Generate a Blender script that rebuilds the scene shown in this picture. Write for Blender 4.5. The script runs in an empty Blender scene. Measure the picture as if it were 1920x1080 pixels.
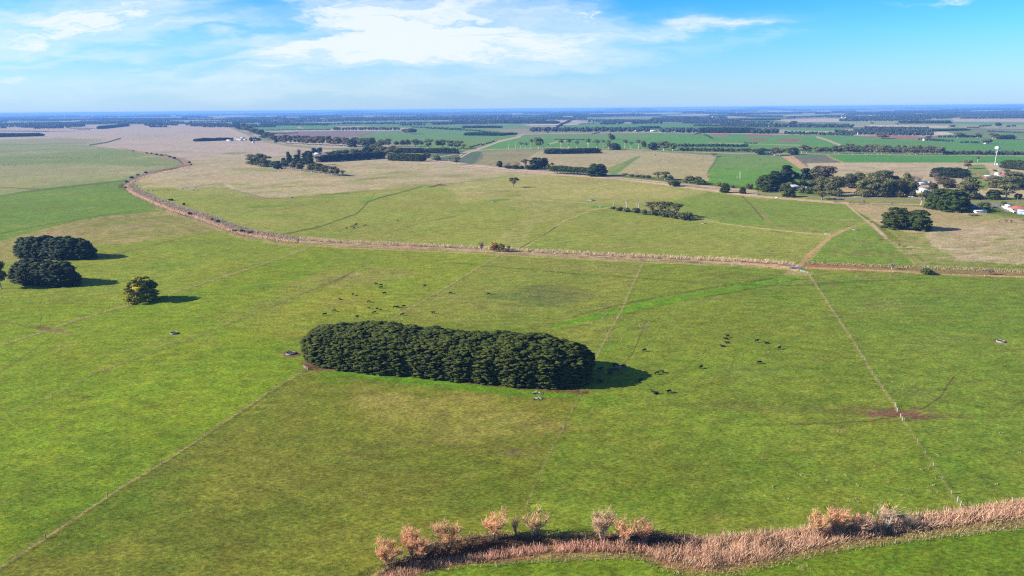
import bpy, math, random
import numpy as np
from mathutils import Vector, Matrix

# ------------------------------------------------------------------ camera, sky, sun, exposure
C = bpy.context.scene
COL = C.collection
CAM_H = 120.0
FPX = 1280.0                                   # focal length in pixels of the 1920 wide frame
PITCH = math.atan(336.0 / FPX)
ROLL = math.radians(0.5)
SUN_EL = math.radians(26.0)
SUN_AWAY = math.radians(6.0)                   # shadows fall to the right and a little away
EXPOSURE = 1.38

F = np.array([0.0, math.cos(PITCH), -math.sin(PITCH)])
R0 = np.array([1.0, 0.0, 0.0]); U0 = np.array([0.0, math.sin(PITCH), math.cos(PITCH)])
RT = R0 * math.cos(ROLL) - U0 * math.sin(ROLL)
UP = R0 * math.sin(ROLL) + U0 * math.cos(ROLL)

cam_d = bpy.data.cameras.new('camera'); cam_d.lens = 24.0; cam_d.sensor_width = 36.0
cam_d.clip_start = 1.0; cam_d.clip_end = 120000.0
cam = bpy.data.objects.new('camera', cam_d); COL.objects.link(cam)
cam.matrix_world = Matrix(((RT[0], UP[0], -F[0], 0), (RT[1], UP[1], -F[1], 0), (RT[2], UP[2], -F[2], CAM_H), (0, 0, 0, 1)))
C.camera = cam

def ray(px, py):
    return F * FPX + RT * (px - 960.0) + UP * (540.0 - py)
def P(px, py, z=0.0):
    d = ray(px, py); t = (z - CAM_H) / d[2]
    return np.array([d[0] * t, d[1] * t, z])
def proj(x, y, z=0.0):
    q = np.stack([x, y, np.zeros_like(x) + z - CAM_H])
    dep = F[0] * q[0] + F[1] * q[1] + F[2] * q[2]
    dep = np.where(np.abs(dep) < 1e-3, 1e-3, dep)
    return 960 + FPX * (RT[0] * q[0] + RT[1] * q[1] + RT[2] * q[2]) / dep, 540 - FPX * (UP[0] * q[0] + UP[1] * q[1] + UP[2] * q[2]) / dep, dep
def depth(p):
    return F[0] * p[0] + F[1] * p[1] + F[2] * (p[2] - CAM_H)
def top_h(px, by, ty):
    "height of a thing standing at pixel (px,by) whose top shows at row ty"
    b = P(px, by); d = ray(px, ty); t = b[1] / d[1]
    return CAM_H + d[2] * t

sun_dir = np.array([-math.cos(SUN_AWAY) * math.cos(SUN_EL), -math.sin(SUN_AWAY) * math.cos(SUN_EL), math.sin(SUN_EL)])
sun_d = bpy.data.lights.new('sun', 'SUN'); sun_d.energy = 4.8; sun_d.angle = math.radians(0.5); sun_d.color = (1.0, 0.93, 0.82)
sun = bpy.data.objects.new('sun', sun_d); COL.objects.link(sun)
sun.rotation_euler = Vector(sun_dir).to_track_quat('Z', 'Y').to_euler()

world = bpy.data.worlds.new('World'); C.world = world; world.use_nodes = True
WT = world.node_tree; WT.nodes.clear()
def wn(t, **k):
    n = WT.nodes.new(t)
    for a, b in k.items(): setattr(n, a, b)
    return n
def wl(a, b): WT.links.new(a, b)
def wmath(op, a, b=None, c=None):
    n = wn('ShaderNodeMath', operation=op)
    for i, v in enumerate((a, b, c)):
        if v is None: continue
        if isinstance(v, (int, float)): n.inputs[i].default_value = v
        else: wl(v, n.inputs[i])
    return n.outputs[0]
w_out = wn('ShaderNodeOutputWorld'); w_bg = wn('ShaderNodeBackground'); wl(w_bg.outputs[0], w_out.inputs[0])
SKY_STRENGTH = 0.053
w_bg.inputs[1].default_value = SKY_STRENGTH
sky = wn('ShaderNodeTexSky', sky_type='NISHITA', sun_disc=False, sun_elevation=SUN_EL,
         sun_rotation=math.atan2(sun_dir[0], sun_dir[1]), altitude=120.0, air_density=1.0, dust_density=0.6, ozone_density=2.5)
tc = wn('ShaderNodeTexCoord'); sep = wn('ShaderNodeSeparateXYZ'); wl(tc.outputs['Generated'], sep.inputs[0])
ydir = wmath('MAXIMUM', sep.outputs[1], 0.05)
Un = wmath('DIVIDE', sep.outputs[0], ydir); Vn = wmath('DIVIDE', sep.outputs[2], ydir)
# tint of the clear sky by elevation
vr = wn('ShaderNodeMapRange'); vr.inputs[1].default_value = 0.0; vr.inputs[2].default_value = 0.7
wl(sep.outputs[2], vr.inputs[0])
ramp = wn('ShaderNodeValToRGB'); wl(vr.outputs[0], ramp.inputs[0])
SKY_RAMP = [(0.0, (0.60, 0.98, 1.6)), (0.05, (0.55, 1.0, 1.5)), (0.13, (0.27, 0.97, 1.7)), (0.22, (0.06, 0.82, 1.85)), (0.45, (0.5, 0.9, 1.3)), (1.0, (0.9, 1.0, 1.05))]
els = ramp.color_ramp.elements
els[0].position = SKY_RAMP[0][0]; els[0].color = (*SKY_RAMP[0][1], 1)
els[1].position = SKY_RAMP[-1][0]; els[1].color = (*SKY_RAMP[-1][1], 1)
for p_, c_ in SKY_RAMP[1:-1]:
    e = els.new(p_); e.color = (*c_, 1)
tint = wn('ShaderNodeMix', data_type='RGBA', blend_type='MULTIPLY'); tint.inputs[0].default_value = 1.0
wl(sky.outputs[0], tint.inputs[6]); wl(ramp.outputs[0], tint.inputs[7])
# clouds: streaky noise in (U,V), gathered by soft elliptical patches of sky
cmb = wn('ShaderNodeCombineXYZ'); wl(Un, cmb.inputs[0]); wl(Vn, cmb.inputs[1])
warp = wn('ShaderNodeTexNoise'); warp.inputs['Scale'].default_value = 9.0; warp.inputs['Detail'].default_value = 6.0; warp.inputs['Roughness'].default_value = 0.6
mpw = wn('ShaderNodeMapping'); mpw.inputs['Scale'].default_value = (0.8, 3.0, 1.0); wl(cmb.outputs[0], mpw.inputs[0]); wl(mpw.outputs[0], warp.inputs['Vector'])
wsub = wn('ShaderNodeVectorMath', operation='SUBTRACT'); wl(warp.outputs['Color'], wsub.inputs[0]); wsub.inputs[1].default_value = (0.5, 0.5, 0.5)
wmul = wn('ShaderNodeVectorMath', operation='MULTIPLY'); wl(wsub.outputs[0], wmul.inputs[0]); wmul.inputs[1].default_value = (0.34, 0.07, 0.0)
wadd = wn('ShaderNodeVectorMath', operation='ADD'); wl(cmb.outputs[0], wadd.inputs[0]); wl(wmul.outputs[0], wadd.inputs[1])
sp2 = wn('ShaderNodeSeparateXYZ'); wl(wadd.outputs[0], sp2.inputs[0])
def UV(px, py):
    d = ray(px, py); return d[0] / d[1], d[2] / d[1]
CLOUDS = [(480, 60, 300, 8, -0.13, 0.5), (650, 65, 260, 7, -0.16, 0.5), (520, 100, 160, 6, -0.1, 0.45), (900, 70, 320, 20, -0.04, 0.45), (350, 90, 260, 8, -0.12, 0.35), (130, 100, 120, 10, 0.1, 0.45), (250, 170, 420, 14, 0, 0.3), (900, 165, 300, 10, 0, 0.3), (1250, 85, 200, 8, -0.05, 0.3), (620, 45, 60, 30, 0.9, 0.8), (700, 30, 60, 36, 1.1, 0.6),  # px, py, half width, half height, tilt (px slope), strength
    (60, 30, 260, 42, -0.12, 1.0), (210, 25, 160, 26, -0.16, 0.8), (150, 62, 150, 22, -0.10, 0.75), (330, 52, 130, 10, -0.17, 0.55), (430, 40, 150, 12, -0.12, 0.4), (20, 85, 60, 14, 0, 0.6),
    (640, 20, 62, 18, 0.45, 1.1), (740, 30, 90, 34, 0.25, 1.05), (850, 8, 130, 22, -0.05, 1.1), (780, 55, 110, 26, 0.1, 1.0), (880, 42, 150, 18, -0.03, 0.8),
    (690, 105, 170, 18, -0.14, 0.95), (560, 125, 60, 9, 0.02, 0.8), (840, 95, 200, 26, 0.0, 0.95), (960, 100, 190, 22, 0.02, 0.85), (600, 85, 110, 13, -0.08, 0.7), (500, 72, 70, 8, 0.1, 0.5),
    (600, 95, 25, 8, 0.3, 0.6), (1020, 22, 70, 9, -0.08, 0.6), (1090, 48, 160, 15, -0.03, 0.5), (1240, 56, 120, 11, -0.08, 0.8), (1350, 42, 90, 8, -0.08, 0.6), (1040, 75, 110, 14, 0.0, 0.5), (1000, 135, 160, 10, -0.1, 0.45),
    (740, 148, 100, 9, 0.0, 0.5), (430, 145, 110, 10, 0.1, 0.45), (200, 150, 300, 16, 0, 0.33), (60, 120, 60, 5, 0, 0.5), (10, 112, 25, 6, 0, 0.8), (10, 148, 24, 4, 0, 0.6), (180, 160, 30, 4, 0, 0.4),
    (1780, 2, 60, 3, -0.1, 0.8), (1070, 30, 12, 4, 0, 0.9), (1105, 32, 8, 3, 0, 0.7), (300, 130, 120, 5, -0.05, 0.3), (1450, 65, 40, 5, -0.1, 0.3),
]
acc = None
for (px, py, hw, hh, tl, st) in CLOUDS:
    u0, v0 = UV(px, py); u1, v1 = UV(px + hw, py); u2, v2 = UV(px, py - hh)
    ru = abs(u1 - u0); rv = abs(v2 - v0)
    ru *= 1.2; rv *= 1.2; du = wmath('SUBTRACT', sp2.outputs[0], u0); dv = wmath('SUBTRACT', sp2.outputs[1], v0)
    dv2 = wmath('MULTIPLY_ADD', du, tl, dv)
    a = wmath('DIVIDE', du, ru); b = wmath('DIVIDE', dv2, rv)
    r2 = wmath('MULTIPLY_ADD', b, b, wmath('MULTIPLY', a, a))
    g = wmath('MULTIPLY', wmath('POWER', 2.718, wmath('MULTIPLY', r2, -1.1)), st)
    acc = g if acc is None else wmath('ADD', acc, g)
nz = wn('ShaderNodeTexNoise'); nz.inputs['Scale'].default_value = 4.2; nz.inputs['Detail'].default_value = 9.0; nz.inputs['Roughness'].default_value = 0.68; nz.inputs['Distortion'].default_value = 0.6
mp = wn('ShaderNodeMapping'); mp.inputs['Scale'].default_value = (1.1, 9.0, 1.0); mp.inputs['Rotation'].default_value = (0, 0, 0.10)
wl(wadd.outputs[0], mp.inputs[0]); wl(mp.outputs[0], nz.inputs['Vector'])
dens = wmath('MULTIPLY', acc, wmath('MULTIPLY_ADD', nz.outputs[0], 5.0, -1.3))
cl = wn('ShaderNodeMapRange', interpolation_type='SMOOTHSTEP'); cl.inputs[1].default_value = 0.05; cl.inputs[2].default_value = 2.5
wl(dens, cl.inputs[0])
soft = wmath('MULTIPLY', wmath('MINIMUM', acc, 1.0), wmath('MULTIPLY_ADD', nz.outputs[0], 1.6, -0.1)); cov = wmath('MULTIPLY', wmath('MAXIMUM', cl.outputs[0], wmath('MULTIPLY', soft, 0.85)), 0.95)
# thin milky veil near the horizon and to the left
veil = wmath('MULTIPLY', wmath('POWER', 2.718, wmath('MULTIPLY', wmath('ABSOLUTE', sep.outputs[2]), -16.0)), 0.62)
mixv = wn('ShaderNodeMix', data_type='RGBA'); wl(veil, mixv.inputs[0]); wl(tint.outputs[2], mixv.inputs[6]); mixv.inputs[7].default_value = (4.3, 6.0, 8.2, 1)
mixc = wn('ShaderNodeMix', data_type='RGBA'); wl(cov, mixc.inputs[0]); wl(mixv.outputs[2], mixc.inputs[6])
CLOUD_COL = (6.5, 7.1, 7.6, 1)
mixc.inputs[7].default_value = CLOUD_COL
wl(mixc.outputs[2], w_bg.inputs[0])

C.view_settings.view_transform = 'Standard'; C.view_settings.look = 'None'
C.view_settings.exposure = EXPOSURE; C.view_settings.gamma = 1.0; C.view_settings.use_curve_mapping = False
C.render.engine = 'CYCLES'
C.cycles.use_denoising = False
C.cycles.volume_bounces = 0
C.cycles.max_bounces = 6
C.cycles.diffuse_bounces = 2
C.cycles.filter_width = 1.2 if hasattr(C.cycles, 'filter_width') else 1.5

# ------------------------------------------------------------------ helpers
rnd = random.Random(5)
def lin(c):
    c = np.asarray(c, float) / 255.0
    return np.where(c <= 0.04045, c / 12.92, ((c + 0.055) / 1.055) ** 2.4)
GK = 1.75      # how much brighter than its own reflectance level ground renders
def S(r, g, b): return tuple(lin((r, g, b)) / GK)

def link(o, parent=None):
    COL.objects.link(o)
    if parent is not None: o.parent = parent
    return o
def tag(o, label, cat, group=None, kind=None):
    if label: o['label'] = label
    if cat: o['category'] = cat
    if group: o['group'] = group
    if kind: o['kind'] = kind
    return o
def ordinal(n):
    w = ['first', 'second', 'third', 'fourth', 'fifth', 'sixth', 'seventh', 'eighth', 'ninth', 'tenth', 'eleventh', 'twelfth', 'thirteenth', 'fourteenth', 'fifteenth', 'sixteenth', 'seventeenth', 'eighteenth', 'nineteenth', 'twentieth',
         'twenty-first', 'twenty-second', 'twenty-third', 'twenty-fourth', 'twenty-fifth', 'twenty-sixth']
    return w[n] if n < len(w) else 'next'
def empty(name, loc=(0, 0, 0), rz=0.0, scale=(1, 1, 1)):
    o = bpy.data.objects.new(name, None); o.empty_display_size = 0.5
    o.location = loc; o.rotation_euler = (0, 0, rz); o.scale = scale
    return link(o)

def make_mesh(name, V, Q, T=None, mats=(), qmat=None, tmat=None, smooth=False):
    V = np.asarray(V, np.float32); Q = np.asarray(Q, np.int32).reshape(-1, 4)
    T = np.zeros((0, 3), np.int32) if T is None else np.asarray(T, np.int32).reshape(-1, 3)
    me = bpy.data.meshes.new(name)
    me.vertices.add(len(V)); me.vertices.foreach_set('co', V.ravel())
    nl = Q.size + T.size
    me.loops.add(nl); me.loops.foreach_set('vertex_index', np.concatenate([Q.ravel(), T.ravel()]))
    nf = len(Q) + len(T)
    me.polygons.add(nf)
    tot = np.concatenate([np.full(len(Q), 4), np.full(len(T), 3)]).astype(np.int32)
    me.polygons.foreach_set('loop_start', np.concatenate([[0], np.cumsum(tot)[:-1]]).astype(np.int32))
    me.polygons.foreach_set('loop_total', tot)
    if qmat is not None or tmat is not None:
        a = np.zeros(len(Q), np.int32) if qmat is None else np.asarray(qmat, np.int32)
        b = np.zeros(len(T), np.int32) if tmat is None else np.asarray(tmat, np.int32)
        me.polygons.foreach_set('material_index', np.concatenate([a, b]))
    if smooth: me.polygons.foreach_set('use_smooth', np.ones(nf, bool))
    for m in mats: me.materials.append(m)
    me.update(calc_edges=True); me.validate()
    return me

class G:
    "a heap of quads and triangles that becomes one mesh"
    def __init__(s): s.v = []; s.q = []; s.t = []; s.qm = []; s.tm = []; s.n = 0
    def add(s, V, Q=None, T=None, m=0):
        V = np.asarray(V, float).reshape(-1, 3); s.v.append(V)
        if Q is not None and len(Q):
            Q = np.asarray(Q).reshape(-1, 4); s.q.append(Q + s.n); s.qm.append(np.full(len(Q), m))
        if T is not None and len(T):
            T = np.asarray(T).reshape(-1, 3); s.t.append(T + s.n); s.tm.append(np.full(len(T), m))
        s.n += len(V)
    def box(s, cx, cy, cz, sx, sy, sz, m=0, rz=0.0):
        x, y, z = sx / 2, sy / 2, sz / 2
        V = np.array([[-x, -y, -z], [x, -y, -z], [x, y, -z], [-x, y, -z], [-x, -y, z], [x, -y, z], [x, y, z], [-x, y, z]])
        c, n = math.cos(rz), math.sin(rz)
        V = np.stack([V[:, 0] * c - V[:, 1] * n + cx, V[:, 0] * n + V[:, 1] * c + cy, V[:, 2] + cz], 1)
        s.add(V, [[0, 3, 2, 1], [4, 5, 6, 7], [0, 1, 5, 4], [1, 2, 6, 5], [2, 3, 7, 6], [3, 0, 4, 7]], m=m)
    def tube(s, pts, rad, sides=6, m=0, cap=True):
        pts = np.asarray(pts, float); rad = np.broadcast_to(np.asarray(rad, float), (len(pts),))
        V = []
        for i, p in enumerate(pts):
            d = pts[min(i + 1, len(pts) - 1)] - pts[max(i - 1, 0)]
            d = d / (np.linalg.norm(d) + 1e-9)
            a = np.cross(d, [0, 0, 1.0] if abs(d[2]) < 0.9 else [1.0, 0, 0]); a /= np.linalg.norm(a); b = np.cross(d, a)
            for k in range(sides):
                t = 2 * math.pi * k / sides
                V.append(p + rad[i] * (a * math.cos(t) + b * math.sin(t)))
        Q = []
        for i in range(len(pts) - 1):
            for k in range(sides):
                k2 = (k + 1) % sides
                Q.append([i * sides + k, i * sides + k2, (i + 1) * sides + k2, (i + 1) * sides + k])
        T = []
        if cap:
            n = len(V); V.append(pts[-1]); base = (len(pts) - 1) * sides
            for k in range(sides): T.append([base + k, base + (k + 1) % sides, n])
        s.add(V, Q, T, m)
    def mesh(s, name, mats, smooth=False):
        V = np.concatenate(s.v) if s.v else np.zeros((0, 3))
        Q = np.concatenate(s.q) if s.q else np.zeros((0, 4), int)
        T = np.concatenate(s.t) if s.t else None
        return make_mesh(name, V, Q, T, mats, np.concatenate(s.qm) if s.qm else None, np.concatenate(s.tm) if s.tm else None, smooth)
def obj(name, geo, mats, parent=None, smooth=False, loc=None):
    if not isinstance(mats, (list, tuple)): mats = [mats]
    me = geo.mesh(name, mats, smooth) if isinstance(geo, G) else geo
    o = bpy.data.objects.new(name, me)
    if loc is not None: o.location = loc
    return link(o, parent)

# ---- numpy value noise
def _hash(ix, iy, seed):
    h = (ix.astype(np.int64) * 374761393 + iy.astype(np.int64) * 668265263 + seed * 974634777) & 0x7fffffff
    h = ((h ^ (h >> 13)) * 1274126177) & 0x7fffffff
    return ((h ^ (h >> 16)) & 0xffff) / 65535.0
def vnoise(x, y, seed=0):
    ix = np.floor(x); iy = np.floor(y); fx = x - ix; fy = y - iy
    fx = fx * fx * (3 - 2 * fx); fy = fy * fy * (3 - 2 * fy)
    a = _hash(ix, iy, seed); b = _hash(ix + 1, iy, seed); c = _hash(ix, iy + 1, seed); d = _hash(ix + 1, iy + 1, seed)
    return (a * (1 - fx) + b * fx) * (1 - fy) + (c * (1 - fx) + d * fx) * fy
def fbm(x, y, seed=0, oct=4, g=0.5):
    s = 0; a = 1; t = 0
    for o in range(oct):
        s = s + a * vnoise(x * 2 ** o + 17.3 * o, y * 2 ** o + 9.1 * o, seed + o); t += a; a *= g
    return s / t

# ---- materials
def new_mat(name):
    m = bpy.data.materials.new(name); m.use_nodes = True
    nt = m.node_tree; b = nt.nodes.get('Principled BSDF')
    b.inputs['Specular IOR Level'].default_value = 0.25
    return m, nt, b
def nd(nt, t, **k):
    n = nt.nodes.new(t)
    for a, b in k.items(): setattr(n, a, b)
    return n
def mrange(nt, src, a, b, lo=0.0, hi=1.0):
    n = nd(nt, 'ShaderNodeMapRange'); n.inputs[1].default_value = lo; n.inputs[2].default_value = hi; n.inputs[3].default_value = a; n.inputs[4].default_value = b
    nt.links.new(src, n.inputs[0]); return n.outputs[0]
def plain(name, col, rough=0.8, noise=0.25, scale=1.0, metal=0.0, spec=0.25, coat=None):
    m, nt, b = new_mat(name)
    tcn = nd(nt, 'ShaderNodeTexCoord')
    n = nd(nt, 'ShaderNodeTexNoise'); n.inputs['Scale'].default_value = scale; n.inputs['Detail'].default_value = 5
    nt.links.new(tcn.outputs['Object'], n.inputs['Vector'])
    hs = nd(nt, 'ShaderNodeHueSaturation'); hs.inputs['Color'].default_value = (*col, 1)
    nt.links.new(mrange(nt, n.outputs[0], 1 - noise, 1 + noise, 0.25, 0.75), hs.inputs['Value'])
    nt.links.new(hs.outputs[0], b.inputs['Base Color'])
    b.inputs['Roughness'].default_value = rough; b.inputs['Metallic'].default_value = metal; b.inputs['Specular IOR Level'].default_value = spec
    return m
def leafy(name, c1, c2, tip=None, tipamt=0.0, rough=0.85, objvar=0.25, trans=0.0):
    "foliage: every leaf cluster its own shade between two greens, every tree a little different"
    m, nt, b = new_mat(name)
    g = nd(nt, 'ShaderNodeNewGeometry')
    mx = nd(nt, 'ShaderNodeMix', data_type='RGBA'); mx.inputs[6].default_value = (*c1, 1); mx.inputs[7].default_value = (*c2, 1)
    nt.links.new(g.outputs['Random Per Island'], mx.inputs[0])
    out = mx.outputs[2]
    if tip is not None:
        tcn = nd(nt, 'ShaderNodeTexCoord'); n = nd(nt, 'ShaderNodeTexNoise'); n.inputs['Scale'].default_value = 0.35; n.inputs['Detail'].default_value = 3
        nt.links.new(tcn.outputs['Object'], n.inputs['Vector'])
        m2 = nd(nt, 'ShaderNodeMix', data_type='RGBA'); nt.links.new(out, m2.inputs[6]); m2.inputs[7].default_value = (*tip, 1)
        nt.links.new(mrange(nt, n.outputs[0], 0, tipamt, 0.42, 0.62), m2.inputs[0]); out = m2.outputs[2]
    oi = nd(nt, 'ShaderNodeObjectInfo')
    hs = nd(nt, 'ShaderNodeHueSaturation'); nt.links.new(out, hs.inputs['Color'])
    nt.links.new(mrange(nt, oi.outputs['Random'], 1 - objvar, 1 + objvar), hs.inputs['Value'])
    ml = nd(nt, 'ShaderNodeMath', operation='FRACT'); mm = nd(nt, 'ShaderNodeMath', operation='MULTIPLY'); mm.inputs[1].default_value = 7.31
    nt.links.new(oi.outputs['Random'], mm.inputs[0]); nt.links.new(mm.outputs[0], ml.inputs[0])
    nt.links.new(mrange(nt, ml.outputs[0], 0.485, 0.51), hs.inputs['Hue'])
    nt.links.new(hs.outputs[0], b.inputs['Base Color'])
    b.inputs['Roughness'].default_value = rough; b.inputs['Specular IOR Level'].default_value = 0.15
    if trans:
        tb = nd(nt, 'ShaderNodeBsdfTranslucent'); nt.links.new(hs.outputs[0], tb.inputs[0])
        ms = nd(nt, 'ShaderNodeMixShader'); ms.inputs[0].default_value = trans
        nt.links.new(b.outputs[0], ms.inputs[1]); nt.links.new(tb.outputs[0], ms.inputs[2])
        nt.links.new(ms.outputs[0], nt.nodes['Material Output'].inputs[0])
    return m
M = dict(
    cyp=leafy('cypress_foliage', (0.024, 0.038, 0.007), (0.082, 0.110, 0.018), objvar=0.1, trans=0.3),
    cypd=leafy('dark_cypress_foliage', (0.018, 0.030, 0.012), (0.048, 0.068, 0.022), objvar=0.15, trans=0.2),
    gold=leafy('golden_cypress_foliage', (0.05, 0.06, 0.01), (0.11, 0.12, 0.016), tip=(0.38, 0.32, 0.02), tipamt=0.95, trans=0.3),
    gum=leafy('gum_foliage', (0.065, 0.074, 0.024), (0.155, 0.165, 0.055), tip=(0.18, 0.14, 0.07), tipamt=0.5, objvar=0.28, trans=0.3),
    gumb=leafy('brown_gum_foliage', (0.09, 0.075, 0.040), (0.18, 0.145, 0.08), tip=(0.17, 0.12, 0.08), tipamt=0.6, objvar=0.2, trans=0.3),
    pine=leafy('pine_foliage', (0.018, 0.032, 0.016), (0.05, 0.07, 0.028), objvar=0.25, trans=0.2),
    bright=leafy('fresh_green_foliage', (0.10, 0.14, 0.03), (0.18, 0.24, 0.05), objvar=0.2, trans=0.3),
    shrub=leafy('shrub_foliage', (0.05, 0.06, 0.022), (0.10, 0.115, 0.04), objvar=0.25, trans=0.15),
    far=leafy('far_foliage', (0.012, 0.020, 0.016), (0.030, 0.040, 0.026), objvar=0.1),
    twig=leafy('orange_willow_twigs', (0.52, 0.28, 0.14), (0.82, 0.50, 0.28), objvar=0.12, trans=0.3),
    twigp=leafy('grey_pink_twigs', (0.40, 0.25, 0.16), (0.66, 0.43, 0.28), objvar=0.12, trans=0.3),
    twigd=leafy('purple_brown_twigs', (0.13, 0.09, 0.075), (0.24, 0.17, 0.14), objvar=0.15),
    autumn=leafy('autumn_leaves', (0.55, 0.22, 0.06), (0.7, 0.33, 0.1), objvar=0.1),
    ochre=leafy('ochre_leaves', (0.22, 0.15, 0.035), (0.38, 0.26, 0.07), objvar=0.1),
    reed=leafy('dry_reed_blades', (0.48, 0.27, 0.17), (0.84, 0.54, 0.37), objvar=0.0, trans=0.35),
    reedm=leafy('weathered_reed_blades', (0.26, 0.20, 0.13), (0.50, 0.41, 0.29), objvar=0.0, trans=0.2), reedt=leafy('pale_reed_blades', (0.40, 0.30, 0.18), (0.64, 0.50, 0.33), objvar=0.0, trans=0.3),
    reedd=leafy('dark_bramble_stems', (0.035, 0.03, 0.018), (0.10, 0.07, 0.05), objvar=0.0),
    rushg=leafy('green_brown_rushes', (0.13, 0.12, 0.05), (0.30, 0.25, 0.13), objvar=0.0),
    tuss=leafy('dry_tussock_blades', (0.22, 0.20, 0.08), (0.42, 0.34, 0.18), objvar=0.1, trans=0.2),
    inner=plain('shade_dark_core', (0.012, 0.016, 0.006), 0.95, 0.3), bark=plain('grey_bark', (0.16, 0.13, 0.105), scale=1.5), barkp=plain('pale_bark', (0.42, 0.36, 0.29), scale=1.0),  # inner: near-black core colour, painting in the shade between foliage plates
    white=plain('white_paint', (0.58, 0.57, 0.54), 0.6, 0.06), pale=plain('pale_grey_iron_wall', (0.30, 0.31, 0.33), 0.6, 0.1), cream=plain('cream_wall', (0.66, 0.58, 0.44), 0.7, 0.08), wroof=plain('white_iron_roof', (0.46, 0.48, 0.52), 0.45, 0.08),
    groof=plain('grey_iron_roof', (0.36, 0.38, 0.41), 0.45, 0.12), broof=plain('blue_iron_roof', (0.02, 0.065, 0.25), 0.4, 0.12), rroof=plain('red_iron_roof', (0.40, 0.13, 0.11), 0.6, 0.12),
    rust=plain('rusty_iron', (0.19, 0.075, 0.06), 0.8, 0.25), navy=plain('dark_blue_boards', (0.03, 0.06, 0.14), 0.7, 0.1), bluesh=plain('blue_grey_shed_iron', (0.22, 0.27, 0.36), 0.5, 0.08),
    murk=plain('murky_trough_water', (0.03, 0.038, 0.036), 0.55, 0.1), glass=plain('window_glass', (0.03, 0.04, 0.05), 0.1, 0.05, spec=0.6), tyre=plain('tyre_rubber', (0.02, 0.02, 0.02), 0.9, 0.1), tank=plain('aqua_tank_paint', (0.25, 0.62, 0.56), 0.5, 0.06),
    conc=plain('weathered_concrete', (0.20, 0.19, 0.165), 0.9, 0.15, 2.0), wood=plain('grey_weathered_wood', (0.20, 0.17, 0.13), 0.9, 0.2, 2.0), wire=plain('galvanised_wire', (0.22, 0.22, 0.2), 0.5, 0.1),
    steel=plain('galvanised_steel', (0.42, 0.44, 0.47), 0.45, 0.1), dead=plain('bleached_dead_wood', (0.36, 0.32, 0.26), 0.9, 0.2), cow=plain('black_hide', (0.008, 0.008, 0.009), 0.7, 0.2),
    fwhite=plain('cow_white_patch', (0.6, 0.58, 0.55), 0.8, 0.1), fence_w=plain('white_fence_boards', (0.72, 0.66, 0.56), 0.8, 0.1), brick=plain('red_brick_wall', (0.34, 0.12, 0.08), 0.9, 0.15),
    carw=plain('white_car_paint', (0.8, 0.8, 0.8), 0.25, 0.02, spec=0.5), card=plain('dark_car_paint', (0.03, 0.04, 0.06), 0.25, 0.02, spec=0.5), iron=plain('dark_ironwork', (0.05, 0.05, 0.055), 0.6, 0.1),
)
# water
m, nt, b = new_mat('water'); b.inputs['Base Color'].default_value = (0.015, 0.03, 0.04, 1); b.inputs['Roughness'].default_value = 0.06; b.inputs['Specular IOR Level'].default_value = 0.6
n = nd(nt, 'ShaderNodeTexNoise'); n.inputs['Scale'].default_value = 1.5; bp = nd(nt, 'ShaderNodeBump'); bp.inputs['Strength'].default_value = 0.08
nt.links.new(n.outputs[0], bp.inputs['Height']); nt.links.new(bp.outputs[0], b.inputs['Normal']); M['water'] = m

# ------------------------------------------------------------------ the ground: one sheet out to the horizon, fields as its own colour
vv = np.concatenate([np.arange(207.2, 300, 0.8), np.arange(300, 500, 1.2), np.arange(500, 1420, 1.9)])
Ds = np.array([P(960, v)[1] for v in vv]); Ds[0] = 42000.0
Ds = np.concatenate([Ds, [40.0, -4000.0]])
tt = np.concatenate([[-9, -4, -2.2, -1.6, -1.3], np.arange(-1.12, 1.12, 0.00125), [1.3, 1.6, 2.2, 4, 9]])
gx = np.outer(np.abs(Ds), tt).astype(np.float64); gy = np.repeat(Ds[:, None], len(tt), 1)
NR, NC = gx.shape
gx[-2] = tt * 60; gx[-1] = tt * 6000
pu, pv, pd = proj(gx, gy)
valid = pd > 30
pu = np.where(valid, pu, -9999); pv = np.where(valid, pv, 5000)
gcol = np.zeros((NR, NC, 3))
w1 = fbm(pu / 9.0, pv / 3.5, 3, 3) - 0.5; w2 = fbm(pu / 9.0, pv / 3.5, 31, 3) - 0.5
wb1 = fbm(pu / 60.0, pv / 18.0, 5, 4) - 0.5
fine = fbm(gx / 3.0, gy / 3.0, 8, 3)
mid = fbm(gx / 22.0, gy / 22.0, 11, 4); big = fbm(gx / 130.0, gy / 130.0, 12, 4)

def win(x0, y0, x1, y1):
    "index window of grid covering pixel box"
    rows = np.where((pv[:, NC // 2] > y0 - 30) & (pv[:, NC // 2] < y1 + 30))[0]
    if len(rows) == 0: return slice(0, 0), slice(0, 0)
    r = slice(rows[0], rows[-1] + 1)
    ok = ((pu[r] > x0) & (pu[r] < x1)).any(0); cs = np.where(ok)[0]
    if len(cs) == 0: return slice(0, 0), slice(0, 0)
    return r, slice(cs[0], cs[-1] + 1)
def blend(r, c, a, color):
    g = gcol[r, c]; gcol[r, c] = g + (np.asarray(color) - g) * a[..., None]
def sd_poly(x, y, pts):
    pts = np.asarray(pts, float); n = len(pts); d = np.full(x.shape, 1e18); ins = np.zeros(x.shape, bool)
    for i in range(n):
        ax, ay = pts[i]; bx, by = pts[(i + 1) % n]; ex, ey = bx - ax, by - ay
        t = np.clip(((x - ax) * ex + (y - ay) * ey) / (ex * ex + ey * ey + 1e-9), 0, 1)
        dx = x - ax - t * ex; dy = y - ay - t * ey; d = np.minimum(d, dx * dx + dy * dy)
        cnd = ((ay > y) != (by > y))
        with np.errstate(divide='ignore', invalid='ignore'):
            xi = (bx - ax) * (y - ay) / (by - ay + 1e-12) + ax
        ins ^= cnd & (x < xi)
    d = np.sqrt(d); return np.where(ins, d, -d)
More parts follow.
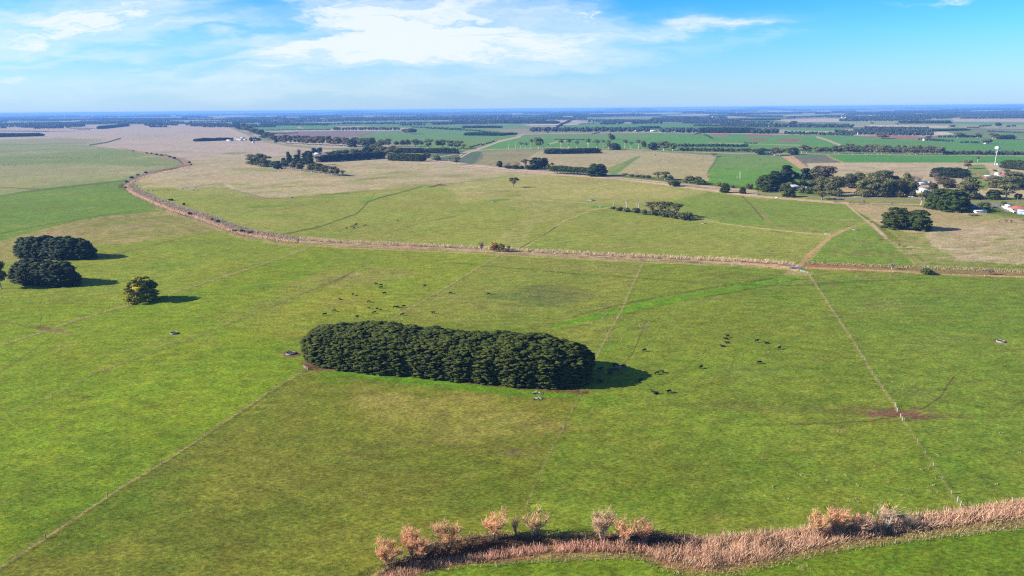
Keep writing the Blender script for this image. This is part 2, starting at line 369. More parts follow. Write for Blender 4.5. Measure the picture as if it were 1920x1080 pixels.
def poly(color, pts, f=1.0, wp=1.0, a=1.0, tex=0.0):
    xs = [p[0] for p in pts]; ys = [p[1] for p in pts]; m_ = f + wp * 2 + 3
    r, c = win(min(xs) - m_ * 3, min(ys) - m_, max(xs) + m_ * 3, max(ys) + m_)
    if r.stop == r.start or c.stop == c.start: return
    x = pu[r, c] + w1[r, c] * wp * 3; y = pv[r, c] + w2[r, c] * wp
    s = sd_poly(x, y, pts); al = np.clip(s / f + 0.5, 0, 1) * a
    if tex: al = al * np.clip(1 - tex * 2 * np.clip(fbm(pu[r, c] / 14, pv[r, c] / 3.2, 77, 4) - 0.35, 0, 1) * 2, 0, 1)
    blend(r, c, al, S(*color))
def stroke(color, pts, w=1.5, a=1.0, f=0.8, wob=0.6, brk=0.0):
    "pts: (x,y[,halfwidth])"
    xs = [p[0] for p in pts]; ys = [p[1] for p in pts]; mw = max([w] + [p[2] for p in pts if len(p) > 2]) + 6
    r, c = win(min(xs) - mw * 2, min(ys) - mw, max(xs) + mw * 2, max(ys) + mw)
    if r.stop == r.start or c.stop == c.start: return
    x = pu[r, c] + w1[r, c] * wob * 2; y = pv[r, c] + w2[r, c] * wob * 2; al = np.zeros(x.shape)
    for p, q in zip(pts[:-1], pts[1:]):
        ex, ey = q[0] - p[0], q[1] - p[1]; t = np.clip(((x - p[0]) * ex + (y - p[1]) * ey) / (ex * ex + ey * ey + 1e-9), 0, 1)
        d = np.hypot(x - p[0] - t * ex, y - p[1] - t * ey)
        w0 = p[2] if len(p) > 2 else w; wz = q[2] if len(q) > 2 else w
        hw = w0 + (wz - w0) * t
        al = np.maximum(al, np.clip((hw - d) / f + 0.5, 0, 1))
    if brk: al = al * np.clip(1 - brk * 2.6 * np.clip(fbm(pu[r, c] / 7, pv[r, c] / 3, 91, 3) - 0.38, 0, 1) * 2, 0, 1)
    blend(r, c, al * a, S(*color))
def blob(color, cx, cy, rx, ry, a=1.0, rot=0.0, n=0.5, sc=1.0, soft=0.6):
    r, c = win(cx - rx * 2.2, cy - max(ry, abs(rot) * rx) * 2.2, cx + rx * 2.2, cy + max(ry, abs(rot) * rx) * 2.2)
    if r.stop == r.start or c.stop == c.start: return
    dx = (pu[r, c] - cx) / rx; dy = (pv[r, c] - cy - (pu[r, c] - cx) * rot) / ry
    q = np.sqrt(dx * dx + dy * dy); nn = fbm(pu[r, c] / (rx * 0.35 * sc), pv[r, c] / (ry * 0.35 * sc), int(cx * 7 + cy) % 997, 4) - 0.5
    al = np.clip((1.0 - q + nn * 2 * n) / soft, 0, 1); al = al * al * (3 - 2 * al)
    blend(r, c, al * a, S(*color))

BIGW = 99999
def band(color, top, bot, a=1.0, f=1.0, wp=1.0, tex=0):     # between two polylines
    poly(color, list(top) + list(bot)[::-1], f, wp, a, tex)

GREEN = (104, 127, 50)
gcol[:] = S(*GREEN)
poly((124, 145, 58), [(-900, 440), (2900, 440), (2900, 1500), (-900, 1500)], 2, 0)
# --- very far country: pale and green paddocks between the woods
poly((120, 150, 105), [(-900, 190), (2900, 175), (2900, 330), (-900, 330)], 2, 0)
# patchwork of far paddocks (world-aligned cells)
cellx = np.floor((gx + 0.25 * gy) / 620.0 + 3 * vnoise(gx / 2200, gy / 900, 5)); celly = np.floor((gy - 0.12 * gx) / 430.0)
hh_ = _hash(cellx, celly, 4); h2_ = _hash(cellx, celly, 14)
farm = (gy > 2300) & valid
pal = [(118, 150, 95), (100, 145, 85), (150, 155, 120), (182, 172, 145), (88, 128, 72), (130, 150, 105), (200, 188, 165), (110, 140, 92)]
for k, pc in enumerate(pal):
    sel = farm & (hh_ >= k / len(pal)) & (hh_ < (k + 1) / len(pal)); gcol[sel] = np.array(S(*pc)) * (0.92 + 0.16 * h2_[sel][:, None])

# --- left country, far to near
TANP = (188, 172, 150); TAN = (186, 174, 128); TANG = (158, 158, 108)
poly(TANP, [(-700, 245), (0, 240), (60, 236), (200, 234), (300, 233), (425, 236), (480, 262), (560, 276), (700, 285), (800, 300), (900, 312), (1035, 324), (1180, 340), (1330, 356), (1000, 345), (760, 345), (500, 372), (330, 360), (200, 300), (0, 268), (-700, 275)], 1.5, 1)
poly((150, 163, 118), [(-700, 262), (0, 262), (110, 258), (200, 262), (160, 272), (110, 278), (70, 285), (0, 290), (-700, 300)], 3, 2, 0.9)
poly((140, 162, 108), [(-700, 285), (0, 268), (90, 271), (170, 273), (250, 282), (310, 289), (340, 300), (346, 310), (300, 318), (260, 330), (235, 338), (140, 347), (60, 356), (0, 366), (-700, 420)], 2, 1)
poly((128, 156, 84), [(-700, 300), (0, 294), (150, 284), (240, 282), (310, 291), (338, 303), (345, 310), (220, 309), (100, 307), (0, 308), (-700, 330)], 2, 1, 0.8)
poly((160, 163, 112), [(-700, 330), (0, 311), (100, 308), (220, 311), (330, 312), (260, 327), (120, 342), (0, 358), (-700, 400)], 3, 2, 0.75)
poly((112, 148, 60), [(-700, 440), (0, 368), (100, 355), (236, 340), (225, 352), (250, 368), (290, 388), (300, 393), (200, 404), (120, 418), (0, 452), (-700, 620)], 1.2, 0.7)
poly((158, 153, 92), [(-700, 640), (0, 452), (100, 424), (180, 408), (300, 394), (330, 396), (380, 412), (430, 434), (400, 436), (240, 470), (120, 470), (0, 500), (-700, 760)], 2, 2, 0.95, 0.3)
# mid left green
poly((134, 157, 58), [(-700, 700), (0, 497), (130, 468), (400, 434), (450, 440), (520, 452), (640, 460), (940, 476), (900, 500), (740, 590), (620, 600), (560, 650), (570, 690), (0, 1065), (-700, 1520)], 2, 2)
poly((122, 155, 38), [(-700, 900), (0, 560), (240, 566), (330, 545), (560, 470), (640, 470), (520, 560), (420, 600), (560, 650), (572, 690), (0, 1065), (-700, 1520)], 14, 6, 0.75)
# beyond the creek, centre
poly((153, 164, 92), [(230, 350), (260, 330), (352, 360), (400, 367), (500, 372), (640, 365), (760, 352), (900, 335), (1035, 326), (1200, 342), (1340, 357), (1460, 372), (1590, 381), (1625, 415), (1720, 494), (1500, 490), (1200, 482), (1000, 473), (760, 460), (520, 446), (470, 430), (380, 400), (280, 368), (245, 355)], 1.5, 1)
poly(TAN, [(262, 332), (300, 322), (352, 312), (350, 300), (440, 290), (640, 300), (800, 301), (1035, 328), (1000, 330), (900, 335), (810, 350), (720, 356), (640, 361), (560, 370), (500, 371), (470, 360), (430, 349), (420, 345), (330, 351), (265, 352)], 2, 3, 0.95, 0.25)
poly((144, 161, 78), [(350, 355), (420, 345), (437, 356), (500, 372), (560, 372), (650, 363), (800, 345), (1000, 400), (900, 470), (520, 446), (470, 432), (400, 410), (330, 380), (250, 362), (262, 352)], 3, 2, 0.85)
poly((178, 174, 106), [(840, 350), (940, 333), (1040, 328), (1180, 342), (1330, 360), (1230, 372), (1100, 378), (980, 372), (860, 380)], 10, 5, 0.8, 0.2)
poly((122, 155, 66), [(1330, 360), (1400, 370), (1590, 382), (1622, 415), (1600, 428), (1500, 440), (1380, 425), (1330, 410), (1230, 385)], 2, 3, 0.85)
poly((112, 152, 58), [(1560, 442), (1600, 425), (1625, 420), (1660, 445), (1712, 494), (1520, 490)], 1, 1, 0.9)
poly((138, 159, 74), [(1000, 420), (1140, 390), (1330, 415), (1555, 443), (1500, 490), (980, 470)], 3, 2, 0.7)
# right: tan paddocks beside the drain
poly((182, 166, 120), [(1587, 383), (1700, 385), (1840, 398), (1960, 420), (2700, 470), (2700, 520), (1920, 495), (1740, 492), (1662, 430)], 1, 1)
poly((190, 175, 135), [(1700, 425), (1780, 424), (1940, 424), (2700, 500), (2700, 560), (1920, 500), (1760, 497), (1740, 480), (1700, 445)], 3, 3, 0.9, 0.5)
poly((110, 150, 55), [(1640, 421), (1680, 425), (1740, 434), (1730, 440), (1760, 470), (1800, 486), (1920, 497), (1920, 505), (1745, 498), (1700, 460)], 3, 3, 0.75, 0.3)
blob((150, 160, 95), 1850, 408, 90, 9, 0.7)
blob((196, 172, 142), 1850, 432, 110, 5, 0.8, 0.02)
# near paddocks
NEAR = (108, 131, 50)
poly((122, 144, 62), [(938, 477), (1200, 487), (1500, 500), (1560, 575), (1700, 790), (1800, 950), (1900, 940), (2700, 860), (2700, 560), (1920, 516), (1500, 502), (1080, 740), (1000, 930), (960, 980), (1200, 1000), (1500, 990), (1800, 950), (1685, 760), (1518, 512)], 1, 1, 0)
poly((134, 151, 70), [(938, 477), (1210, 488), (1165, 583), (1115, 680), (1050, 620), (900, 610), (740, 592), (800, 558), (900, 500)], 2, 1)
poly((124, 150, 58), [(1210, 488), (1500, 503), (1520, 515), (1600, 640), (1685, 765), (1795, 948), (1500, 992), (1290, 1008), (990, 1000), (1000, 920), (1085, 740), (1115, 680)], 2, 1)
poly((119, 149, 58), [(1520, 514), (1920, 516), (2900, 560), (2900, 820), (1920, 940), (1795, 948), (1690, 775), (1600, 640)], 1.5, 1)
poly((122, 136, 56), [(572, 692), (700, 700), (900, 722), (1085, 738), (1060, 795), (997, 925), (990, 1000), (690, 1070), (500, 1500), (-300, 1500), (0, 1068)], 2, 1)
blob((150, 149, 74), 850, 780, 250, 62, 0.8, 0.06, 0.6); blob((152, 148, 80), 720, 740, 120, 22, 0.5, 0.1, 0.8); blob((148, 150, 76), 960, 800, 120, 26, 0.5, 0.0, 0.8)
blob((100, 120, 48), 420, 1000, 330, 90, 0.6, -0.1, 0.6)
blob((98, 126, 44), 1180, 900, 420, 90, 0.5, 0, 0.6); blob((108, 124, 56), 700, 900, 300, 70, 0.35, 0, 0.6)
blob((96, 128, 42), 180, 900, 260, 110, 0.5, -0.3, 0.6)
blob((92, 122, 36), 150, 985, 220, 70, 0.5, -0.4, 0.5)
blob((118, 122, 66), 950, 845, 85, 14, 0.6, 0.12, 0.9); blob((112, 122, 62), 700, 850, 110, 22, 0.4, -0.3, 0.9)
blob((100, 122, 58), 330, 870, 120, 14, 0.4, -0.6, 0.9)
blob((108, 138, 52), 1500, 760, 260, 20, 0.45, 0.03, 1.0); blob((118, 124, 74), 1450, 765, 200, 9, 0.45, 0.05, 1.0)
blob((108, 124, 76), 1010, 555, 125, 24, 0.7, 0.05, 0.7); blob((150, 152, 88), 900, 572, 110, 16, 0.5, 0.12, 0.7)
blob((146, 158, 62), 600, 560, 160, 40, 0.5, -0.1, 0.6); blob((158, 155, 92), 660, 520, 130, 18, 0.6, -0.1, 0.8); blob((150, 140, 92), 640, 568, 40, 6, 0.4, 0, 0.8)
blob((135, 152, 70), 500, 570, 130, 24, 0.5, -0.3, 0.7); blob((140, 150, 84), 1120, 505, 150, 9, 0.6, 0.03)
blob((134, 156, 62), 250, 655, 110, 18, 0.4, -0.3, 0.8); blob((150, 158, 84), 120, 648, 34, 8, 0.5, -0.3); blob((150, 152, 70), 205, 690, 36, 9, 0.5, -0.3)
blob((104, 142, 34), 620, 712, 60, 10, 0.6, 0.03); stroke((96, 158, 34), [(600, 697, 3), (700, 706, 6), (850, 723, 7), (1000, 738, 7), (1080, 742, 3)], 6, 0.75, 4, 1)
stroke((104, 138, 56), [(640, 702, 2), (800, 722, 4), (980, 744, 4)], 5, 0.5, 4, 1)
blob((100, 146, 36), 1120, 750, 60, 10, 0.5, 0.05); blob((104, 148, 40), 470, 540, 60, 7, 0.5, -0.15); blob((105, 150, 40), 320, 500, 60, 10, 0.5)
blob((102, 148, 44), 1780, 870, 150, 60, 0.35, 0, 0.7); blob((126, 148, 76), 1760, 640, 90, 20, 0.4, 0, 0.8); blob((112, 128, 70), 1720, 740, 60, 16, 0.5, 0.1, 0.9)
blob((132, 150, 84), 1660, 570, 90, 14, 0.45, 0, 0.9); blob((98, 144, 46), 1730, 565, 100, 7, 0.5, 0.1, 0.7); blob((128, 150, 76), 1400, 700, 90, 24, 0.4, 0, 0.8); blob((128, 148, 80), 1300, 560, 70, 10, 0.4)
for k in range(150):      # patches of ranker and shorter pasture, lying along the ground's own grain
    x_ = rnd.uniform(-200, 2100); y_ = 500 + 560 * rnd.random() ** 0.9; s_ = (y_ - 200) / 500
    blob(rnd.choice([(98, 136, 40), (130, 146, 66), (104, 130, 54), (126, 140, 62), (96, 140, 38)]), x_, y_, rnd.uniform(20, 90) * s_ + 12, rnd.uniform(4, 11) * s_ + 2, rnd.uniform(0.16, 0.38), rnd.uniform(-0.25, 0.1), 0.9, 1.0, 0.9)
for k in range(90):
    x_ = rnd.uniform(0, 1900); y_ = rnd.uniform(335, 490)
    blob(rnd.choice([(112, 152, 56), (165, 165, 100), (128, 152, 74), (150, 156, 84)]), x_, y_, rnd.uniform(20, 80), rnd.uniform(2, 6), rnd.uniform(0.15, 0.4) * (1 if y_ < 480 else 0.5), rnd.uniform(-0.1, 0.06), 0.9, 1.0, 0.9)
for k in range(60):
    x_ = rnd.uniform(240, 900); y_ = rnd.uniform(282, 352)
    blob(rnd.choice([(150, 158, 98), (200, 180, 140), (198, 176, 148), (168, 162, 108)]), x_, y_, rnd.uniform(20, 70), rnd.uniform(1, 4), rnd.uniform(0.2, 0.5), rnd.uniform(-0.1, 0.0), 0.9, 1.0, 0.9)
for k in range(110):
    x_ = rnd.uniform(330, 1000); y_ = rnd.uniform(290, 362)
    blob(rnd.choice([(146, 156, 92), (200, 184, 138), (162, 164, 108), (150, 150, 100), (128, 152, 78)]), x_, y_, rnd.uniform(25, 90), rnd.uniform(1.5, 4), rnd.uniform(0.25, 0.55), rnd.uniform(-0.12, 0.0), 1.0, 1.0, 0.9)
for k in range(110):
    x_ = rnd.uniform(1680, 2000); y_ = rnd.uniform(428, 498)
    blob(rnd.choice([(124, 150, 66), (206, 190, 158), (196, 176, 144), (140, 152, 84), (212, 196, 168)]), x_, y_, rnd.uniform(12, 50), rnd.uniform(1.2, 4), rnd.uniform(0.3, 0.7), rnd.uniform(-0.05, 0.05), 1.0, 1.0, 0.8)
for k in range(60):
    x_ = rnd.uniform(1500, 1920); y_ = rnd.uniform(308, 425)
    blob(rnd.choice([(150, 152, 96), (196, 178, 142), (170, 160, 116)]), x_, y_, rnd.uniform(20, 60), rnd.uniform(1, 2.5), rnd.uniform(0.2, 0.45), rnd.uniform(-0.05, 0.05), 1.0, 1.0, 0.9)
for (x0_, x1_, y0_, y1_, n_) in ((1440, 1580, 515, 535, 50), (1310, 1480, 512, 524, 40), (1560, 1710, 448, 480, 60), (1600, 1700, 512, 524, 24), (1420, 1560, 425, 440, 26), (1420, 1500, 470, 484, 16)):
    for k in range(n_): blob(rnd.choice([(132, 112, 78), (120, 106, 66), (146, 124, 88)]), rnd.uniform(x0_, x1_), rnd.uniform(y0_, y1_), rnd.uniform(3, 9), rnd.uniform(0.8, 1.8), rnd.uniform(.4, .8), 0, .9, 1, .6)
for k in range(45):
    x_ = rnd.uniform(-100, 480); y_ = rnd.uniform(240, 300)
    blob(rnd.choice([(150, 158, 108), (176, 150, 142), (196, 178, 150), (140, 158, 104)]), x_, y_, rnd.uniform(20, 70), rnd.uniform(1, 3), rnd.uniform(0.2, 0.5), 0.0, 0.9, 1.0, 0.9)
blob((176, 150, 112), 110, 438, 60, 5, 0.7, -0.12, 0.8); blob((178, 156, 108), 240, 452, 40, 5, 0.6, -0.05, 0.8); blob((150, 140, 100), 240, 424, 50, 5, 0.5, -0.1, 0.9)
blob((106, 142, 46), 110, 385, 160, 9, 0.6, -0.07, 0.6)
blob((104, 150, 40), 500, 387, 55, 3, 0.8, -0.05); blob((110, 148, 56), 600, 370, 70, 2, 0.7); blob((110, 150, 60), 480, 318, 70, 4, 0.5, 0.02); blob((124, 150, 78), 440, 288, 36, 3, 0.7)
blob((116, 146, 62), 700, 335, 60, 3, 0.6, -0.1); blob((112, 148, 60), 730, 325, 50, 3, 0.4, -0.1); blob((134, 146, 80), 860, 330, 60, 5, 0.5); blob((96, 70, 60), 828, 347, 13, 2, 0.7)
blob((100, 156, 36), 935, 375, 28, 3, 0.9, -0.1); blob((104, 156, 40), 962, 366, 20, 3, 0.6); blob((92, 160, 44), 1130, 388, 28, 3, 0.9); blob((104, 150, 50), 870, 395, 40, 4, 0.5, -0.1); blob((104, 152, 48), 690, 375, 20, 7, 0.6, -0.4)
blob((96, 150, 50), 1240, 405, 60, 3, 0.5, 0.08); blob((100, 156, 50), 1100, 378, 20, 2, 0.6)
# crop paddocks beyond the road
poly((96, 122, 100), [(806, 288), (850, 282), (905, 285), (906, 292), (895, 305), (880, 308), (840, 301), (806, 297)], 0.8, 0.5)
poly((152, 152, 104), [(905, 285), (1010, 279), (1040, 282), (1000, 300), (1100, 312), (1030, 322), (940, 316), (890, 309), (906, 296)], 0.8, 0.6)
poly((184, 170, 122), [(1010, 283), (1130, 281), (1210, 288), (1180, 300), (1140, 330), (1060, 318), (960, 315), (990, 295)], 1.5, 1.5, 0.9)
poly((118, 156, 74), [(1198, 292), (1206, 290), (1160, 326), (1140, 326), (1140, 315)], 1, 1, 0.8)
poly((178, 170, 118), [(1120, 281), (1200, 282), (1345, 292), (1326, 322), (1330, 340), (1160, 326), (1204, 293)], 1, 1)
poly((116, 158, 76), [(1346, 292), (1400, 290), (1480, 300), (1530, 322), (1420, 352), (1330, 342), (1326, 326)], 0.8, 0.7)
poly((98, 158, 58), [(1330, 318), (1430, 315), (1490, 312), (1530, 322), (1420, 352), (1330, 342)], 3, 2, 0.7)
poly((120, 118, 104), [(1488, 293), (1545, 288), (1580, 305), (1505, 306)], 0.8, 0.5); poly((96, 140, 100), [(1488, 292), (1545, 288), (1560, 296), (1500, 298)], 1.2, 1, 0.7)
poly((205, 168, 124), [(1465, 293), (1486, 291), (1512, 312), (1525, 322), (1500, 316)], 0.8, 0.5, 0.9)
poly((84, 158, 66), [(1552, 289), (1700, 291), (1920, 293), (2600, 300), (2600, 318), (1920, 306), (1700, 304), (1580, 304)], 0.8, 0.5)
poly((196, 180, 142), [(1512, 306), (1600, 305), (1860, 305), (1925, 318), (2600, 345), (2600, 390), (1920, 372), (1700, 372), (1560, 370), (1530, 345), (1520, 322)], 1, 1, 0.95)
stroke((168, 170, 90), [(1550, 290), (1562, 298), (1580, 304)], 1.2, 0.9)
poly((112, 150, 70), [(1810, 310), (1845, 308), (1860, 330), (1850, 358), (1820, 352), (1815, 335)], 2, 2, 0.8)
poly((136, 150, 80), [(1560, 372), (1760, 372), (1930, 370), (2400, 372), (2400, 395), (1930, 388), (1790, 386), (1640, 382)], 1.5, 1)
poly((200, 168, 128), [(1570, 353), (1610, 353), (1612, 361), (1575, 360)], 1, 1, 0.8)
# far green belt
poly((94, 156, 78), [(1010, 266), (1200, 267), (1420, 272), (1560, 276), (1560, 288), (1400, 284), (1200, 282), (1020, 280), (900, 282), (905, 272)], 1, 0.6)
poly((96, 160, 72), [(880, 281), (925, 266), (1000, 252), (1215, 249), (1600, 254), (1920, 262), (2600, 275), (2600, 292), (1920, 290), (1700, 282), (1200, 280), (1020, 280)], 1, 0.7)
poly((112, 156, 90), [(985, 252), (1215, 249), (1230, 258), (1100, 260), (960, 262)], 1.2, 1)
poly((106, 158, 88), [(652, 260), (716, 247), (860, 240), (930, 244), (985, 258), (900, 268), (880, 280), (806, 290), (780, 272), (700, 264)], 1, 0.8)
poly((118, 158, 66), [(800, 272), (900, 262), (920, 260), (880, 280), (806, 284)], 1.5, 1, 0.7)
poly((142, 124, 122), [(505, 262), (500, 250), (560, 246), (640, 245), (716, 246), (652, 258), (560, 258)], 1, 0.7)
poly((150, 148, 112), [(503, 250), (530, 251), (520, 256), (540, 259), (510, 262)], 1, 1, 0.8)
poly((92, 156, 90), [(468, 236), (550, 235), (565, 243), (475, 244)], 0.8, 0.4); poly((96, 156, 90), [(556, 235), (640, 234), (620, 242), (575, 243)], 0.8, 0.4)
poly((104, 156, 96), [(560, 231), (960, 226), (1000, 240), (860, 240), (700, 238), (640, 234)], 0.8, 0.4, 0.8)
poly((96, 156, 84), [(1045, 236), (1100, 232), (1230, 232), (1340, 233), (1340, 239), (1120, 239), (1075, 241)], 0.8, 0.5)
poly((100, 160, 78), [(1466, 239), (1570, 240), (1590, 246), (1480, 245)], 0.8, 0.3); poly((160, 150, 138), [(1490, 220), (1590, 221), (1600, 227), (1500, 228)], 0.8, 0.5, 0.7)
poly((150, 168, 128), [(1530, 221), (1700, 222), (1920, 225), (2600, 230), (2600, 246), (1920, 242), (1760, 240), (1600, 236)], 0.8, 0.5)
poly((204, 184, 160), [(1450, 225), (1540, 222), (1620, 223), (1570, 229), (1480, 229)], 1, 0.4, 0.9); poly((205, 192, 165), [(1625, 234), (1780, 236), (1775, 240), (1640, 238)], 0.8, 0.4, 0.9)
poly((205, 182, 168), [(1785, 221), (2500, 226), (2500, 230), (1790, 228)], 0.8, 0.4, 0.7); poly((96, 156, 86), [(1770, 228), (2500, 234), (2500, 238), (1790, 233)], 0.8, 0.4, 0.8)
poly((110, 152, 84), [(1770, 245), (1960, 246), (2500, 252), (2500, 260), (1890, 258), (1790, 252)], 0.8, 0.5)
poly((150, 120, 130), [(1800, 243), (1960, 242), (1960, 246), (1810, 246)], 0.8, 0.4, 0.6)
# red soil
for (pts, c_) in [([(1600, 254), (1700, 254), (1760, 258), (1740, 262), (1660, 260)], (166, 120, 98)), ([(1330, 251), (1370, 250), (1360, 256), (1336, 255)], (160, 118, 100)), ([(1395, 252), (1460, 253), (1440, 256), (1400, 256)], (160, 112, 96)),
                  ([(1400, 262), (1420, 259), (1446, 261), (1430, 264), (1405, 264)], (152, 112, 88)), ([(1452, 262), (1480, 259.5), (1512, 262), (1490, 266), (1458, 265)], (160, 104, 84))]:
    poly(c_, pts, 1.0, 0.5, 0.95)
# --- roads and verges
VERGE = (212, 184, 150)
poly((196, 176, 142), [(405, 236), (425, 236), (470, 252), (512, 266), (560, 273), (640, 281), (700, 284), (690, 289), (600, 284), (545, 279), (500, 272), (440, 252)], 1, 0.6, 0.9)
poly((140, 152, 96), [(425, 236), (436, 236), (480, 256), (520, 268), (620, 278), (700, 284), (700, 286), (560, 277), (498, 266), (455, 250)], 1, 0.6, 0.8)
poly(VERGE, [(800, 298), (880, 307), (950, 315), (1035, 322), (1150, 331), (1250, 341), (1345, 350), (1420, 357), (1420, 366), (1340, 360), (1240, 346), (1140, 335), (1035, 328), (930, 318), (860, 309), (800, 302)], 1, 0.8, 0.9)
stroke(VERGE, [(860, 310), (1035, 325), (1160, 335), (1340, 357), (1400, 366), (1460, 371), (1560, 379), (1590, 381)], 2.0, 0.95, 0.8, 0.6)
stroke((200, 180, 150), [(1590, 381.5), (1650, 382), (1740, 384)], 1.2, 0.85, 0.8, 0.4)
poly((150, 152, 84), [(1285, 347), (1325, 351), (1330, 354), (1290, 351)], 1, 1, 0.8)
poly((150, 158, 92), [(1415, 358), (1500, 365), (1640, 374), (1700, 378), (1640, 380), (1560, 377), (1430, 366)], 1, 0.6, 0.85)
poly((118, 152, 60), [(1465, 358), (1520, 362), (1540, 366), (1470, 362)], 1, 0.6, 0.8)
stroke((205, 178, 140), [(862, 292), (870, 286), (905, 276), (935, 265), (975, 256)], 1.6, 0.8, 0.8, 0.3)     # side road going away
stroke((150, 146, 128), [(905, 285), (900, 295), (892, 306)], 1.0, 0.7, 0.8)
stroke((200, 180, 150), [(1532, 257), (1550, 262), (1575, 272)], 1.6, 0.9); stroke((205, 180, 140), [(1030, 270), (1048, 265), (1060, 264)], 1.0, 0.8)
stroke((190, 170, 130), [(803, 297), (905, 281), (1030, 277), (1200, 280), (1380, 288), (1500, 288), (1920, 292)], 1.0, 0.7, 0.8)
stroke((195, 180, 140), [(1330, 268), (1500, 272)], 0.8, 0.6)
# --- creek ground (the bank and bed)
CREEK = [(225, 277, 0.8), (250, 283, 1.2), (275, 288, 2), (300, 292, 3), (325, 297, 4), (347, 304, 6), (354, 309, 5)]
stroke((170, 140, 112), CREEK, 3, 0.9, 1, 0.6)
CREEK2 = [(350, 311, 2), (330, 316, 2), (300, 321, 2.2), (275, 328, 3.5), (252, 337, 7), (240, 346, 9), (250, 358, 10), (270, 367, 10), (300, 381, 10), (330, 392, 11), (370, 404, 11), (400, 415, 11), (430, 427, 11), (460, 436, 11), (490, 440, 9), (525, 447, 7), (560, 451, 6)]
CREEK2 = [(p[0], p[1], p[2] * 0.78) for p in CREEK2]
stroke((172, 154, 118), CREEK2, 3, 0.95, 1.5, 3.0)
for k in range(70):
    p_ = CREEK2[min(16, int(rnd.random() ** 0.8 * 17))]; q_ = CREEK2[min(16, CREEK2.index(p_) + 1)]; f_ = rnd.random(); x_ = p_[0] + (q_[0] - p_[0]) * f_; y_ = p_[1] + (q_[1] - p_[1]) * f_
    blob(rnd.choice([(110, 86, 62), (198, 180, 142), (90, 84, 58), (186, 134, 100), (206, 188, 150), (136, 142, 84), (124, 150, 66)]), x_ + rnd.uniform(-8, 8), y_ + rnd.uniform(-.8, .8) * p_[2], rnd.uniform(6, 20), rnd.uniform(1.2, 3), rnd.uniform(.5, .9), 0.42 if y_ > 358 else -0.3, 0.9, 1, 0.5)
stroke((96, 72, 56), [(p[0] - 2, p[1] + 2.5) for p in CREEK2[4:]], 1.3, 0.75, 1, 1.5, 0.3)
CREEK3 = [(560, 451, 5), (640, 457, 5.5), (760, 462, 5), (900, 468, 5), (1000, 474, 5.5), (1100, 479, 6), (1200, 484, 5.5), (1300, 488, 5.5), (1400, 492, 6), (1492, 499, 5)]
stroke((188, 166, 130), CREEK3, 3, 0.95, 1.5, 2.0)
for k in range(50):
    x_ = rnd.uniform(560, 1490); y_ = np.interp(x_, [p[0] for p in CREEK3], [p[1] for p in CREEK3]); blob(rnd.choice([(150, 140, 88), (206, 176, 148), (124, 98, 72), (130, 148, 72), (196, 150, 120)]), x_, y_ + rnd.uniform(0, 5), rnd.uniform(8, 30), rnd.uniform(1, 2.2), rnd.uniform(.4, .85), 0.045, .9, 1, .5)
stroke((150, 150, 84), [(p[0], p[1] + 5.5) for p in CREEK3], 1.2, 0.5, 1, 1.0); stroke((200, 178, 130), [(p[0], p[1] + 7.5) for p in CREEK3], 0.9, 0.6, 1, 1.0)
stroke((178, 160, 112), [(p[0] - 6, p[1] + 9) for p in CREEK2[8:]], 3.5, 0.7, 2, 2, 0.5)
blob((172, 152, 112), 300, 385, 26, 6, 0.8, 0.3); poly((178, 160, 120), [(435, 430), (530, 441), (520, 445), (470, 448)], 1, 1, 0.6)
CREEK4 = [(1510, 496, 5), (1600, 501, 7), (1700, 505, 7), (1800, 508, 7), (1920, 512, 7), (2300, 530, 8), (2900, 560, 9)]
stroke((148, 130, 82), CREEK4, 6, 0.95, 1, 1.2)
stroke((206, 176, 130), [(1510, 502), (1600, 505), (1700, 510), (1800, 516), (1920, 519), (2900, 572)], 1.2, 0.9, 1, 0.8); stroke((176, 152, 108), [(1712, 497), (1800, 501), (1920, 506), (2900, 548)], 1.1, 0.8, 1, 0.6)
stroke((190, 110, 84), [(1508, 499), (1620, 503)], 1.5, 0.7, 1, 0.5)
# near creek bed
NC_TOP = [(500, 1180), (690, 1079), (720, 1062), (790, 1030), (820, 1013), (870, 1006), (930, 1000), (1000, 1002), (1100, 1002), (1200, 998), (1290, 1005), (1340, 1007), (1420, 999), (1500, 991), (1560, 984), (1640, 975), (1720, 967), (1800, 955), (1860, 946), (1920, 937), (2300, 880), (2900, 800)]
NC_BOT = [(500, 1230), (690, 1100), (770, 1084), (800, 1071), (860, 1059), (930, 1055), (1000, 1049), (1100, 1045), (1200, 1044), (1240, 1064), (1290, 1074), (1340, 1076), (1400, 1066), (1470, 1050), (1530, 1036), (1600, 1024), (1700, 1010), (1780, 1002), (1860, 993), (1920, 986), (2300, 940), (2900, 870)]
band((150, 116, 84), NC_TOP, NC_BOT, 1, 1.5, 2)
stroke((176, 156, 98), [(x, y + 1) for x, y in NC_TOP], 3.0, 0.8, 2, 2); stroke((150, 140, 78), [(x, y - 3) for x, y in NC_BOT[6:]], 5.0, 0.8, 2, 2)
band((104, 142, 40), [(500, 1234), (690, 1104), (860, 1062), (1000, 1052), (1200, 1047), (1290, 1078), (1400, 1070), (1530, 1040), (1700, 1014), (1920, 990), (2900, 876)], [(500, 1500), (2900, 1500)], 0.8, 2, 1)
blob((130, 140, 20), 1135, 1018, 14, 5, 1)
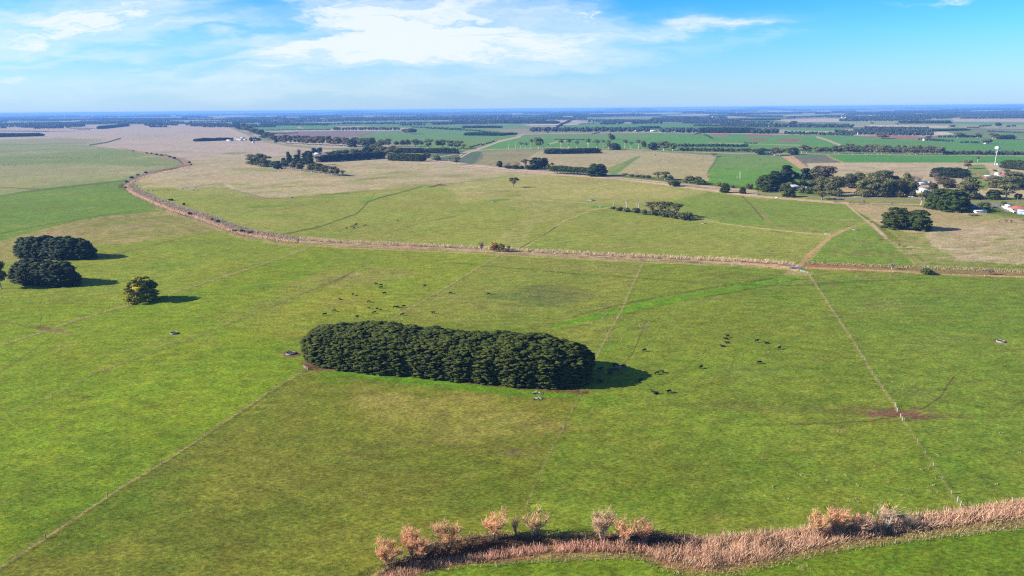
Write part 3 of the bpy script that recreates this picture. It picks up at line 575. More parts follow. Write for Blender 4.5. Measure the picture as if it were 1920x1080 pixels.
# --- drains, tracks and trodden lines
stroke((108, 158, 40), [(1035, 612, 3), (1070, 605, 4), (1100, 597, 5), (1150, 587, 6), (1200, 574, 6), (1260, 562, 6), (1320, 551, 6), (1400, 537, 5), (1450, 529, 4), (1500, 518, 4)], 5, 0.95, 1.5, 1.2)
stroke((80, 92, 48), [(1075, 594), (1120, 581), (1180, 568), (1250, 554), (1330, 540), (1400, 529), (1450, 522)], 1.3, 0.85, 1, 1, 0.4); stroke((80, 92, 48), [(1160, 593), (1210, 580), (1280, 564), (1350, 552), (1440, 536), (1500, 523)], 1.0, 0.75, 1, 1, 0.4)
stroke((84, 108, 50), [(850, 493), (920, 499), (1000, 506), (1080, 513), (1180, 520), (1300, 529), (1400, 534), (1450, 536), (1520, 534), (1560, 530), (1650, 526), (1740, 522)], 1.1, 0.8, 1, 0.8, 0.3)
stroke((84, 106, 46), [(700, 490), (640, 520), (560, 552), (480, 582)], 0.8, 0.6, 1, 0.8, 0.5)
stroke((190, 158, 112), [(1490, 508, 4), (1502, 496, 4), (1507, 488, 3.5), (1522, 473, 3), (1540, 458, 2.8), (1560, 443, 2.5), (1580, 433, 2.2), (1603, 424, 2)], 3, 0.95, 1, 0.8)
stroke((210, 176, 130), [(1310, 489, 1.5), (1400, 494, 2), (1470, 501, 2.5), (1495, 506, 3)], 2, 0.9, 1, 0.6); poly((176, 160, 110), [(1478, 506), (1525, 512), (1520, 518), (1470, 516)], 1.5, 1, 0.8)
stroke((150, 170, 70), [(1603, 424), (1625, 421)], 1.2, 0.7, 1)
stroke((206, 182, 142), [(1586, 382), (1610, 402), (1636, 422), (1660, 445)], 1.4, 0.9, 0.8, 0.2); stroke((206, 180, 150), [(1636, 421), (1662, 446)], 3.0, 1, 0.8, 0.1)
stroke((160, 156, 100), [(1662, 447), (1690, 462), (1715, 485), (1735, 498)], 2.5, 0.7, 1, 1, 0.4); stroke((206, 180, 130), [(1625, 413), (1656, 413)], 1.0, 0.8)
stroke((112, 100, 60), [(1604, 440), (1700, 446)], 1.0, 0.5, 1, 1.2, 0.6); stroke((128, 112, 70), [(1550, 472), (1700, 480)], 5.0, 0.4, 3, 3, 0.8)
stroke((86, 110, 44), [(530, 440), (600, 425), (668, 401), (680, 390), (690, 378), (715, 370), (770, 356), (790, 350)], 1.2, 0.85, 1, 0.6); stroke((84, 80, 54), [(806, 351), (828, 345)], 1.2, 0.9)
stroke((98, 112, 64), [(695, 449), (750, 430), (800, 415), (860, 404)], 0.9, 0.6, 1, 0.8, 0.5)
stroke((200, 190, 130), [(985, 463), (1010, 447), (1035, 428), (1060, 413), (1110, 394), (1145, 388)], 0.9, 0.7, 1, 0.6); stroke((80, 104, 48), [(975, 465), (1000, 452), (1020, 440), (1045, 424)], 1.0, 0.8, 1, 0.5)
stroke((180, 172, 116), [(905, 370), (990, 373), (1060, 378), (1110, 381)], 0.9, 0.6, 1, 0.5)
stroke((186, 180, 120), [(1315, 412), (1360, 420), (1440, 430), (1500, 436), (1560, 441)], 1.1, 0.85, 1, 0.5); stroke((140, 116, 80), [(1440, 423), (1500, 428), (1545, 436)], 1.6, 0.45, 1.5, 1.5, 0.6)
stroke((104, 112, 60), [(1392, 368), (1412, 388), (1432, 412)], 1.4, 0.85, 1, 0.6); stroke((168, 140, 96), [(1425, 398), (1436, 408), (1446, 420)], 2.0, 0.7, 1, 0.6)
stroke((96, 124, 54), [(0, 367), (60, 359), (110, 352), (170, 345), (237, 337)], 0.8, 0.85, 1, 0.4); stroke((120, 104, 74), [(-60, 351), (20, 352), (75, 355)], 1.0, 0.7, 1, 0.5)
stroke((88, 116, 48), [(-60, 452), (0, 438), (60, 426), (150, 410), (220, 400), (275, 392)], 0.8, 0.8, 1, 0.5)
stroke((70, 92, 66), [(168, 272), (200, 267), (226, 259.5)], 1.3, 0.95, 1, 0.3); stroke((84, 110, 62), [(310, 290), (335, 300), (345, 309), (330, 315), (280, 323), (262, 331), (248, 336)], 1.2, 0.85, 1, 0.5)
stroke((110, 120, 80), [(345, 352), (400, 345), (418, 344)], 0.8, 0.6); stroke((120, 120, 84), [(437, 356), (470, 364), (500, 372), (560, 371)], 0.9, 0.7); stroke((214, 192, 160), [(421, 345), (436, 352)], 1.2, 0.8)
stroke((150, 132, 90), [(258, 350), (300, 340), (420, 322)], 0.9, 0.4, 1, 0.8, 0.4); stroke((150, 132, 90), [(350, 330), (480, 325), (640, 330)], 0.8, 0.35, 1, 0.8, 0.4); stroke((120, 110, 70), [(700, 362), (830, 345), (920, 336)], 1.0, 0.4, 1, 1, 0.5)
stroke((120, 134, 90), [(0, 285), (100, 280), (250, 282)], 0.7, 0.5); stroke((110, 120, 90), [(0, 272), (80, 270), (160, 268)], 0.6, 0.5)
stroke((114, 130, 70), [(205, 309), (345, 310)], 0.6, 0.5, 1, 0.4, 0.5)
stroke((94, 118, 50), [(1348, 294), (1326, 326)], 0.9, 0.8); stroke((190, 182, 130), [(1204, 292), (1158, 326)], 0.8, 0.8)
for pts in ([(1540, 312), (1600, 311), (1640, 314)], [(1660, 322), (1690, 315), (1740, 314)], [(1560, 318), (1600, 320), (1650, 326), (1700, 321), (1760, 319)]): stroke((140, 144, 96), pts, 0.7, 0.6, 1, 0.8)
# mud and trodden soil
MUD = (130, 100, 76)
blob(MUD, 85, 617, 24, 5, 0.9, 0.15, 0.7); blob((150, 130, 96), 115, 622, 26, 6, 0.7, 0.25, 1.0); stroke((118, 106, 70), [(0, 601), (50, 612), (80, 616)], 0.9, 0.7, 1, 0.8); stroke((110, 112, 60), [(75, 612), (78, 590), (72, 574), (80, 560)], 0.9, 0.7, 1, 2)
stroke((112, 120, 60), [(100, 630), (70, 650), (30, 680), (-20, 710)], 1.0, 0.7, 1, 1); stroke((104, 128, 46), [(0, 696), (40, 670), (95, 636)], 1.0, 0.6, 1, 1)
stroke((134, 120, 84), [(280, 644), (310, 637), (345, 640), (390, 646), (420, 650)], 1.8, 0.6, 3, 3, 0.5)
blob((112, 88, 74), 326, 626, 12, 3, 0.8, 0, 0.4); blob((128, 92, 76), 546, 664, 20, 7, 1.0, 0, 0.25, 1, 0.3)
blob(MUD, 580, 683, 20, 9, 0.95, 0.2, 0.6); blob((130, 96, 80), 600, 692, 30, 5, 0.8, 0.05, 0.7)
stroke((116, 72, 62), [(575, 688, 3), (640, 693, 2), (760, 703, 2.5), (900, 719, 3), (1000, 729, 4), (1100, 733, 6)], 3, 0.8, 2, 2, 0.3)
blob((130, 98, 74), 1690, 776, 78, 13, 0.95, 0.03, 1.0); blob((138, 104, 80), 1694, 776, 30, 8, 0.9, 0, 0.4); blob((112, 108, 70), 1640, 768, 70, 6, 0.6, 0.08, 1.2); blob((112, 112, 72), 1770, 780, 60, 5, 0.5, 0.05, 1.2)
stroke((98, 82, 60), [(1725, 768), (1745, 757), (1765, 742), (1775, 725), (1790, 705)], 1.4, 0.8, 1, 1.4); stroke((104, 112, 62), [(1790, 705), (1815, 685), (1840, 665)], 0.8, 0.5, 1, 1)
stroke((100, 84, 60), [(1480, 795), (1560, 794), (1620, 790), (1680, 782)], 1.2, 0.7, 1, 1.4); stroke((104, 92, 62), [(1740, 782), (1800, 783), (1870, 790), (1920, 793)], 0.9, 0.6, 1, 1.4, 0.3); stroke((110, 100, 60), [(1665, 803), (1668, 792), (1685, 788)], 0.9, 0.7)
stroke((112, 108, 64), [(1300, 742), (1400, 775), (1480, 795)], 0.8, 0.5, 1, 2, 0.3); stroke((130, 126, 66), [(1205, 690), (1240, 702), (1300, 701)], 0.8, 0.4)
stroke((104, 90, 60), [(1172, 679), (1185, 665), (1194, 645), (1202, 625), (1212, 600)], 1.0, 0.8, 1, 0.8); stroke((128, 140, 60), [(1080, 750), (1050, 790), (1030, 830)], 0.9, 0.5, 1, 2)
blob((120, 96, 78), 1160, 686, 18, 5, 0.6); blob((150, 128, 104), 1877, 641, 17, 5, 0.95, 0.15, 0.25, 1, 0.4); stroke((120, 128, 84), [(1845, 636), (1870, 638)], 1, 0.6)
for k in range(11): stroke((84, 108, 40), [(95 + k * 5.5, 570 - (k % 3)), (125 + k * 5.5, 556 - (k % 4))], 0.6, 0.35, 1, 1.5)
stroke((84, 112, 40), [(300, 740), (420, 690), (560, 640)], 0.9, 0.35, 1.5, 2); stroke((84, 112, 40), [(560, 730), (590, 690), (600, 700)], 0.7, 0.35); stroke((104, 110, 60), [(0, 1048), (60, 1020), (150, 965), (230, 930)], 1.6, 0.5, 2, 2, 0.3)
stroke((190, 166, 120), [(650, 518), (672, 512)], 0.9, 0.9); stroke((90, 70, 50), [(630, 526), (655, 515)], 1.0, 0.8)
for k in range(26):      # cattle pads and old wheel marks
    x_ = rnd.uniform(0, 1850); y_ = rnd.uniform(520, 980); a_ = rnd.uniform(-.5, .15); L_ = rnd.uniform(60, 220); pts_ = [(x_ + L_ * t_ / 4, y_ + a_ * L_ * t_ / 4 + rnd.uniform(-3, 3)) for t_ in range(5)]
    stroke(rnd.choice([(92, 112, 46), (142, 142, 84), (96, 108, 56)]), pts_, 0.7, 0.4, 1.2, 1.6, 0.3)
for k in range(60):      # thin, dry and dunged spots
    x_ = rnd.uniform(0, 1900); y_ = rnd.uniform(500, 1000); s_ = (y_ - 200) / 500
    blob(rnd.choice([(146, 140, 84), (84, 118, 40), (120, 112, 72), (152, 150, 84)]), x_, y_, rnd.uniform(5, 16) * s_ + 3, rnd.uniform(1.5, 4) * s_ + 1, rnd.uniform(.25, .6), rnd.uniform(-.2, .1), 1.0, 1, 0.7)
stroke((98, 112, 52), [(1040, 836, 1.5), (900, 848, 3), (820, 838, 2)], 2, 0.45, 3, 5, 0.5); blob((128, 112, 76), 960, 848, 26, 8, 0.6, 0, 1.0); blob((130, 118, 78), 845, 832, 18, 8, 0.5, 0.1, 1.0)
# tyre pairs and worn fence strips, a darker line painted beside as their shade
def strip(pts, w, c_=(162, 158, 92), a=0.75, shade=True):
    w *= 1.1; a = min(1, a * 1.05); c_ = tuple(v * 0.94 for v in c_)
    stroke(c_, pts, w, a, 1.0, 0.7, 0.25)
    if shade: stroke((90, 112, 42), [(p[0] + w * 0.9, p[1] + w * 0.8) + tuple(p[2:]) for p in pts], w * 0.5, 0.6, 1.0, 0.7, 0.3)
FA = [(-60, 1105, 3.2), (0, 1066, 3), (120, 987, 2.6), (230, 913, 2.2), (310, 865, 2), (400, 806, 1.7), (500, 738, 1.4), (574, 692, 1.2)]
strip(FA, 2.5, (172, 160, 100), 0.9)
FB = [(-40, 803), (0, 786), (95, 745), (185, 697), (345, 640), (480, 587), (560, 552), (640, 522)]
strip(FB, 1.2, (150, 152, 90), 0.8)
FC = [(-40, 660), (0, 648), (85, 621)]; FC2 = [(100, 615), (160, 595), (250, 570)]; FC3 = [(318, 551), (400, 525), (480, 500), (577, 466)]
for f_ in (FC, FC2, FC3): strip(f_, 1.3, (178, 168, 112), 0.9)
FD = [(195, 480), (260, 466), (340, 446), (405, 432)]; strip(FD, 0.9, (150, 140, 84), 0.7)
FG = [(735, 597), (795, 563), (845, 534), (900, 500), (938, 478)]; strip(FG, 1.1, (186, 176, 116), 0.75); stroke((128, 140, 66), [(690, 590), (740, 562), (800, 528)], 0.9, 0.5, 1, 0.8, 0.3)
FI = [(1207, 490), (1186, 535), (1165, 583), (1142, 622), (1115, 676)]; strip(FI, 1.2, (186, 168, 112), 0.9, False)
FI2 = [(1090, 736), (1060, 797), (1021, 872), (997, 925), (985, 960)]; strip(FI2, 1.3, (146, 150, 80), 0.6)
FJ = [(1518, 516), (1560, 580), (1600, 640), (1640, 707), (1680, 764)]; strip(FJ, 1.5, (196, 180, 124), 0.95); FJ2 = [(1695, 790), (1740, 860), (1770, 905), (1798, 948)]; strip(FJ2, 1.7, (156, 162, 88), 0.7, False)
stroke((168, 166, 120), [(1518, 515), (1600, 503)], 0.8, 0.4)

# overall grain: broad damp and dry parts, then clumps
lum = 1 + 0.16 * (big - 0.5) * 2 * 0.6 + 0.14 * (mid - 0.5) * 2 + 0.12 * (fine - 0.5) * 2
near_w = np.clip(1 - (gy - 1500) / 3500, 0.15, 1)
gcol *= (1 + (lum - 1) * near_w)[..., None]
yel = ((fbm(gx / 45.0, gy / 30.0, 44, 5) - 0.5) * 0.5 + (fbm(gx / 8.0, gy / 8.0, 45, 3) - 0.5) * 0.35) * near_w
gcol[..., 0] *= 1 + yel * 0.55; gcol[..., 2] *= 1 + yel * 0.45
grn = np.clip((gcol[..., 1] / (gcol[..., 0] + 1e-4) - 0.85) / 0.4, 0, 1)[..., None]; gcol *= np.array([1.09, 0.90, 0.68]) * grn + np.array([1.03, 0.95, 0.92]) * (1 - grn)          # the sun is warm and the sky blue: balance
fm_ = (np.clip((gy - 1100) / 700, 0, 1) * 0.16)[..., None]; gcol = gcol * (1 - fm_) + gcol.mean(-1, keepdims=True) * fm_ * np.array([1.1, 1.0, 0.9])
gcol = np.clip(gcol, 0.003, 0.9)

gz = np.zeros_like(gx)
# the creek beds lie lower than the paddocks
def lower(pts, dz):
    r, c = win(min(p[0] for p in pts) - 30, min(p[1] for p in pts) - 14, max(p[0] for p in pts) + 30, max(p[1] for p in pts) + 14)
    x = pu[r, c]; y = pv[r, c]; al = np.zeros(x.shape)
    for p, q in zip(pts[:-1], pts[1:]):
        ex, ey = q[0] - p[0], q[1] - p[1]; t = np.clip(((x - p[0]) * ex + (y - p[1]) * ey) / (ex * ex + ey * ey + 1e-9), 0, 1)
        d = np.hypot(x - p[0] - t * ex, y - p[1] - t * ey); hw = p[2] + (q[2] - p[2]) * t
        al = np.maximum(al, np.clip(1.1 - d / hw, 0, 1))
    gz[r, c] -= dz * np.minimum(al * 1.6, 1)
lower([(p[0], p[1] + 1, p[2] * 0.7) for p in CREEK2], 1.2); lower([(p[0], p[1] - 2, 3) for p in CREEK3], 1.2)
lower([(560, 1140, 14), (700, 1078, 14), (830, 1038, 14), (1000, 1022, 12), (1180, 1024, 12), (1300, 1038, 18), (1450, 1020, 16), (1700, 985, 14), (1920, 958, 14)], 1.0)
gz += np.where(gy < 900, (fbm(gx / 5.0, gy / 5.0, 61, 3) - 0.5) * 0.28, 0) * np.clip((900 - gy) / 300, 0, 1)

Vg = np.stack([gx, gy, gz], -1).reshape(-1, 3)
idx = np.arange(NR * NC).reshape(NR, NC)
Qg = np.stack([idx[1:, :-1], idx[1:, 1:], idx[:-1, 1:], idx[:-1, :-1]], -1).reshape(-1, 4)
me = bpy.data.meshes.new('ground')
me.vertices.add(len(Vg)); me.vertices.foreach_set('co', Vg.astype(np.float32).ravel())
me.loops.add(Qg.size); me.loops.foreach_set('vertex_index', Qg.astype(np.int32).ravel())
me.polygons.add(len(Qg)); me.polygons.foreach_set('loop_start', np.arange(0, Qg.size, 4, dtype=np.int32)); me.polygons.foreach_set('loop_total', np.full(len(Qg), 4, np.int32))
me.update(calc_edges=True)
ca = me.color_attributes.new('soil', 'FLOAT_COLOR', 'POINT')
ca.data.foreach_set('color', np.concatenate([gcol.reshape(-1, 3), np.ones((NR * NC, 1))], 1).astype(np.float32).ravel())
m, nt, b = new_mat('pasture')
at = nd(nt, 'ShaderNodeAttribute', attribute_name='soil'); gm = nd(nt, 'ShaderNodeNewGeometry')
def gnoise(scale, det, rough=0.6):
    n = nd(nt, 'ShaderNodeTexNoise'); n.inputs['Scale'].default_value = scale; n.inputs['Detail'].default_value = det; n.inputs['Roughness'].default_value = rough
    mg = nd(nt, 'ShaderNodeMapping'); mg.inputs['Rotation'].default_value = (0, 0, math.radians(-48)); mg.inputs['Scale'].default_value = (0.62, 1.25, 1); nt.links.new(gm.outputs['Position'], mg.inputs['Vector']); nt.links.new(mg.outputs[0], n.inputs['Vector']); return n.outputs[0]
n1 = gnoise(0.9, 4); n2 = gnoise(0.17, 4, 0.65)
v1 = mrange(nt, n1, 0.42, 1.58, 0.25, 0.75); v2 = mrange(nt, n2, 0.66, 1.34, 0.28, 0.72)
mu = nd(nt, 'ShaderNodeMath', operation='MULTIPLY'); nt.links.new(v1, mu.inputs[0]); nt.links.new(v2, mu.inputs[1])
hs = nd(nt, 'ShaderNodeHueSaturation'); nt.links.new(at.outputs['Color'], hs.inputs['Color']); nt.links.new(mu.outputs[0], hs.inputs['Value'])
nt.links.new(mrange(nt, gnoise(0.31, 5, 0.7), 0.478, 0.52, 0.3, 0.7), hs.inputs['Hue'])
nt.links.new(hs.outputs[0], b.inputs['Base Color']); b.inputs['Roughness'].default_value = 0.95; b.inputs['Specular IOR Level'].default_value = 0.05
bp = nd(nt, 'ShaderNodeBump'); bp.inputs['Strength'].default_value = 0.8; bp.inputs['Distance'].default_value = 0.6
nt.links.new(gnoise(0.75, 5, 0.7), bp.inputs['Height']); nt.links.new(bp.outputs[0], b.inputs['Normal'])
me.materials.append(m)
ground = link(bpy.data.objects.new('ground', me)); ground['kind'] = 'structure'
def cut_mem():
    global pu, pv, pd, gx, gy, gz, gcol, w1, w2, wb1, fine, mid, big, Vg, Qg, idx, lum, yel, cellx, celly, hh_, h2_
    pu = pv = pd = gx = gy = gz = gcol = w1 = w2 = wb1 = fine = mid = big = Vg = Qg = idx = lum = yel = cellx = celly = hh_ = h2_ = None
cut_mem()

# ------------------------------------------------------------------ foliage builders
ICO_V = None
def ico():
    global ICO_V, ICO_T
    if ICO_V is None:
        p = (1 + 5 ** 0.5) / 2
        V = np.array([[-1, p, 0], [1, p, 0], [-1, -p, 0], [1, -p, 0], [0, -1, p], [0, 1, p], [0, -1, -p], [0, 1, -p], [p, 0, -1], [p, 0, 1], [-p, 0, -1], [-p, 0, 1]], float)
        T = [[0, 11, 5], [0, 5, 1], [0, 1, 7], [0, 7, 10], [0, 10, 11], [1, 5, 9], [5, 11, 4], [11, 10, 2], [10, 7, 6], [7, 1, 8], [3, 9, 4], [3, 4, 2], [3, 2, 6], [3, 6, 8], [3, 8, 9], [4, 9, 5], [2, 4, 11], [6, 2, 10], [8, 6, 7], [9, 8, 1]]
        V = [v / np.linalg.norm(v) for v in V]; out = []
        cache = {}
        def midp(a, b):
            k = (min(a, b), max(a, b))
            if k not in cache: v = V[a] + V[b]; V.append(v / np.linalg.norm(v)); cache[k] = len(V) - 1
            return cache[k]
        for a, b_, c_ in T:
            ab, bc, ca_ = midp(a, b_), midp(b_, c_), midp(c_, a); out += [[a, ab, ca_], [b_, bc, ab], [c_, ca_, bc], [ab, bc, ca_]]
        ICO_V = np.array(V); ICO_T = np.array(out)
    return ICO_V, ICO_T
def cores(g, cl, k, rs, m=0, rough=0.18):
    V, T = ico()
    for c in cl:
        d = V * (1 + rs.uniform(-rough, rough, (len(V), 1)))
        g.add(d * np.array(c[3:6]) * k + np.array(c[:3]), None, T, m)
def leaves(g, pos, nrm, size, rs, m=0, aspect=1.6, jit=0.9):
    "one small quad per position; nrm is the preferred facing"
    n = len(pos)
    nr = nrm + rs.normal(0, jit, (n, 3)); nr /= np.linalg.norm(nr, axis=1, keepdims=True) + 1e-9
    a = np.cross(nr, rs.normal(0, 1, (n, 3))); a /= np.linalg.norm(a, axis=1, keepdims=True) + 1e-9
    b_ = np.cross(nr, a); s_ = size * rs.uniform(0.6, 1.35, (n, 1)); a = a * s_ * aspect * 0.5; b_ = b_ * s_ * 0.5
    V = np.stack([pos - a, pos - b_, pos + a, pos + b_], 1).reshape(-1, 3)
    g.add(V, np.arange(4 * n).reshape(n, 4), None, m)
def shell(cl, dens, rs, lo=0.82, hi=1.12, zmin=0.15, cut=-0.55, cull=True):
    "points over the outside of a set of ellipsoid clumps"
    P_, N_ = [], []
    for c in cl:
        c = np.asarray(c, float); ar = 4 * math.pi * ((c[3] * c[4]) ** 1.6 / 3 + (c[3] * c[5]) ** 1.6 / 3 + (c[4] * c[5]) ** 1.6 / 3) ** (1 / 1.6)
        n = int(ar * dens) + 4; d = rs.normal(0, 1, (n, 3)); d /= np.linalg.norm(d, axis=1, keepdims=True); d = d[d[:, 2] > cut]
        p = c[:3] + d * c[3:6] * rs.uniform(lo, hi, (len(d), 1)); nn = d / c[3:6]; nn /= np.linalg.norm(nn, axis=1, keepdims=True)
        P_.append(p); N_.append(nn)
    P_ = np.concatenate(P_); N_ = np.concatenate(N_); keep = np.ones(len(P_), bool)
    for c in (cl if cull else ()):
        c = np.asarray(c, float); keep &= (((P_ - c[:3]) / (c[3:6] * 0.8)) ** 2).sum(1) > 1
    keep &= P_[:, 2] > zmin
    return P_[keep], N_[keep]

def gum_clumps(rs, H, W, trunk=0.28, n=12, spread=1.0):
    cl = []
    for i in range(n):
        t = rs.uniform(0, 1); z = H * (trunk + 0.12 + (0.88 - trunk - 0.10) * t)
        rr = W * 0.5 * (0.35 + 0.65 * math.sin(math.pi * min(1, 0.25 + 0.75 * (1 - t)))) * spread
        a = rs.uniform(0, 2 * math.pi); q = rr * rs.uniform(0.25, 0.72)
        r_ = W * rs.uniform(0.14, 0.23)
        cl.append((q * math.cos(a), q * math.sin(a), z, r_, r_, r_ * rs.uniform(0.6, 0.85)))
    cl.append((0, 0, H * 0.86, W * 0.22, W * 0.22, H * 0.13))
    return cl
def trunk_geo(g, H, W, cl, rs, m=0, r=None):
    r = r or H * 0.028
    lean = rs.uniform(-0.03, 0.03, 2) * H
    g.tube([(0, 0, -0.2), (lean[0] * .4, lean[1] * .4, H * 0.28), (lean[0], lean[1], H * 0.55), (lean[0], lean[1], H * 0.8)], [r * 1.4, r, r * 0.7, r * 0.3], 6, m)
    for c in cl[:7]: g.tube([(lean[0] * .5, lean[1] * .5, H * 0.3), (c[0] * 0.5, c[1] * 0.5, (c[2] + H * 0.3) / 2), (c[0], c[1], c[2])], [r * 0.6, r * 0.42, r * 0.2], 4, m, False)

PROTO = {}
def tree_proto(kind, i, near=False):
    key = (kind, i, near)
    if key in PROTO: return PROTO[key]
    rs = np.random.RandomState(abs(hash_s(kind)) % 9999 + i * 31 + near)
    g = G(); t = G(); H, W = 15.0, 13.0; leaf = 0.62 if near else 0.95; dn = 2.6 if near else 1.1
    mat, bark = M['gum'], M['bark']
    if kind in ('gum', 'brown_gum'):
        H, W = 16.0, 14.0; cl = gum_clumps(rs, H, W, 0.2, 16); mat = M['gum'] if kind == 'gum' else M['gumb']; bark = M['barkp']
        cores(g, cl, 0.72, rs); p, n = shell(cl, dn, rs, 0.75, 1.2, 1.0); leaves(g, p, n, leaf, rs); trunk_geo(t, H, W, cl, rs)
    elif kind == 'full_gum':       # crown nearly down to the ground
        H, W = 15.0, 13.0; cl = gum_clumps(rs, H, W, 0.02, 20); cl += [(rs.uniform(-3, 3), rs.uniform(-3, 3), H * 0.2, 3.2, 3.2, 2.6) for _ in range(4)]; bark = M['barkp']
        cores(g, cl, 0.72, rs); p, n = shell(cl, dn, rs, 0.78, 1.2, 0.4); leaves(g, p, n, leaf, rs); trunk_geo(t, H, W, cl, rs)
    elif kind == 'open_gum':       # tall bare trunk, small tufted crown
        H, W = 17.0, 10.0; cl = [c for c in gum_clumps(rs, H, W, 0.48, 9)]; bark = M['barkp']
        cl = [(c[0], c[1], c[2], c[3] * 0.85, c[4] * 0.85, c[5] * 0.8) for c in cl]
        cores(g, cl, 0.55, rs); p, n = shell(cl, dn * 0.8, rs, 0.6, 1.25, 1.0, -0.9); leaves(g, p, n, leaf, rs); trunk_geo(t, H, W, cl, rs, r=0.4)
    elif kind == 'umbrella':       # flat topped pine on a forked trunk
        H, W = 14.0, 15.0; cl = []
        for k in range(14):
            a = rs.uniform(0, 6.28); q = W * 0.38 * rs.uniform(0.1, 1) ** 0.6; z = H * (0.88 - 0.32 * (q / (W * 0.38)) ** 2 * rs.uniform(0.3, 1.4)); cl.append((q * math.cos(a), q * math.sin(a), z, 2.3, 2.3, 1.1))
        cores(g, cl, 0.6, rs); p, n = shell(cl, dn, rs, 0.7, 1.15, 1.0, -0.6); leaves(g, p, n, leaf, rs); trunk_geo(t, H * 0.8, W, cl[:7], rs, r=0.5); mat = M['gum']
        for c in cl[7:12]: t.tube([(0, 0, H * 0.3), (c[0] * .6, c[1] * .6, c[2] * .75), c[:3]], [0.3, 0.2, 0.1], 4, 0, False)
    elif kind in ('cypress', 'golden_cypress', 'dark_cypress'):
        H, W = 15.0, 15.0; cl = [(0, 0, H * 0.42, W * 0.36, W * 0.36, H * 0.44)]; pl = []
        nP = 130 if near else 70
        for k in range(nP):
            z = H * rs.uniform(0.03, 0.97); pr = math.sqrt(max(0.03, 1 - ((z / H - 0.28) / 0.74) ** 2)) * W * 0.46; a = rs.uniform(0, 6.28); q = pr * rs.uniform(0.86, 1.05)
            rr = rs.uniform(1.0, 1.9); pl.append((q * math.cos(a), q * math.sin(a), z, rr, rr, rr * 0.42))
        mat = {'cypress': M['cyp'], 'golden_cypress': M['gold'], 'dark_cypress': M['cypd']}[kind]
        cores(g, cl, 0.98, rs, 0, 0.1); cores(g, pl, 0.85, rs, 0, 0.28); p, n = shell(pl, dn * 1.1, rs, 0.6, 1.15, 0.15, -0.9); n = n * 0.6 + np.array([0, 0, 0.7]); leaves(g, p, n, leaf, rs, 0, 1.9, 0.5)
        t.tube([(0, 0, -0.3), (0, 0, H * 0.3), (0, 0, H * 0.75)], [0.6, 0.45, 0.1], 6)
    elif kind == 'pine':
        H, W = 17.0, 12.0; cl = []
        for k in range(26):
            z = H * rs.uniform(0.08, 0.95); pr = W * 0.42 * (1.08 - 0.85 * (z / H) ** 1.6); a = rs.uniform(0, 6.28); q = pr * rs.uniform(0.5, 1); rr = rs.uniform(1.3, 2.3); cl.append((q * math.cos(a), q * math.sin(a), z, rr, rr, rr * 0.75))
        cl += [(0, 0, H * 0.35, W * 0.3, W * 0.3, H * 0.3), (0, 0, H * 0.68, W * 0.2, W * 0.2, H * 0.24)]; mat = M['pine']
        cores(g, cl, 0.78, rs); p, n = shell(cl, dn, rs, 0.8, 1.15, 0.3); leaves(g, p, n, leaf, rs); t.tube([(0, 0, -0.3), (0, 0, H * 0.3), (0, 0, H * 0.85)], [0.5, 0.4, 0.1], 6)
    elif kind in ('bush', 'fresh_bush', 'ochre_bush', 'dark_bush'):
        H, W = 4.0, 5.0; cl = [(rs.uniform(-1.2, 1.2), rs.uniform(-1.2, 1.2), rs.uniform(1.0, 2.6), 1.3, 1.3, 1.1) for _ in range(9)] + [(0, 0, 1.2, 1.9, 1.9, 1.3)]
        mat = {'bush': M['shrub'], 'fresh_bush': M['bright'], 'ochre_bush': M['ochre'], 'dark_bush': M['pine']}[kind]
        cores(g, cl, 0.75, rs); p, n = shell(cl, 6 if near else 3.5, rs, 0.75, 1.2, 0.05); leaves(g, p, n, 0.42, rs); t.tube([(0, 0, -0.2), (0, 0, 1.6)], [0.12, 0.06], 5)
    PROTO[key] = (g.mesh(kind + '_crown', [mat]), t.mesh(kind + '_trunk', [bark]), H, W, (g, t, mat, bark))
    return PROTO[key]
def hash_s(s):
    h = 7
    for ch in s: h = (h * 31 + ord(ch)) % 100003
    return h
JOIN = {}
def joined(kind, i):
    "crown and trunk in one mesh, for trees a few pixels high"
    if (kind, i) not in JOIN:
        _, _, H, W, (g, t, mat, bark) = tree_proto(kind, i); j = G()
        for a in g.v and [g]:
            V = np.concatenate(a.v); j.add(V, np.concatenate(a.q) if a.q else None, np.concatenate(a.t) if a.t else None, 0)
        j.add(np.concatenate(t.v), np.concatenate(t.q), np.concatenate(t.t) if t.t else None, 1)
        JOIN[(kind, i)] = (j.mesh(kind, [mat, bark]), H, W)
    return JOIN[(kind, i)]
NAMES = {'gum': 'gum_tree', 'brown_gum': 'gum_tree', 'full_gum': 'gum_tree', 'open_gum': 'gum_tree', 'umbrella': 'pine_tree', 'cypress': 'cypress_tree', 'golden_cypress': 'cypress_tree', 'dark_cypress': 'cypress_tree', 'pine': 'pine_tree',
         'bush': 'bush', 'fresh_bush': 'bush', 'ochre_bush': 'bush', 'dark_bush': 'bush'}
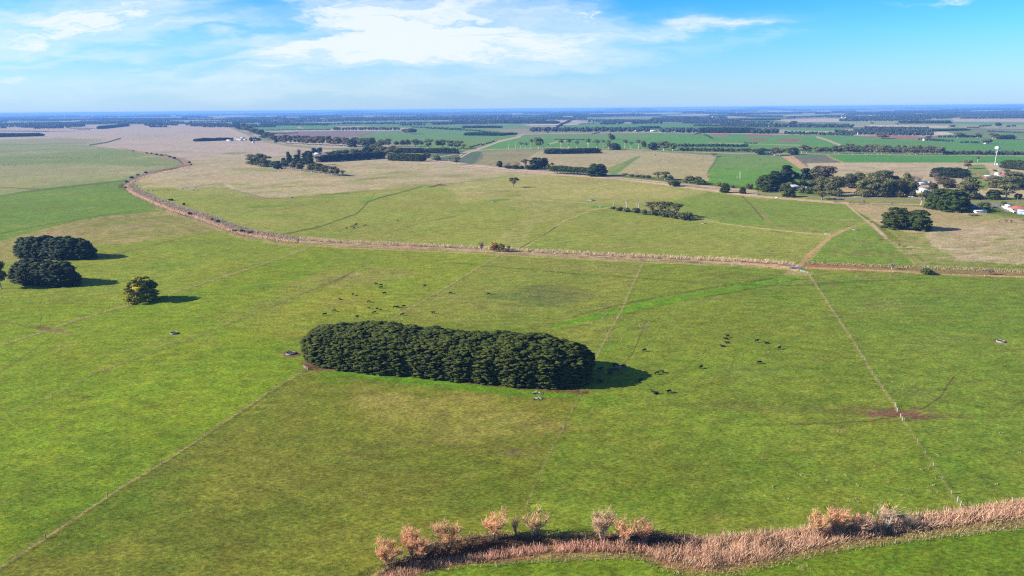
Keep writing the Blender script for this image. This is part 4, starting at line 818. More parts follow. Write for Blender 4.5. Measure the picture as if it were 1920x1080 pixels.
def tree(kind, px, by, ty, wpx, label, group=None, near=False, whole=False, cat=None, name=None):
    "stands with its foot at pixel (px,by), its top at row ty and wpx pixels wide"
    b_ = P(px, by); h = max(1.0, top_h(px, by, ty)) * 1.03; w = wpx * depth(b_) / FPX * 1.2
    i = rnd.randrange(3); nm = name or NAMES[kind]; cat = cat or nm.replace('_', ' ').replace('gum tree', 'tree').replace('cypress tree', 'tree').replace('pine tree', 'tree')
    if whole:
        me_, H, W = joined(kind, i); o = link(bpy.data.objects.new(nm, me_)); o.location = b_; o.rotation_euler = (0, 0, rnd.uniform(0, 6.28)); o.scale = (w / W, w / W, h / H)
        return tag(o, label, cat, group)
    cm, tm, H, W, _ = tree_proto(kind, i, near)
    e_ = empty(nm, b_, rnd.uniform(0, 6.28), (w / W, w / W, h / H)); tag(e_, label, cat, group)
    link(bpy.data.objects.new('crown', cm), e_); link(bpy.data.objects.new('trunk', tm), e_)
    return e_

T12 = np.array([[0, 11, 5], [0, 5, 1], [0, 1, 7], [0, 7, 10], [0, 10, 11], [1, 5, 9], [5, 11, 4], [11, 10, 2], [10, 7, 6], [7, 1, 8], [3, 9, 4], [3, 4, 2], [3, 2, 6], [3, 6, 8], [3, 8, 9], [4, 9, 5], [2, 4, 11], [6, 2, 10], [8, 6, 7], [9, 8, 1]])
# ---- windbreaks: long rows of cypress grown into one mass
def windbreak(name, label, a, b_, half, h, mat, leaf=0.55, plate=1.5, dens=2.6, top_flat=0.75, step=None, taper=0.5, seed=1, skirt=0.0, trunks=True, lumps=0.16, hang=0.03, gap=1.0, cs=0.86, solid=False, wide=0.95):
    rs = np.random.RandomState(seed); a = np.asarray(a, float); b_ = np.asarray(b_, float); L = np.linalg.norm((b_ - a)[:2]); d = (b_ - a)[:2] / L; nx = np.array([-d[1], d[0]])
    base = empty(name, (a[0], a[1], 0), math.atan2(d[1], d[0])); g = G(); core = G()
    # every tree of the row is a lumpy dome, domes overlap
    step = step or half * 0.55; nt_ = max(2, int(L / step) + 1); domes = []
    rows = [0.0] if half < 6 else ([-0.42, 0.42] if half < 10 else [-0.5, 0.0, 0.5])
    for i in range(nt_):
        s_ = i / (nt_ - 1) * L
        endf = min(1, min(s_, L - s_) / (half * 1.0) * (1 - taper) + taper)
        for r_ in rows:
            domes.append((s_ + rs.uniform(-.2, .2) * step, r_ * half * endf + rs.uniform(-0.08, .08) * half, step * wide + half * 0.12, half * (0.62 if len(rows) > 1 else 1.0) * (0.75 + 0.25 * endf) * rs.uniform(0.86, 1.1), h * (0.86 + 0.14 * endf) * rs.uniform(1 - lumps, 1.0) * (1 - 0.1 * abs(r_))))
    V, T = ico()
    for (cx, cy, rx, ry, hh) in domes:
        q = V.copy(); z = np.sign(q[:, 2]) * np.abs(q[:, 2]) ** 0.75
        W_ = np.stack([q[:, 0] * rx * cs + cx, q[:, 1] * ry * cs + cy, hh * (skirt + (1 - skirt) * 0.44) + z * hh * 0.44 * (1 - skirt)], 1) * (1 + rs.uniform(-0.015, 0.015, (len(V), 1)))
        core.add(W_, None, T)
    # plates of foliage over the surface of each dome
    plates = []
    for (cx, cy, rx, ry, hh) in domes:
        ar = 2 * math.pi * ((rx * ry) ** 1.6 / 3 + (rx * hh) ** 1.6 / 3 + (ry * hh) ** 1.6 / 3) ** (1 / 1.6); n = int(ar / (plate * plate) * gap)
        th = rs.uniform(0, 6.283, n); uz = rs.uniform(0, 1, n) ** 0.85
        prof = np.where(uz < top_flat, 1 - 0.16 * (1 - uz / top_flat) ** 2, np.sqrt(np.clip(1 - ((uz - top_flat) / (1 - top_flat)) ** 2, 0, 1)) * 0.75 + 0.25 * (1 - (uz - top_flat) / (1 - top_flat)))
        prof = np.where(uz > top_flat, prof * rs.uniform(0.0, 1.0, n) ** 0.35, prof)
        prof = prof * rs.uniform(0.93, 1.07, n); x = cx + np.cos(th) * rx * prof; y = cy + np.sin(th) * ry * prof; z = skirt * hh + uz * hh * (1 - skirt) * rs.uniform(0.96, 1.04, n)
        ok = np.ones(n, bool)
        for (c2, d2, r2, s2, h2) in domes:
            if (c2, d2) == (cx, cy): continue
            if abs(c2 - cx) > 3 * (rx + r2): continue
            ok &= ~((((x - c2) / (r2 * 0.84)) ** 2 + ((y - d2) / (s2 * 0.84)) ** 2 < 1) & (z < h2 * 0.76))
        for k in np.where(ok)[0]:
            rr = plate * rs.uniform(0.6, 1.25); plates.append((x[k], y[k], max(z[k], hang * h), rr * 1.2, rr, rr * 0.30))
    if solid:       # each spray a thin ragged pad of foliage under its loose leaves
        PV = ico()[0][:12] if solid == 1 else ico()[0]; PT = T12 if solid == 1 else ico()[1]; n0 = len(PV)
        A2 = np.array(plates); k_ = len(A2); an = rs.uniform(-.5, .5, k_); ca_, sa_ = np.cos(an), np.sin(an)
        X = PV[None] * (1 + rs.uniform(-.28, .28, (k_, n0, 1))) * A2[:, None, 3:6] * np.array([1.1, 0.9, 0.95]); tl = rs.uniform(-.25, .25, (k_, 1))
        XX = X[..., 0] * ca_[:, None] - X[..., 1] * sa_[:, None]; YY = X[..., 0] * sa_[:, None] + X[..., 1] * ca_[:, None]; ZZ = X[..., 2] + XX * tl
        g.add((np.stack([XX, YY, ZZ], -1) + A2[:, None, :3]).reshape(-1, 3), None, (PT[None] + (np.arange(k_) * n0)[:, None, None]).reshape(-1, 3))
    p, n = shell(plates, dens * 0.8, rs, 0.6, 1.2, 0.1, -0.35, False)
    n = n * 0.9 + np.array([0, 0, 0.55]); leaves(g, p, n, leaf, rs, 0, 1.8, 0.4)
    fo = obj('foliage', g, mat, base); co_ = core.mesh('branches', [M['inner']]); inner = link(bpy.data.objects.new('shade_core', co_), base)  # solid core domes, coloured near-black as the shade behind the foliage
    if trunks:
        for i in range(min(nt_, 40)):
            t = G(); x_ = i / (nt_ - 1) * L; t.tube([(x_, rs.uniform(-.3, .3) * half, -0.3), (x_, 0, h * 0.6)], [0.5, 0.25], 6); obj('trunk', t, M['bark'], base)
    return tag(base, label, 'windbreak')

def bare_tree(name, px, by, ty, wpx, label, tw, seed, group=None, limb=None, cat='tree', ntw=2200, lean=0.0, twl=1.0, nmain=6):
    "leafless tree: trunk, spreading limbs, a haze of fine twigs"
    rs = np.random.RandomState(seed); b_ = P(px, by); h = max(1.0, top_h(px, by, ty)); w = wpx * depth(b_) / FPX
    base = empty(name, b_, 0); tag(base, label, cat, group); t = G(); tg = G(); tips = []
    nmain += 2
    for k in range(nmain):
        az = 2 * math.pi * k / nmain + rs.uniform(-.4, .4); out = w * 0.5 * rs.uniform(0.35, 0.8); top = h * rs.uniform(0.55, 0.85)
        e = np.array([math.cos(az) * out + lean * h, math.sin(az) * out * 0.8, top]); m1 = np.array([e[0] * 0.35, e[1] * 0.35, h * rs.uniform(0.22, 0.38)]); r_ = h * 0.018
        t.tube([(rs.uniform(-.15, .15), rs.uniform(-.15, .15), -0.2), m1, (m1 + e) / 2 + rs.uniform(-.04, .04, 3) * h, e], [r_ * 1.2, r_ * .8, r_ * 0.5, r_ * 0.2], 5); tips.append((m1 * 0.4, m1)); tips.append((m1, (m1 + e) / 2))
        for j in range(10):
            f_ = rs.uniform(0.0, 1.0); s_ = m1 + (e - m1) * f_; dr = np.array([rs.normal(0, 1), rs.normal(0, 1), rs.uniform(0.5, 1.8)]); dr /= np.linalg.norm(dr); e2 = s_ + dr * h * rs.uniform(0.14, 0.26)
            t.tube([s_, (s_ + e2) / 2 + rs.uniform(-.02, .02, 3) * h, e2], [r_ * 0.5, r_ * 0.32, r_ * 0.12], 4, 0, False); tips.append((s_, e2))
    n = ntw; A_ = np.array([tips[i % len(tips)][0] for i in range(n)]); B_ = np.array([tips[i % len(tips)][1] for i in range(n)]); f_ = rs.uniform(0.1, 1.0, (n, 1)); s_ = A_ + (B_ - A_) * f_
    dr = rs.normal(0, 0.65, (n, 3)); dr[:, 2] = np.abs(dr[:, 2]) * 0.6 + 0.5; dr /= np.linalg.norm(dr, axis=1, keepdims=True); ln = h * rs.uniform(0.08, 0.24, (n, 1)) * twl
    e_ = s_ + dr * ln; side = np.cross(dr, rs.normal(0, 1, (n, 3))); side /= np.linalg.norm(side, axis=1, keepdims=True); wd = 0.026 + 0.0022 * h
    V = np.stack([s_ - side * wd, s_ + side * wd, e_ + side * wd * 0.5, e_ - side * wd * 0.5], 1).reshape(-1, 3); tg.add(V, np.arange(4 * n).reshape(n, 4))
    obj('limbs', t, limb or M['bark'], base); obj('twigs', tg, tw, base)
    return base

def blades(g, pts, hgt, wid, rs, lean=0.25, m=0, clump=0.0):
    if clump:
        c_ = fbm(pts[:, 0] / 2.6, pts[:, 1] / 2.6, 71, 4); pts = pts[c_ > 0.22 + 0.35 * clump * rs.uniform(0, 1, len(pts))]; c_ = fbm(pts[:, 0] / 1.7, pts[:, 1] / 1.7, 72, 3)
    n = len(pts); hh = hgt * rs.uniform(0.5, 1.25, (n, 1)) * ((0.45 + 1.1 * c_)[:, None] if clump else 1); a = rs.uniform(0, 6.283, n); side = np.stack([np.cos(a), np.sin(a), np.zeros(n)], 1) * wid * rs.uniform(0.6, 1.4, (n, 1))
    tp = pts + np.stack([rs.normal(0, lean, n), rs.normal(0, lean, n), np.ones(n)], 1) * hh
    V = np.stack([pts - side, pts + side, tp + side * 0.5, tp - side * 0.5], 1).reshape(-1, 3); g.add(V, np.arange(4 * n).reshape(n, 4), None, m)
def pts_in_poly(pp, n, rs, z=-0.3, per_m2=None):
    pp = np.asarray(pp, float); W_ = np.array([P(x, y)[:2] for x, y in pp]); lo = W_.min(0); hi = W_.max(0)
    if per_m2: n = int((hi - lo).prod() * per_m2)
    q = rs.uniform(lo, hi, (n, 2)); s_ = sd_poly(q[:, 0], q[:, 1], W_); q = q[s_ > 0]
    return np.concatenate([q, np.full((len(q), 1), z)], 1)
def pts_along(line, hw_m, per_m, rs, z=-0.2):
    out = []
    for p, q in zip(line[:-1], line[1:]):
        a = P(p[0], p[1]); b_ = P(q[0], q[1]); L = np.linalg.norm(b_ - a); n = int(L * per_m); t = rs.uniform(0, 1, (n, 1)); d = (b_ - a) / L; nn = np.array([-d[1], d[0], 0])
        out.append(a + (b_ - a) * t + nn * rs.uniform(-hw_m, hw_m, (n, 1)))
    o = np.concatenate(out); o[:, 2] = z; return o

# ------------------------------------------------------------------ windbreaks
A_ = P(612, 671.5); B_ = P(1066, 710)
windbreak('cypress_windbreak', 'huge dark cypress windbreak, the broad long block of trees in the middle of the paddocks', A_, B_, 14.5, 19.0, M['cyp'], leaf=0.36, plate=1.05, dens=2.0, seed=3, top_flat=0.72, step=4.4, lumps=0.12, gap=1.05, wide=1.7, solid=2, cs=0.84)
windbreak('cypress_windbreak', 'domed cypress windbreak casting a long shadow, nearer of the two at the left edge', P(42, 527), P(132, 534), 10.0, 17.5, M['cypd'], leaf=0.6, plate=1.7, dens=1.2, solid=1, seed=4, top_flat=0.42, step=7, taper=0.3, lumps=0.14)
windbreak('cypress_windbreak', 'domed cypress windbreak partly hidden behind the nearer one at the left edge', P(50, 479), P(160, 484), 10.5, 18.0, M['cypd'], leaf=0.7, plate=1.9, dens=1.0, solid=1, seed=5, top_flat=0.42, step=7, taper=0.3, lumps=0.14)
def hedge(x0, y0, x1, y1, toprow, half, label, mat='cypd', seed=1, skirt=0.0, flat=0.8, step=None, lumps=0.1, trunks=False):
    a = P(x0, y0); b_ = P(x1, y1); D = (a[1] + b_[1]) / 2; xm, ym = (x0 + x1) / 2, (y0 + y1) / 2; h = max(4, top_h(xm, ym, toprow))
    leaf = max(0.6, D * 0.0010); plate = max(1.5, D * 0.0019)
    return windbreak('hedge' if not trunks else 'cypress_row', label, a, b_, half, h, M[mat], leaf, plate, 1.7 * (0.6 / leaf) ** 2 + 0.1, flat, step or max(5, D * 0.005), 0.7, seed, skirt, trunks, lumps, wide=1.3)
hedge(1756, 332, 1806, 334, 313.5, 9, 'rounded dark cypress hedge standing behind the houses near the phone tower', seed=11, flat=0.55)
hedge(1886, 316, 2000, 326, 303, 7, 'dark green cypress hedge at the right edge below the white tower', 'cyp', 12)
hedge(1040, 325, 1122, 330, 312, 6, 'cypress row with grey bare trunks showing, right beside the country road', 'cyp', 13, 0.32, 0.7, trunks=True, lumps=0.2)
hedge(1030, 288.6, 1058, 288.4, 279, 5, 'short trimmed cypress hedge, left piece of the pair before the tall gums', seed=14)
hedge(1066, 288.2, 1118, 287.4, 278, 5, 'long trimmed cypress hedge, right piece of the pair before the tall gums', seed=15)
hedge(605, 304, 716, 297, 287.5, 5, 'tall straight dark hedge with its shaded side showing, beside the farmhouse', 'pine', 16, flat=0.9, step=6, lumps=0.04)
hedge(737, 301, 788, 302.5, 287, 6, 'green hedge along the road just right of the tall straight dark hedge', 'cyp', 17, lumps=0.2)
hedge(748, 286.5, 796, 287, 277, 6, 'round-topped dark cypress hedge, left one behind the blue-green crop', seed=18, lumps=0.25)
hedge(806, 287, 850, 288, 277.5, 6, 'round-topped dark cypress hedge, right one beside the blue-green crop', seed=19, lumps=0.25)
hedge(876, 240, 931, 240, 236, 8, 'straight narrow far hedge across a green paddock, upper of two', seed=20); hedge(881, 254, 936, 254.5, 248.5, 7, 'straight narrow far hedge beside the side road, lower of two', seed=21); hedge(940, 253.5, 962, 252.5, 249, 7, 'short far hedge beside the side road at the end of a longer one', seed=22)
hedge(930, 231.5, 1040, 232, 226.5, 12, 'long far dark hedge beside the cream farm buildings', seed=23); hedge(1320, 249, 1404, 249.5, 239.5, 22, 'dark even plantation block between gum woods beyond the green crops', 'pine', 24, lumps=0.05)
hedge(1206, 240.5, 1228, 240.5, 237, 9, 'short far dark hedge above the white farm sheds', seed=25); hedge(1697, 231.6, 1771, 231.6, 226.3, 14, 'long dark far hedge standing alone on a pale green paddock', seed=26); hedge(1386, 225.5, 1450, 225, 223, 14, 'thin far hedge between pale stubble paddocks', seed=27)
hedge(374, 265, 425, 263, 258.5, 9, 'dark row of trees left of the white farm sheds on the pale paddock', seed=28, lumps=0.25); hedge(0, 257, 68, 255.5, 250, 16, 'dark plantation block at the left edge on the pale paddock', seed=29, lumps=0.15)
hedge(-60, 257.5, -4, 257, 250, 16, 'dark plantation block just past the left edge of the view', seed=30, lumps=0.15); hedge(188, 241.5, 238, 236.2, 234.5, 9, 'dark slanting row of trees across the far pale paddock', seed=31, lumps=0.2)
hedge(1752, 246, 1808, 244.5, 242, 10, 'thin dark far hedge right of the dense far wood', seed=32)

# ------------------------------------------------------------------ single trees that can be told apart
KD = {'gum': 'grey-green gum', 'brown_gum': 'brownish gum', 'full_gum': 'bushy gum', 'open_gum': 'tall thin gum', 'umbrella': 'flat-topped tree', 'cypress': 'rounded green cypress', 'dark_cypress': 'dark rounded cypress', 'pine': 'dark pine', 'bush': 'olive green bush',
      'fresh_bush': 'fresh green bushy tree', 'ochre_bush': 'ochre yellow bush', 'dark_bush': 'dark low bush', 'golden_cypress': 'golden cypress'}
tree('golden_cypress', 268, 564, 521, 45, 'golden green cypress standing alone right of the two domed windbreaks', near=True)
tree('cypress', 1679, 428, 391, 41, 'left of two touching rounded cypresses casting one shadow on the tan paddock', near=True); tree('cypress', 1719, 431, 395, 37, 'right of two touching rounded cypresses casting one shadow on the tan paddock', near=True)
tree('cypress', 1762, 392, 355, 40, 'big green cypress left half of the clump beside the blue-roofed house', near=True); tree('cypress', 1787, 396, 357, 43, 'big green cypress right half of the clump beside the blue-roofed house', near=True)
tree('umbrella', 963, 351.5, 332, 18, 'lone flat-topped tree with a leaning trunk in the open middle paddock', near=True)
tree('dark_cypress', 1120, 330, 307, 30, 'tall dark cypress at the right end of the roadside cypress row', near=True)
def clump(group, items, where=None):
    items = sorted(items, key=lambda q: q[1])
    for k, (kind, px, by, ty, w) in enumerate(items):
        lb = '%s, %s from left in the %s' % (KD[kind], ordinal(k), where or group) if len(items) > 1 else '%s in the %s' % (KD[kind], where or group)
        tree(kind, px, by, ty, w, lb, group if len(items) > 1 else None, near=(by > 345), whole=(by - ty) < 12)
clump('trees round the roadside farmhouse', [('cypress', 1438, 356, 328, 34), ('pine', 1471, 348, 311, 34), ('dark_cypress', 1452, 351, 322, 22), ('cypress', 1438, 360, 348, 14), ('pine', 1491, 347, 325, 20), ('pine', 1508, 345, 316, 24), ('brown_gum', 1542, 342, 313, 40), ('fresh_bush', 1495, 350, 335, 19), ('fresh_bush', 1516, 349, 336, 18),
    ('full_gum', 1535, 362, 332, 28), ('full_gum', 1562, 367, 331, 34), ('cypress', 1479, 369, 353, 19), ('bush', 1471, 358, 343, 17), ('umbrella', 1541, 374, 357, 28), ('bush', 1502, 362, 347, 13), ('bush', 1515, 363, 349, 14), ('bush', 1405, 354, 343, 12), ('gum', 1527, 345, 318, 24)])
clump('tall bushy gums of the village row', [('full_gum', 1590, 352, 326, 24), ('full_gum', 1606, 352, 324, 24), ('full_gum', 1620, 369, 337, 28), ('full_gum', 1643, 369, 334, 30), ('full_gum', 1662, 369, 335, 24), ('full_gum', 1680, 369, 337, 24), ('full_gum', 1694, 367, 325, 18), ('full_gum', 1632, 357, 325, 24), ('full_gum', 1653, 355, 320, 32), ('gum', 1678, 354, 330, 16), ('full_gum', 1708, 369, 340, 22), ('gum', 1706, 346, 331, 13)], 'row left of the white-roofed house')
clump('trees about the white-roofed house', [('brown_gum', 1747, 361, 343, 17), ('brown_gum', 1768, 352, 331, 30), ('gum', 1776, 358, 337, 34), ('full_gum', 1812, 372, 334, 40), ('bush', 1834, 373, 361, 14), ('dark_bush', 1738, 371, 356, 15), ('open_gum', 1727, 384, 362, 16), ('cypress', 1861, 374, 356, 19), ('gum', 1886, 374, 346, 30), ('full_gum', 1866, 352, 331, 32), ('full_gum', 1899, 353, 323, 40), ('dark_cypress', 1920, 355, 333, 30), ('gum', 1813, 316, 301, 17), ('bush', 1882, 383, 377, 9), ('bush', 1843, 389, 378, 19), ('fresh_bush', 1848, 392, 385, 9), ('bush', 1908, 373, 362, 12), ('brown_gum', 1887, 323, 318, 14), ('gum', 1865, 322, 318, 8)], 'village right of the tall gums')
clump('trees of the paddock copse', [('umbrella', 1221, 402, 377, 22), ('umbrella', 1237, 404, 376, 24), ('umbrella', 1254, 405, 378, 22), ('umbrella', 1270, 408, 380, 20), ('bush', 1284, 412, 398, 26), ('bush', 1228, 403, 392, 24), ('bush', 1250, 406, 394, 26), ('bush', 1266, 409, 396, 20), ('bush', 1149, 392, 387, 9), ('bush', 1161, 395, 387, 14), ('bush', 1175, 397, 389, 15), ('bush', 1191, 399, 389, 17), ('bush', 1208, 402, 392, 12)], 'copse with dead trunks')
clump('trees of the long roadside shelterbelt', [('full_gum', 474, 309, 290, 22), ('full_gum', 489, 312, 289, 26), ('full_gum', 500, 313, 293, 18), ('gum', 513, 315, 303, 14), ('pine', 522, 317, 302, 16), ('gum', 535, 317, 301, 16), ('pine', 543, 308, 286, 12), ('gum', 552, 319, 303, 16), ('gum', 565, 321, 302, 19), ('pine', 558, 306, 290, 20), ('pine', 573, 304, 288, 16), ('pine', 581, 312, 286, 18), ('gum', 585, 323, 307, 19), ('gum', 599, 325, 307, 20), ('gum', 610, 328, 310, 18), ('umbrella', 594, 309, 292, 14), ('gum', 622, 329, 313, 18), ('gum', 632, 330, 316, 10), ('umbrella', 643, 330, 319, 11), ('pine', 533, 310, 297, 14)], 'slanting shelterbelt')
clump('garden trees about the farmhouse roofs', [('pine', 590, 288, 278, 14), ('pine', 600, 286, 277, 12), ('pine', 577, 292, 283, 13), ('bush', 618, 290, 284, 16), ('bush', 632, 289, 281, 18), ('bush', 648, 288, 280, 18), ('bush', 664, 288, 279, 18), ('bush', 680, 287, 279, 16)], 'garden behind the tall straight hedge')
clump('trees behind the tall straight hedge', [('pine', 692, 290, 270, 22), ('gum', 708, 292, 272, 24), ('gum', 722, 296, 276, 20), ('gum', 732, 297, 280, 16), ('pine', 700, 280, 262, 22), ('gum', 684, 278, 260, 24), ('gum', 712, 284, 266, 20), ('gum', 737, 290, 274, 18), ('pine', 660, 276, 262, 20), ('gum', 746, 291, 279, 14)], 'dense trees right behind the tall straight hedge')
clump('round gums behind the dark cypress hedges', [('gum', 728, 275, 260, 15), ('gum', 714, 274, 262, 10), ('gum', 744, 274, 265, 10), ('gum', 756, 275, 263, 13), ('gum', 765, 275, 262, 12), ('gum', 779, 275, 261, 15), ('gum', 790, 274, 264, 10), ('gum', 803, 278, 262, 16), ('gum', 820, 276, 263, 12), ('gum', 830, 276, 262, 16), ('gum', 845, 278, 264, 16), ('gum', 857, 279, 265, 20), ('gum', 868, 280, 271, 9)], 'round gum row above the cypress hedges')
clump('trees at the crop corner', [('gum', 800, 300, 286, 14), ('bush', 820, 301, 291, 15), ('open_gum', 842, 303, 296, 9), ('gum', 855, 308, 295, 16), ('bush', 793, 302, 293, 10)], 'crop corner beside the road')
clump('trees of the centre roadside clump', [('dark_cypress', 937, 313, 302, 10), ('umbrella', 986, 316, 298, 16), ('dark_cypress', 1006, 317, 296, 24), ('pine', 1021, 316, 297, 20), ('gum', 1028, 318, 309, 12), ('umbrella', 1035, 316, 305, 8), ('dark_bush', 952, 316, 309, 14), ('dark_bush', 966, 317, 309, 14), ('dark_bush', 978, 317, 310, 12), ('dark_bush', 992, 318, 308, 16)], 'roadside clump left of the cypress row')
clump('row along the road verge', [('bush', 1184, 331, 326, 9), ('bush', 1195, 332, 327, 11), ('bush', 1205, 333, 327, 11), ('bush', 1215, 334, 328, 11), ('umbrella', 1234, 336, 322, 20), ('gum', 1247, 337, 323, 18), ('gum', 1257, 338, 329, 12), ('bush', 1264, 349, 336, 21), ('gum', 1292, 343, 330, 20), ('gum', 1308, 344, 331, 15), ('dark_bush', 1312, 346, 336, 21), ('bush', 1348, 349, 341, 7), ('cypress', 1359, 361, 344, 15), ('bush', 1373, 352, 347, 9), ('cypress', 1392, 363, 351, 10), ('bush', 1285, 342, 336, 8)], 'verge row past the cypress row')
clump('tall thin gums of the green crop edge', [('open_gum', 977, 278, 266, 9), ('open_gum', 986, 278, 267, 10), ('open_gum', 996, 278.5, 261, 10), ('gum', 1010, 278.5, 259, 16), ('open_gum', 1018, 278.5, 263, 7), ('open_gum', 1028, 275, 270, 6), ('open_gum', 1052, 278, 260, 12), ('open_gum', 1066, 278, 261, 13), ('open_gum', 1082, 278, 263, 12), ('open_gum', 1103, 278, 260, 15), ('open_gum', 1119, 278, 261, 15), ('open_gum', 1131, 277, 262, 8), ('gum', 1141, 279, 263, 10), ('dark_cypress', 1153, 281, 268, 17), ('open_gum', 1172, 278, 262, 12),
    ('open_gum', 1183, 279, 265, 8), ('open_gum', 1197, 279, 262, 11), ('gum', 1206, 280, 264, 12), ('dark_cypress', 1223, 281, 267, 15), ('gum', 1245, 282, 265, 22), ('gum', 1261, 283, 268, 15), ('gum', 1234, 281, 269, 12), ('dark_cypress', 1148, 262, 253, 9), ('gum', 1143, 262, 250, 6)], 'gum row across the green crops')
clump('trees beside the small white house', [('dark_cypress', 1425, 290, 279, 14), ('gum', 1452, 292, 277, 18), ('gum', 1462, 291, 280, 12), ('dark_cypress', 1488, 290, 277, 17), ('gum', 1478, 288, 278, 12)], 'trees beside the small white house')
clump('far round trees in green country', [('gum', 760, 251, 241.5, 14), ('gum', 768, 251.5, 241, 16), ('gum', 776, 251, 242, 11)], 'spreading clump on the far green paddock')
tree('umbrella', 1338, 293.5, 287, 13, 'small spreading tree at the fence corner of the tan paddock', whole=True); tree('gum', 127, 241, 236, 8, 'lone round far tree on the pale paddock near the left edge', whole=True)
tree('gum', 1487, 236.5, 227, 15, 'big dark far tree standing above the wood left of the pale stubble', whole=True); tree('brown_gum', 1655, 260, 249, 26, 'wide brownish tree on the red bare soil', whole=True); tree('gum', 1786, 239.5, 234, 11, 'round dark far tree right of the lone long hedge', whole=True)
tree('gum', 1870, 238.5, 229.5, 14, 'big far tree on the pale land near the right edge', whole=True); tree('gum', 1658, 225.6, 221.5, 6, 'tiny round far tree on the pale stubble', whole=True); tree('gum', 1630, 225, 220, 7, 'round far tree just below the thin far wood on stubble', whole=True)
tree('open_gum', 1635, 236, 229, 8, 'far thin tree rising left above the dense right-hand wood', whole=True); tree('open_gum', 1682, 238, 231, 8, 'far thin tree rising right above the dense right-hand wood', whole=True); tree('open_gum', 1833, 303, 294, 8, 'thin tree on the bright green crop left of the white tower', whole=True)
clump('dark far trees on the right', [('gum', 1861, 260, 250, 11), ('gum', 1866, 261, 251, 12), ('dark_cypress', 1880, 261, 253, 14), ('dark_cypress', 1893, 261, 253, 16), ('brown_gum', 1845, 270, 262, 9), ('brown_gum', 1853, 270, 261, 12), ('gum', 1795, 258, 249, 12), ('gum', 1806, 258, 250, 9), ('gum', 1833, 258, 250, 14), ('gum', 1820, 258, 253, 9), ('brown_gum', 1740, 262, 255, 12)], 'scatter on far right-hand land')
clump('trees where the road comes round', [('dark_cypress', 471, 265, 257, 6), ('gum', 477, 267, 258, 8), ('dark_cypress', 485, 264, 258.5, 9)], 'small clump beside the road bend')

def row(group, desc, x0, y0, x1, y1, hp, wp_, n, kinds, rows=1, dy=1.5, jit=0.35, hv=0.25):
    "a belt of trees one cannot tell apart, each its own object"
    for r_ in range(rows):
        for k in range(n):
            f_ = (k + 0.5 + rnd.uniform(-jit, jit)) / n; x = x0 + (x1 - x0) * f_; y = y0 + (y1 - y0) * f_ - r_ * dy
            tree(rnd.choice(kinds), x, y, y - hp * rnd.uniform(1 - hv, 1 + hv * 0.5), wp_ * rnd.uniform(0.8, 1.25), desc if n > 26 else '%s, %s from its left end' % (desc, ordinal(k)), group, whole=True, name='gum_tree', cat='tree')
row('front plantation row', 'small gum in the nearer of two long plantation rows behind the small white house', 1272, 283.5, 1495, 285.5, 7, 7, 44, ['gum', 'gum', 'full_gum'])
row('belt behind the bright green strip', 'gum in the thick belt behind the bright green crop strip', 1500, 287, 1765, 290.5, 13, 11, 34, ['gum', 'gum', 'brown_gum'], 1)
row('upper belt over the bright green strip', 'gum in the upper belt above the bright green crop strip', 1575, 281, 1770, 286, 11, 10, 22, ['gum', 'brown_gum', 'gum'], 1)
row('belt along the left road', 'gum in the tall road belt above the shelterbelt', 520, 269, 715, 277, 15, 12, 26, ['gum', 'brown_gum', 'gum'], 1, hv=0.2)
row('back of the belt along the left road', 'gum in the back line of the tall road belt', 560, 267, 700, 272, 13, 12, 16, ['gum', 'brown_gum'], 1, hv=0.2)
row('trees going down the far road', 'gum in the line running down beside the far straight road', 438, 238, 520, 268, 12, 12, 15, ['gum', 'pine', 'gum'], 1, hv=0.25)
row('belt over the brown soil', 'gum in the straight belt above the brown paddock', 624, 245.5, 752, 245.5, 7, 7, 24, ['gum', 'gum'], 1, hv=0.12)

# ------------------------------------------------------------------ far woods: read as one mass
fg = G(); rs = np.random.RandomState(77)
V12 = np.array([v for v in (ico()[0][:12])]); T12 = np.array([[0, 11, 5], [0, 5, 1], [0, 1, 7], [0, 7, 10], [0, 10, 11], [1, 5, 9], [5, 11, 4], [11, 10, 2], [10, 7, 6], [7, 1, 8], [3, 9, 4], [3, 4, 2], [3, 2, 6], [3, 6, 8], [3, 8, 9], [4, 9, 5], [2, 4, 11], [6, 2, 10], [8, 6, 7], [9, 8, 1]])
def far_tree(p, h, w):
    for j in range(3):
        o_ = np.array([rs.uniform(-.28, .28) * w, rs.uniform(-.28, .28) * w, h * rs.uniform(0.35, 0.62)]); q = V12 * (1 + rs.uniform(-.2, .2, (12, 1)))
        fg.add(q * np.array([w * 0.36, w * 0.36, h * 0.38]) + np.array([p[0], p[1], 0]) + o_, None, T12)
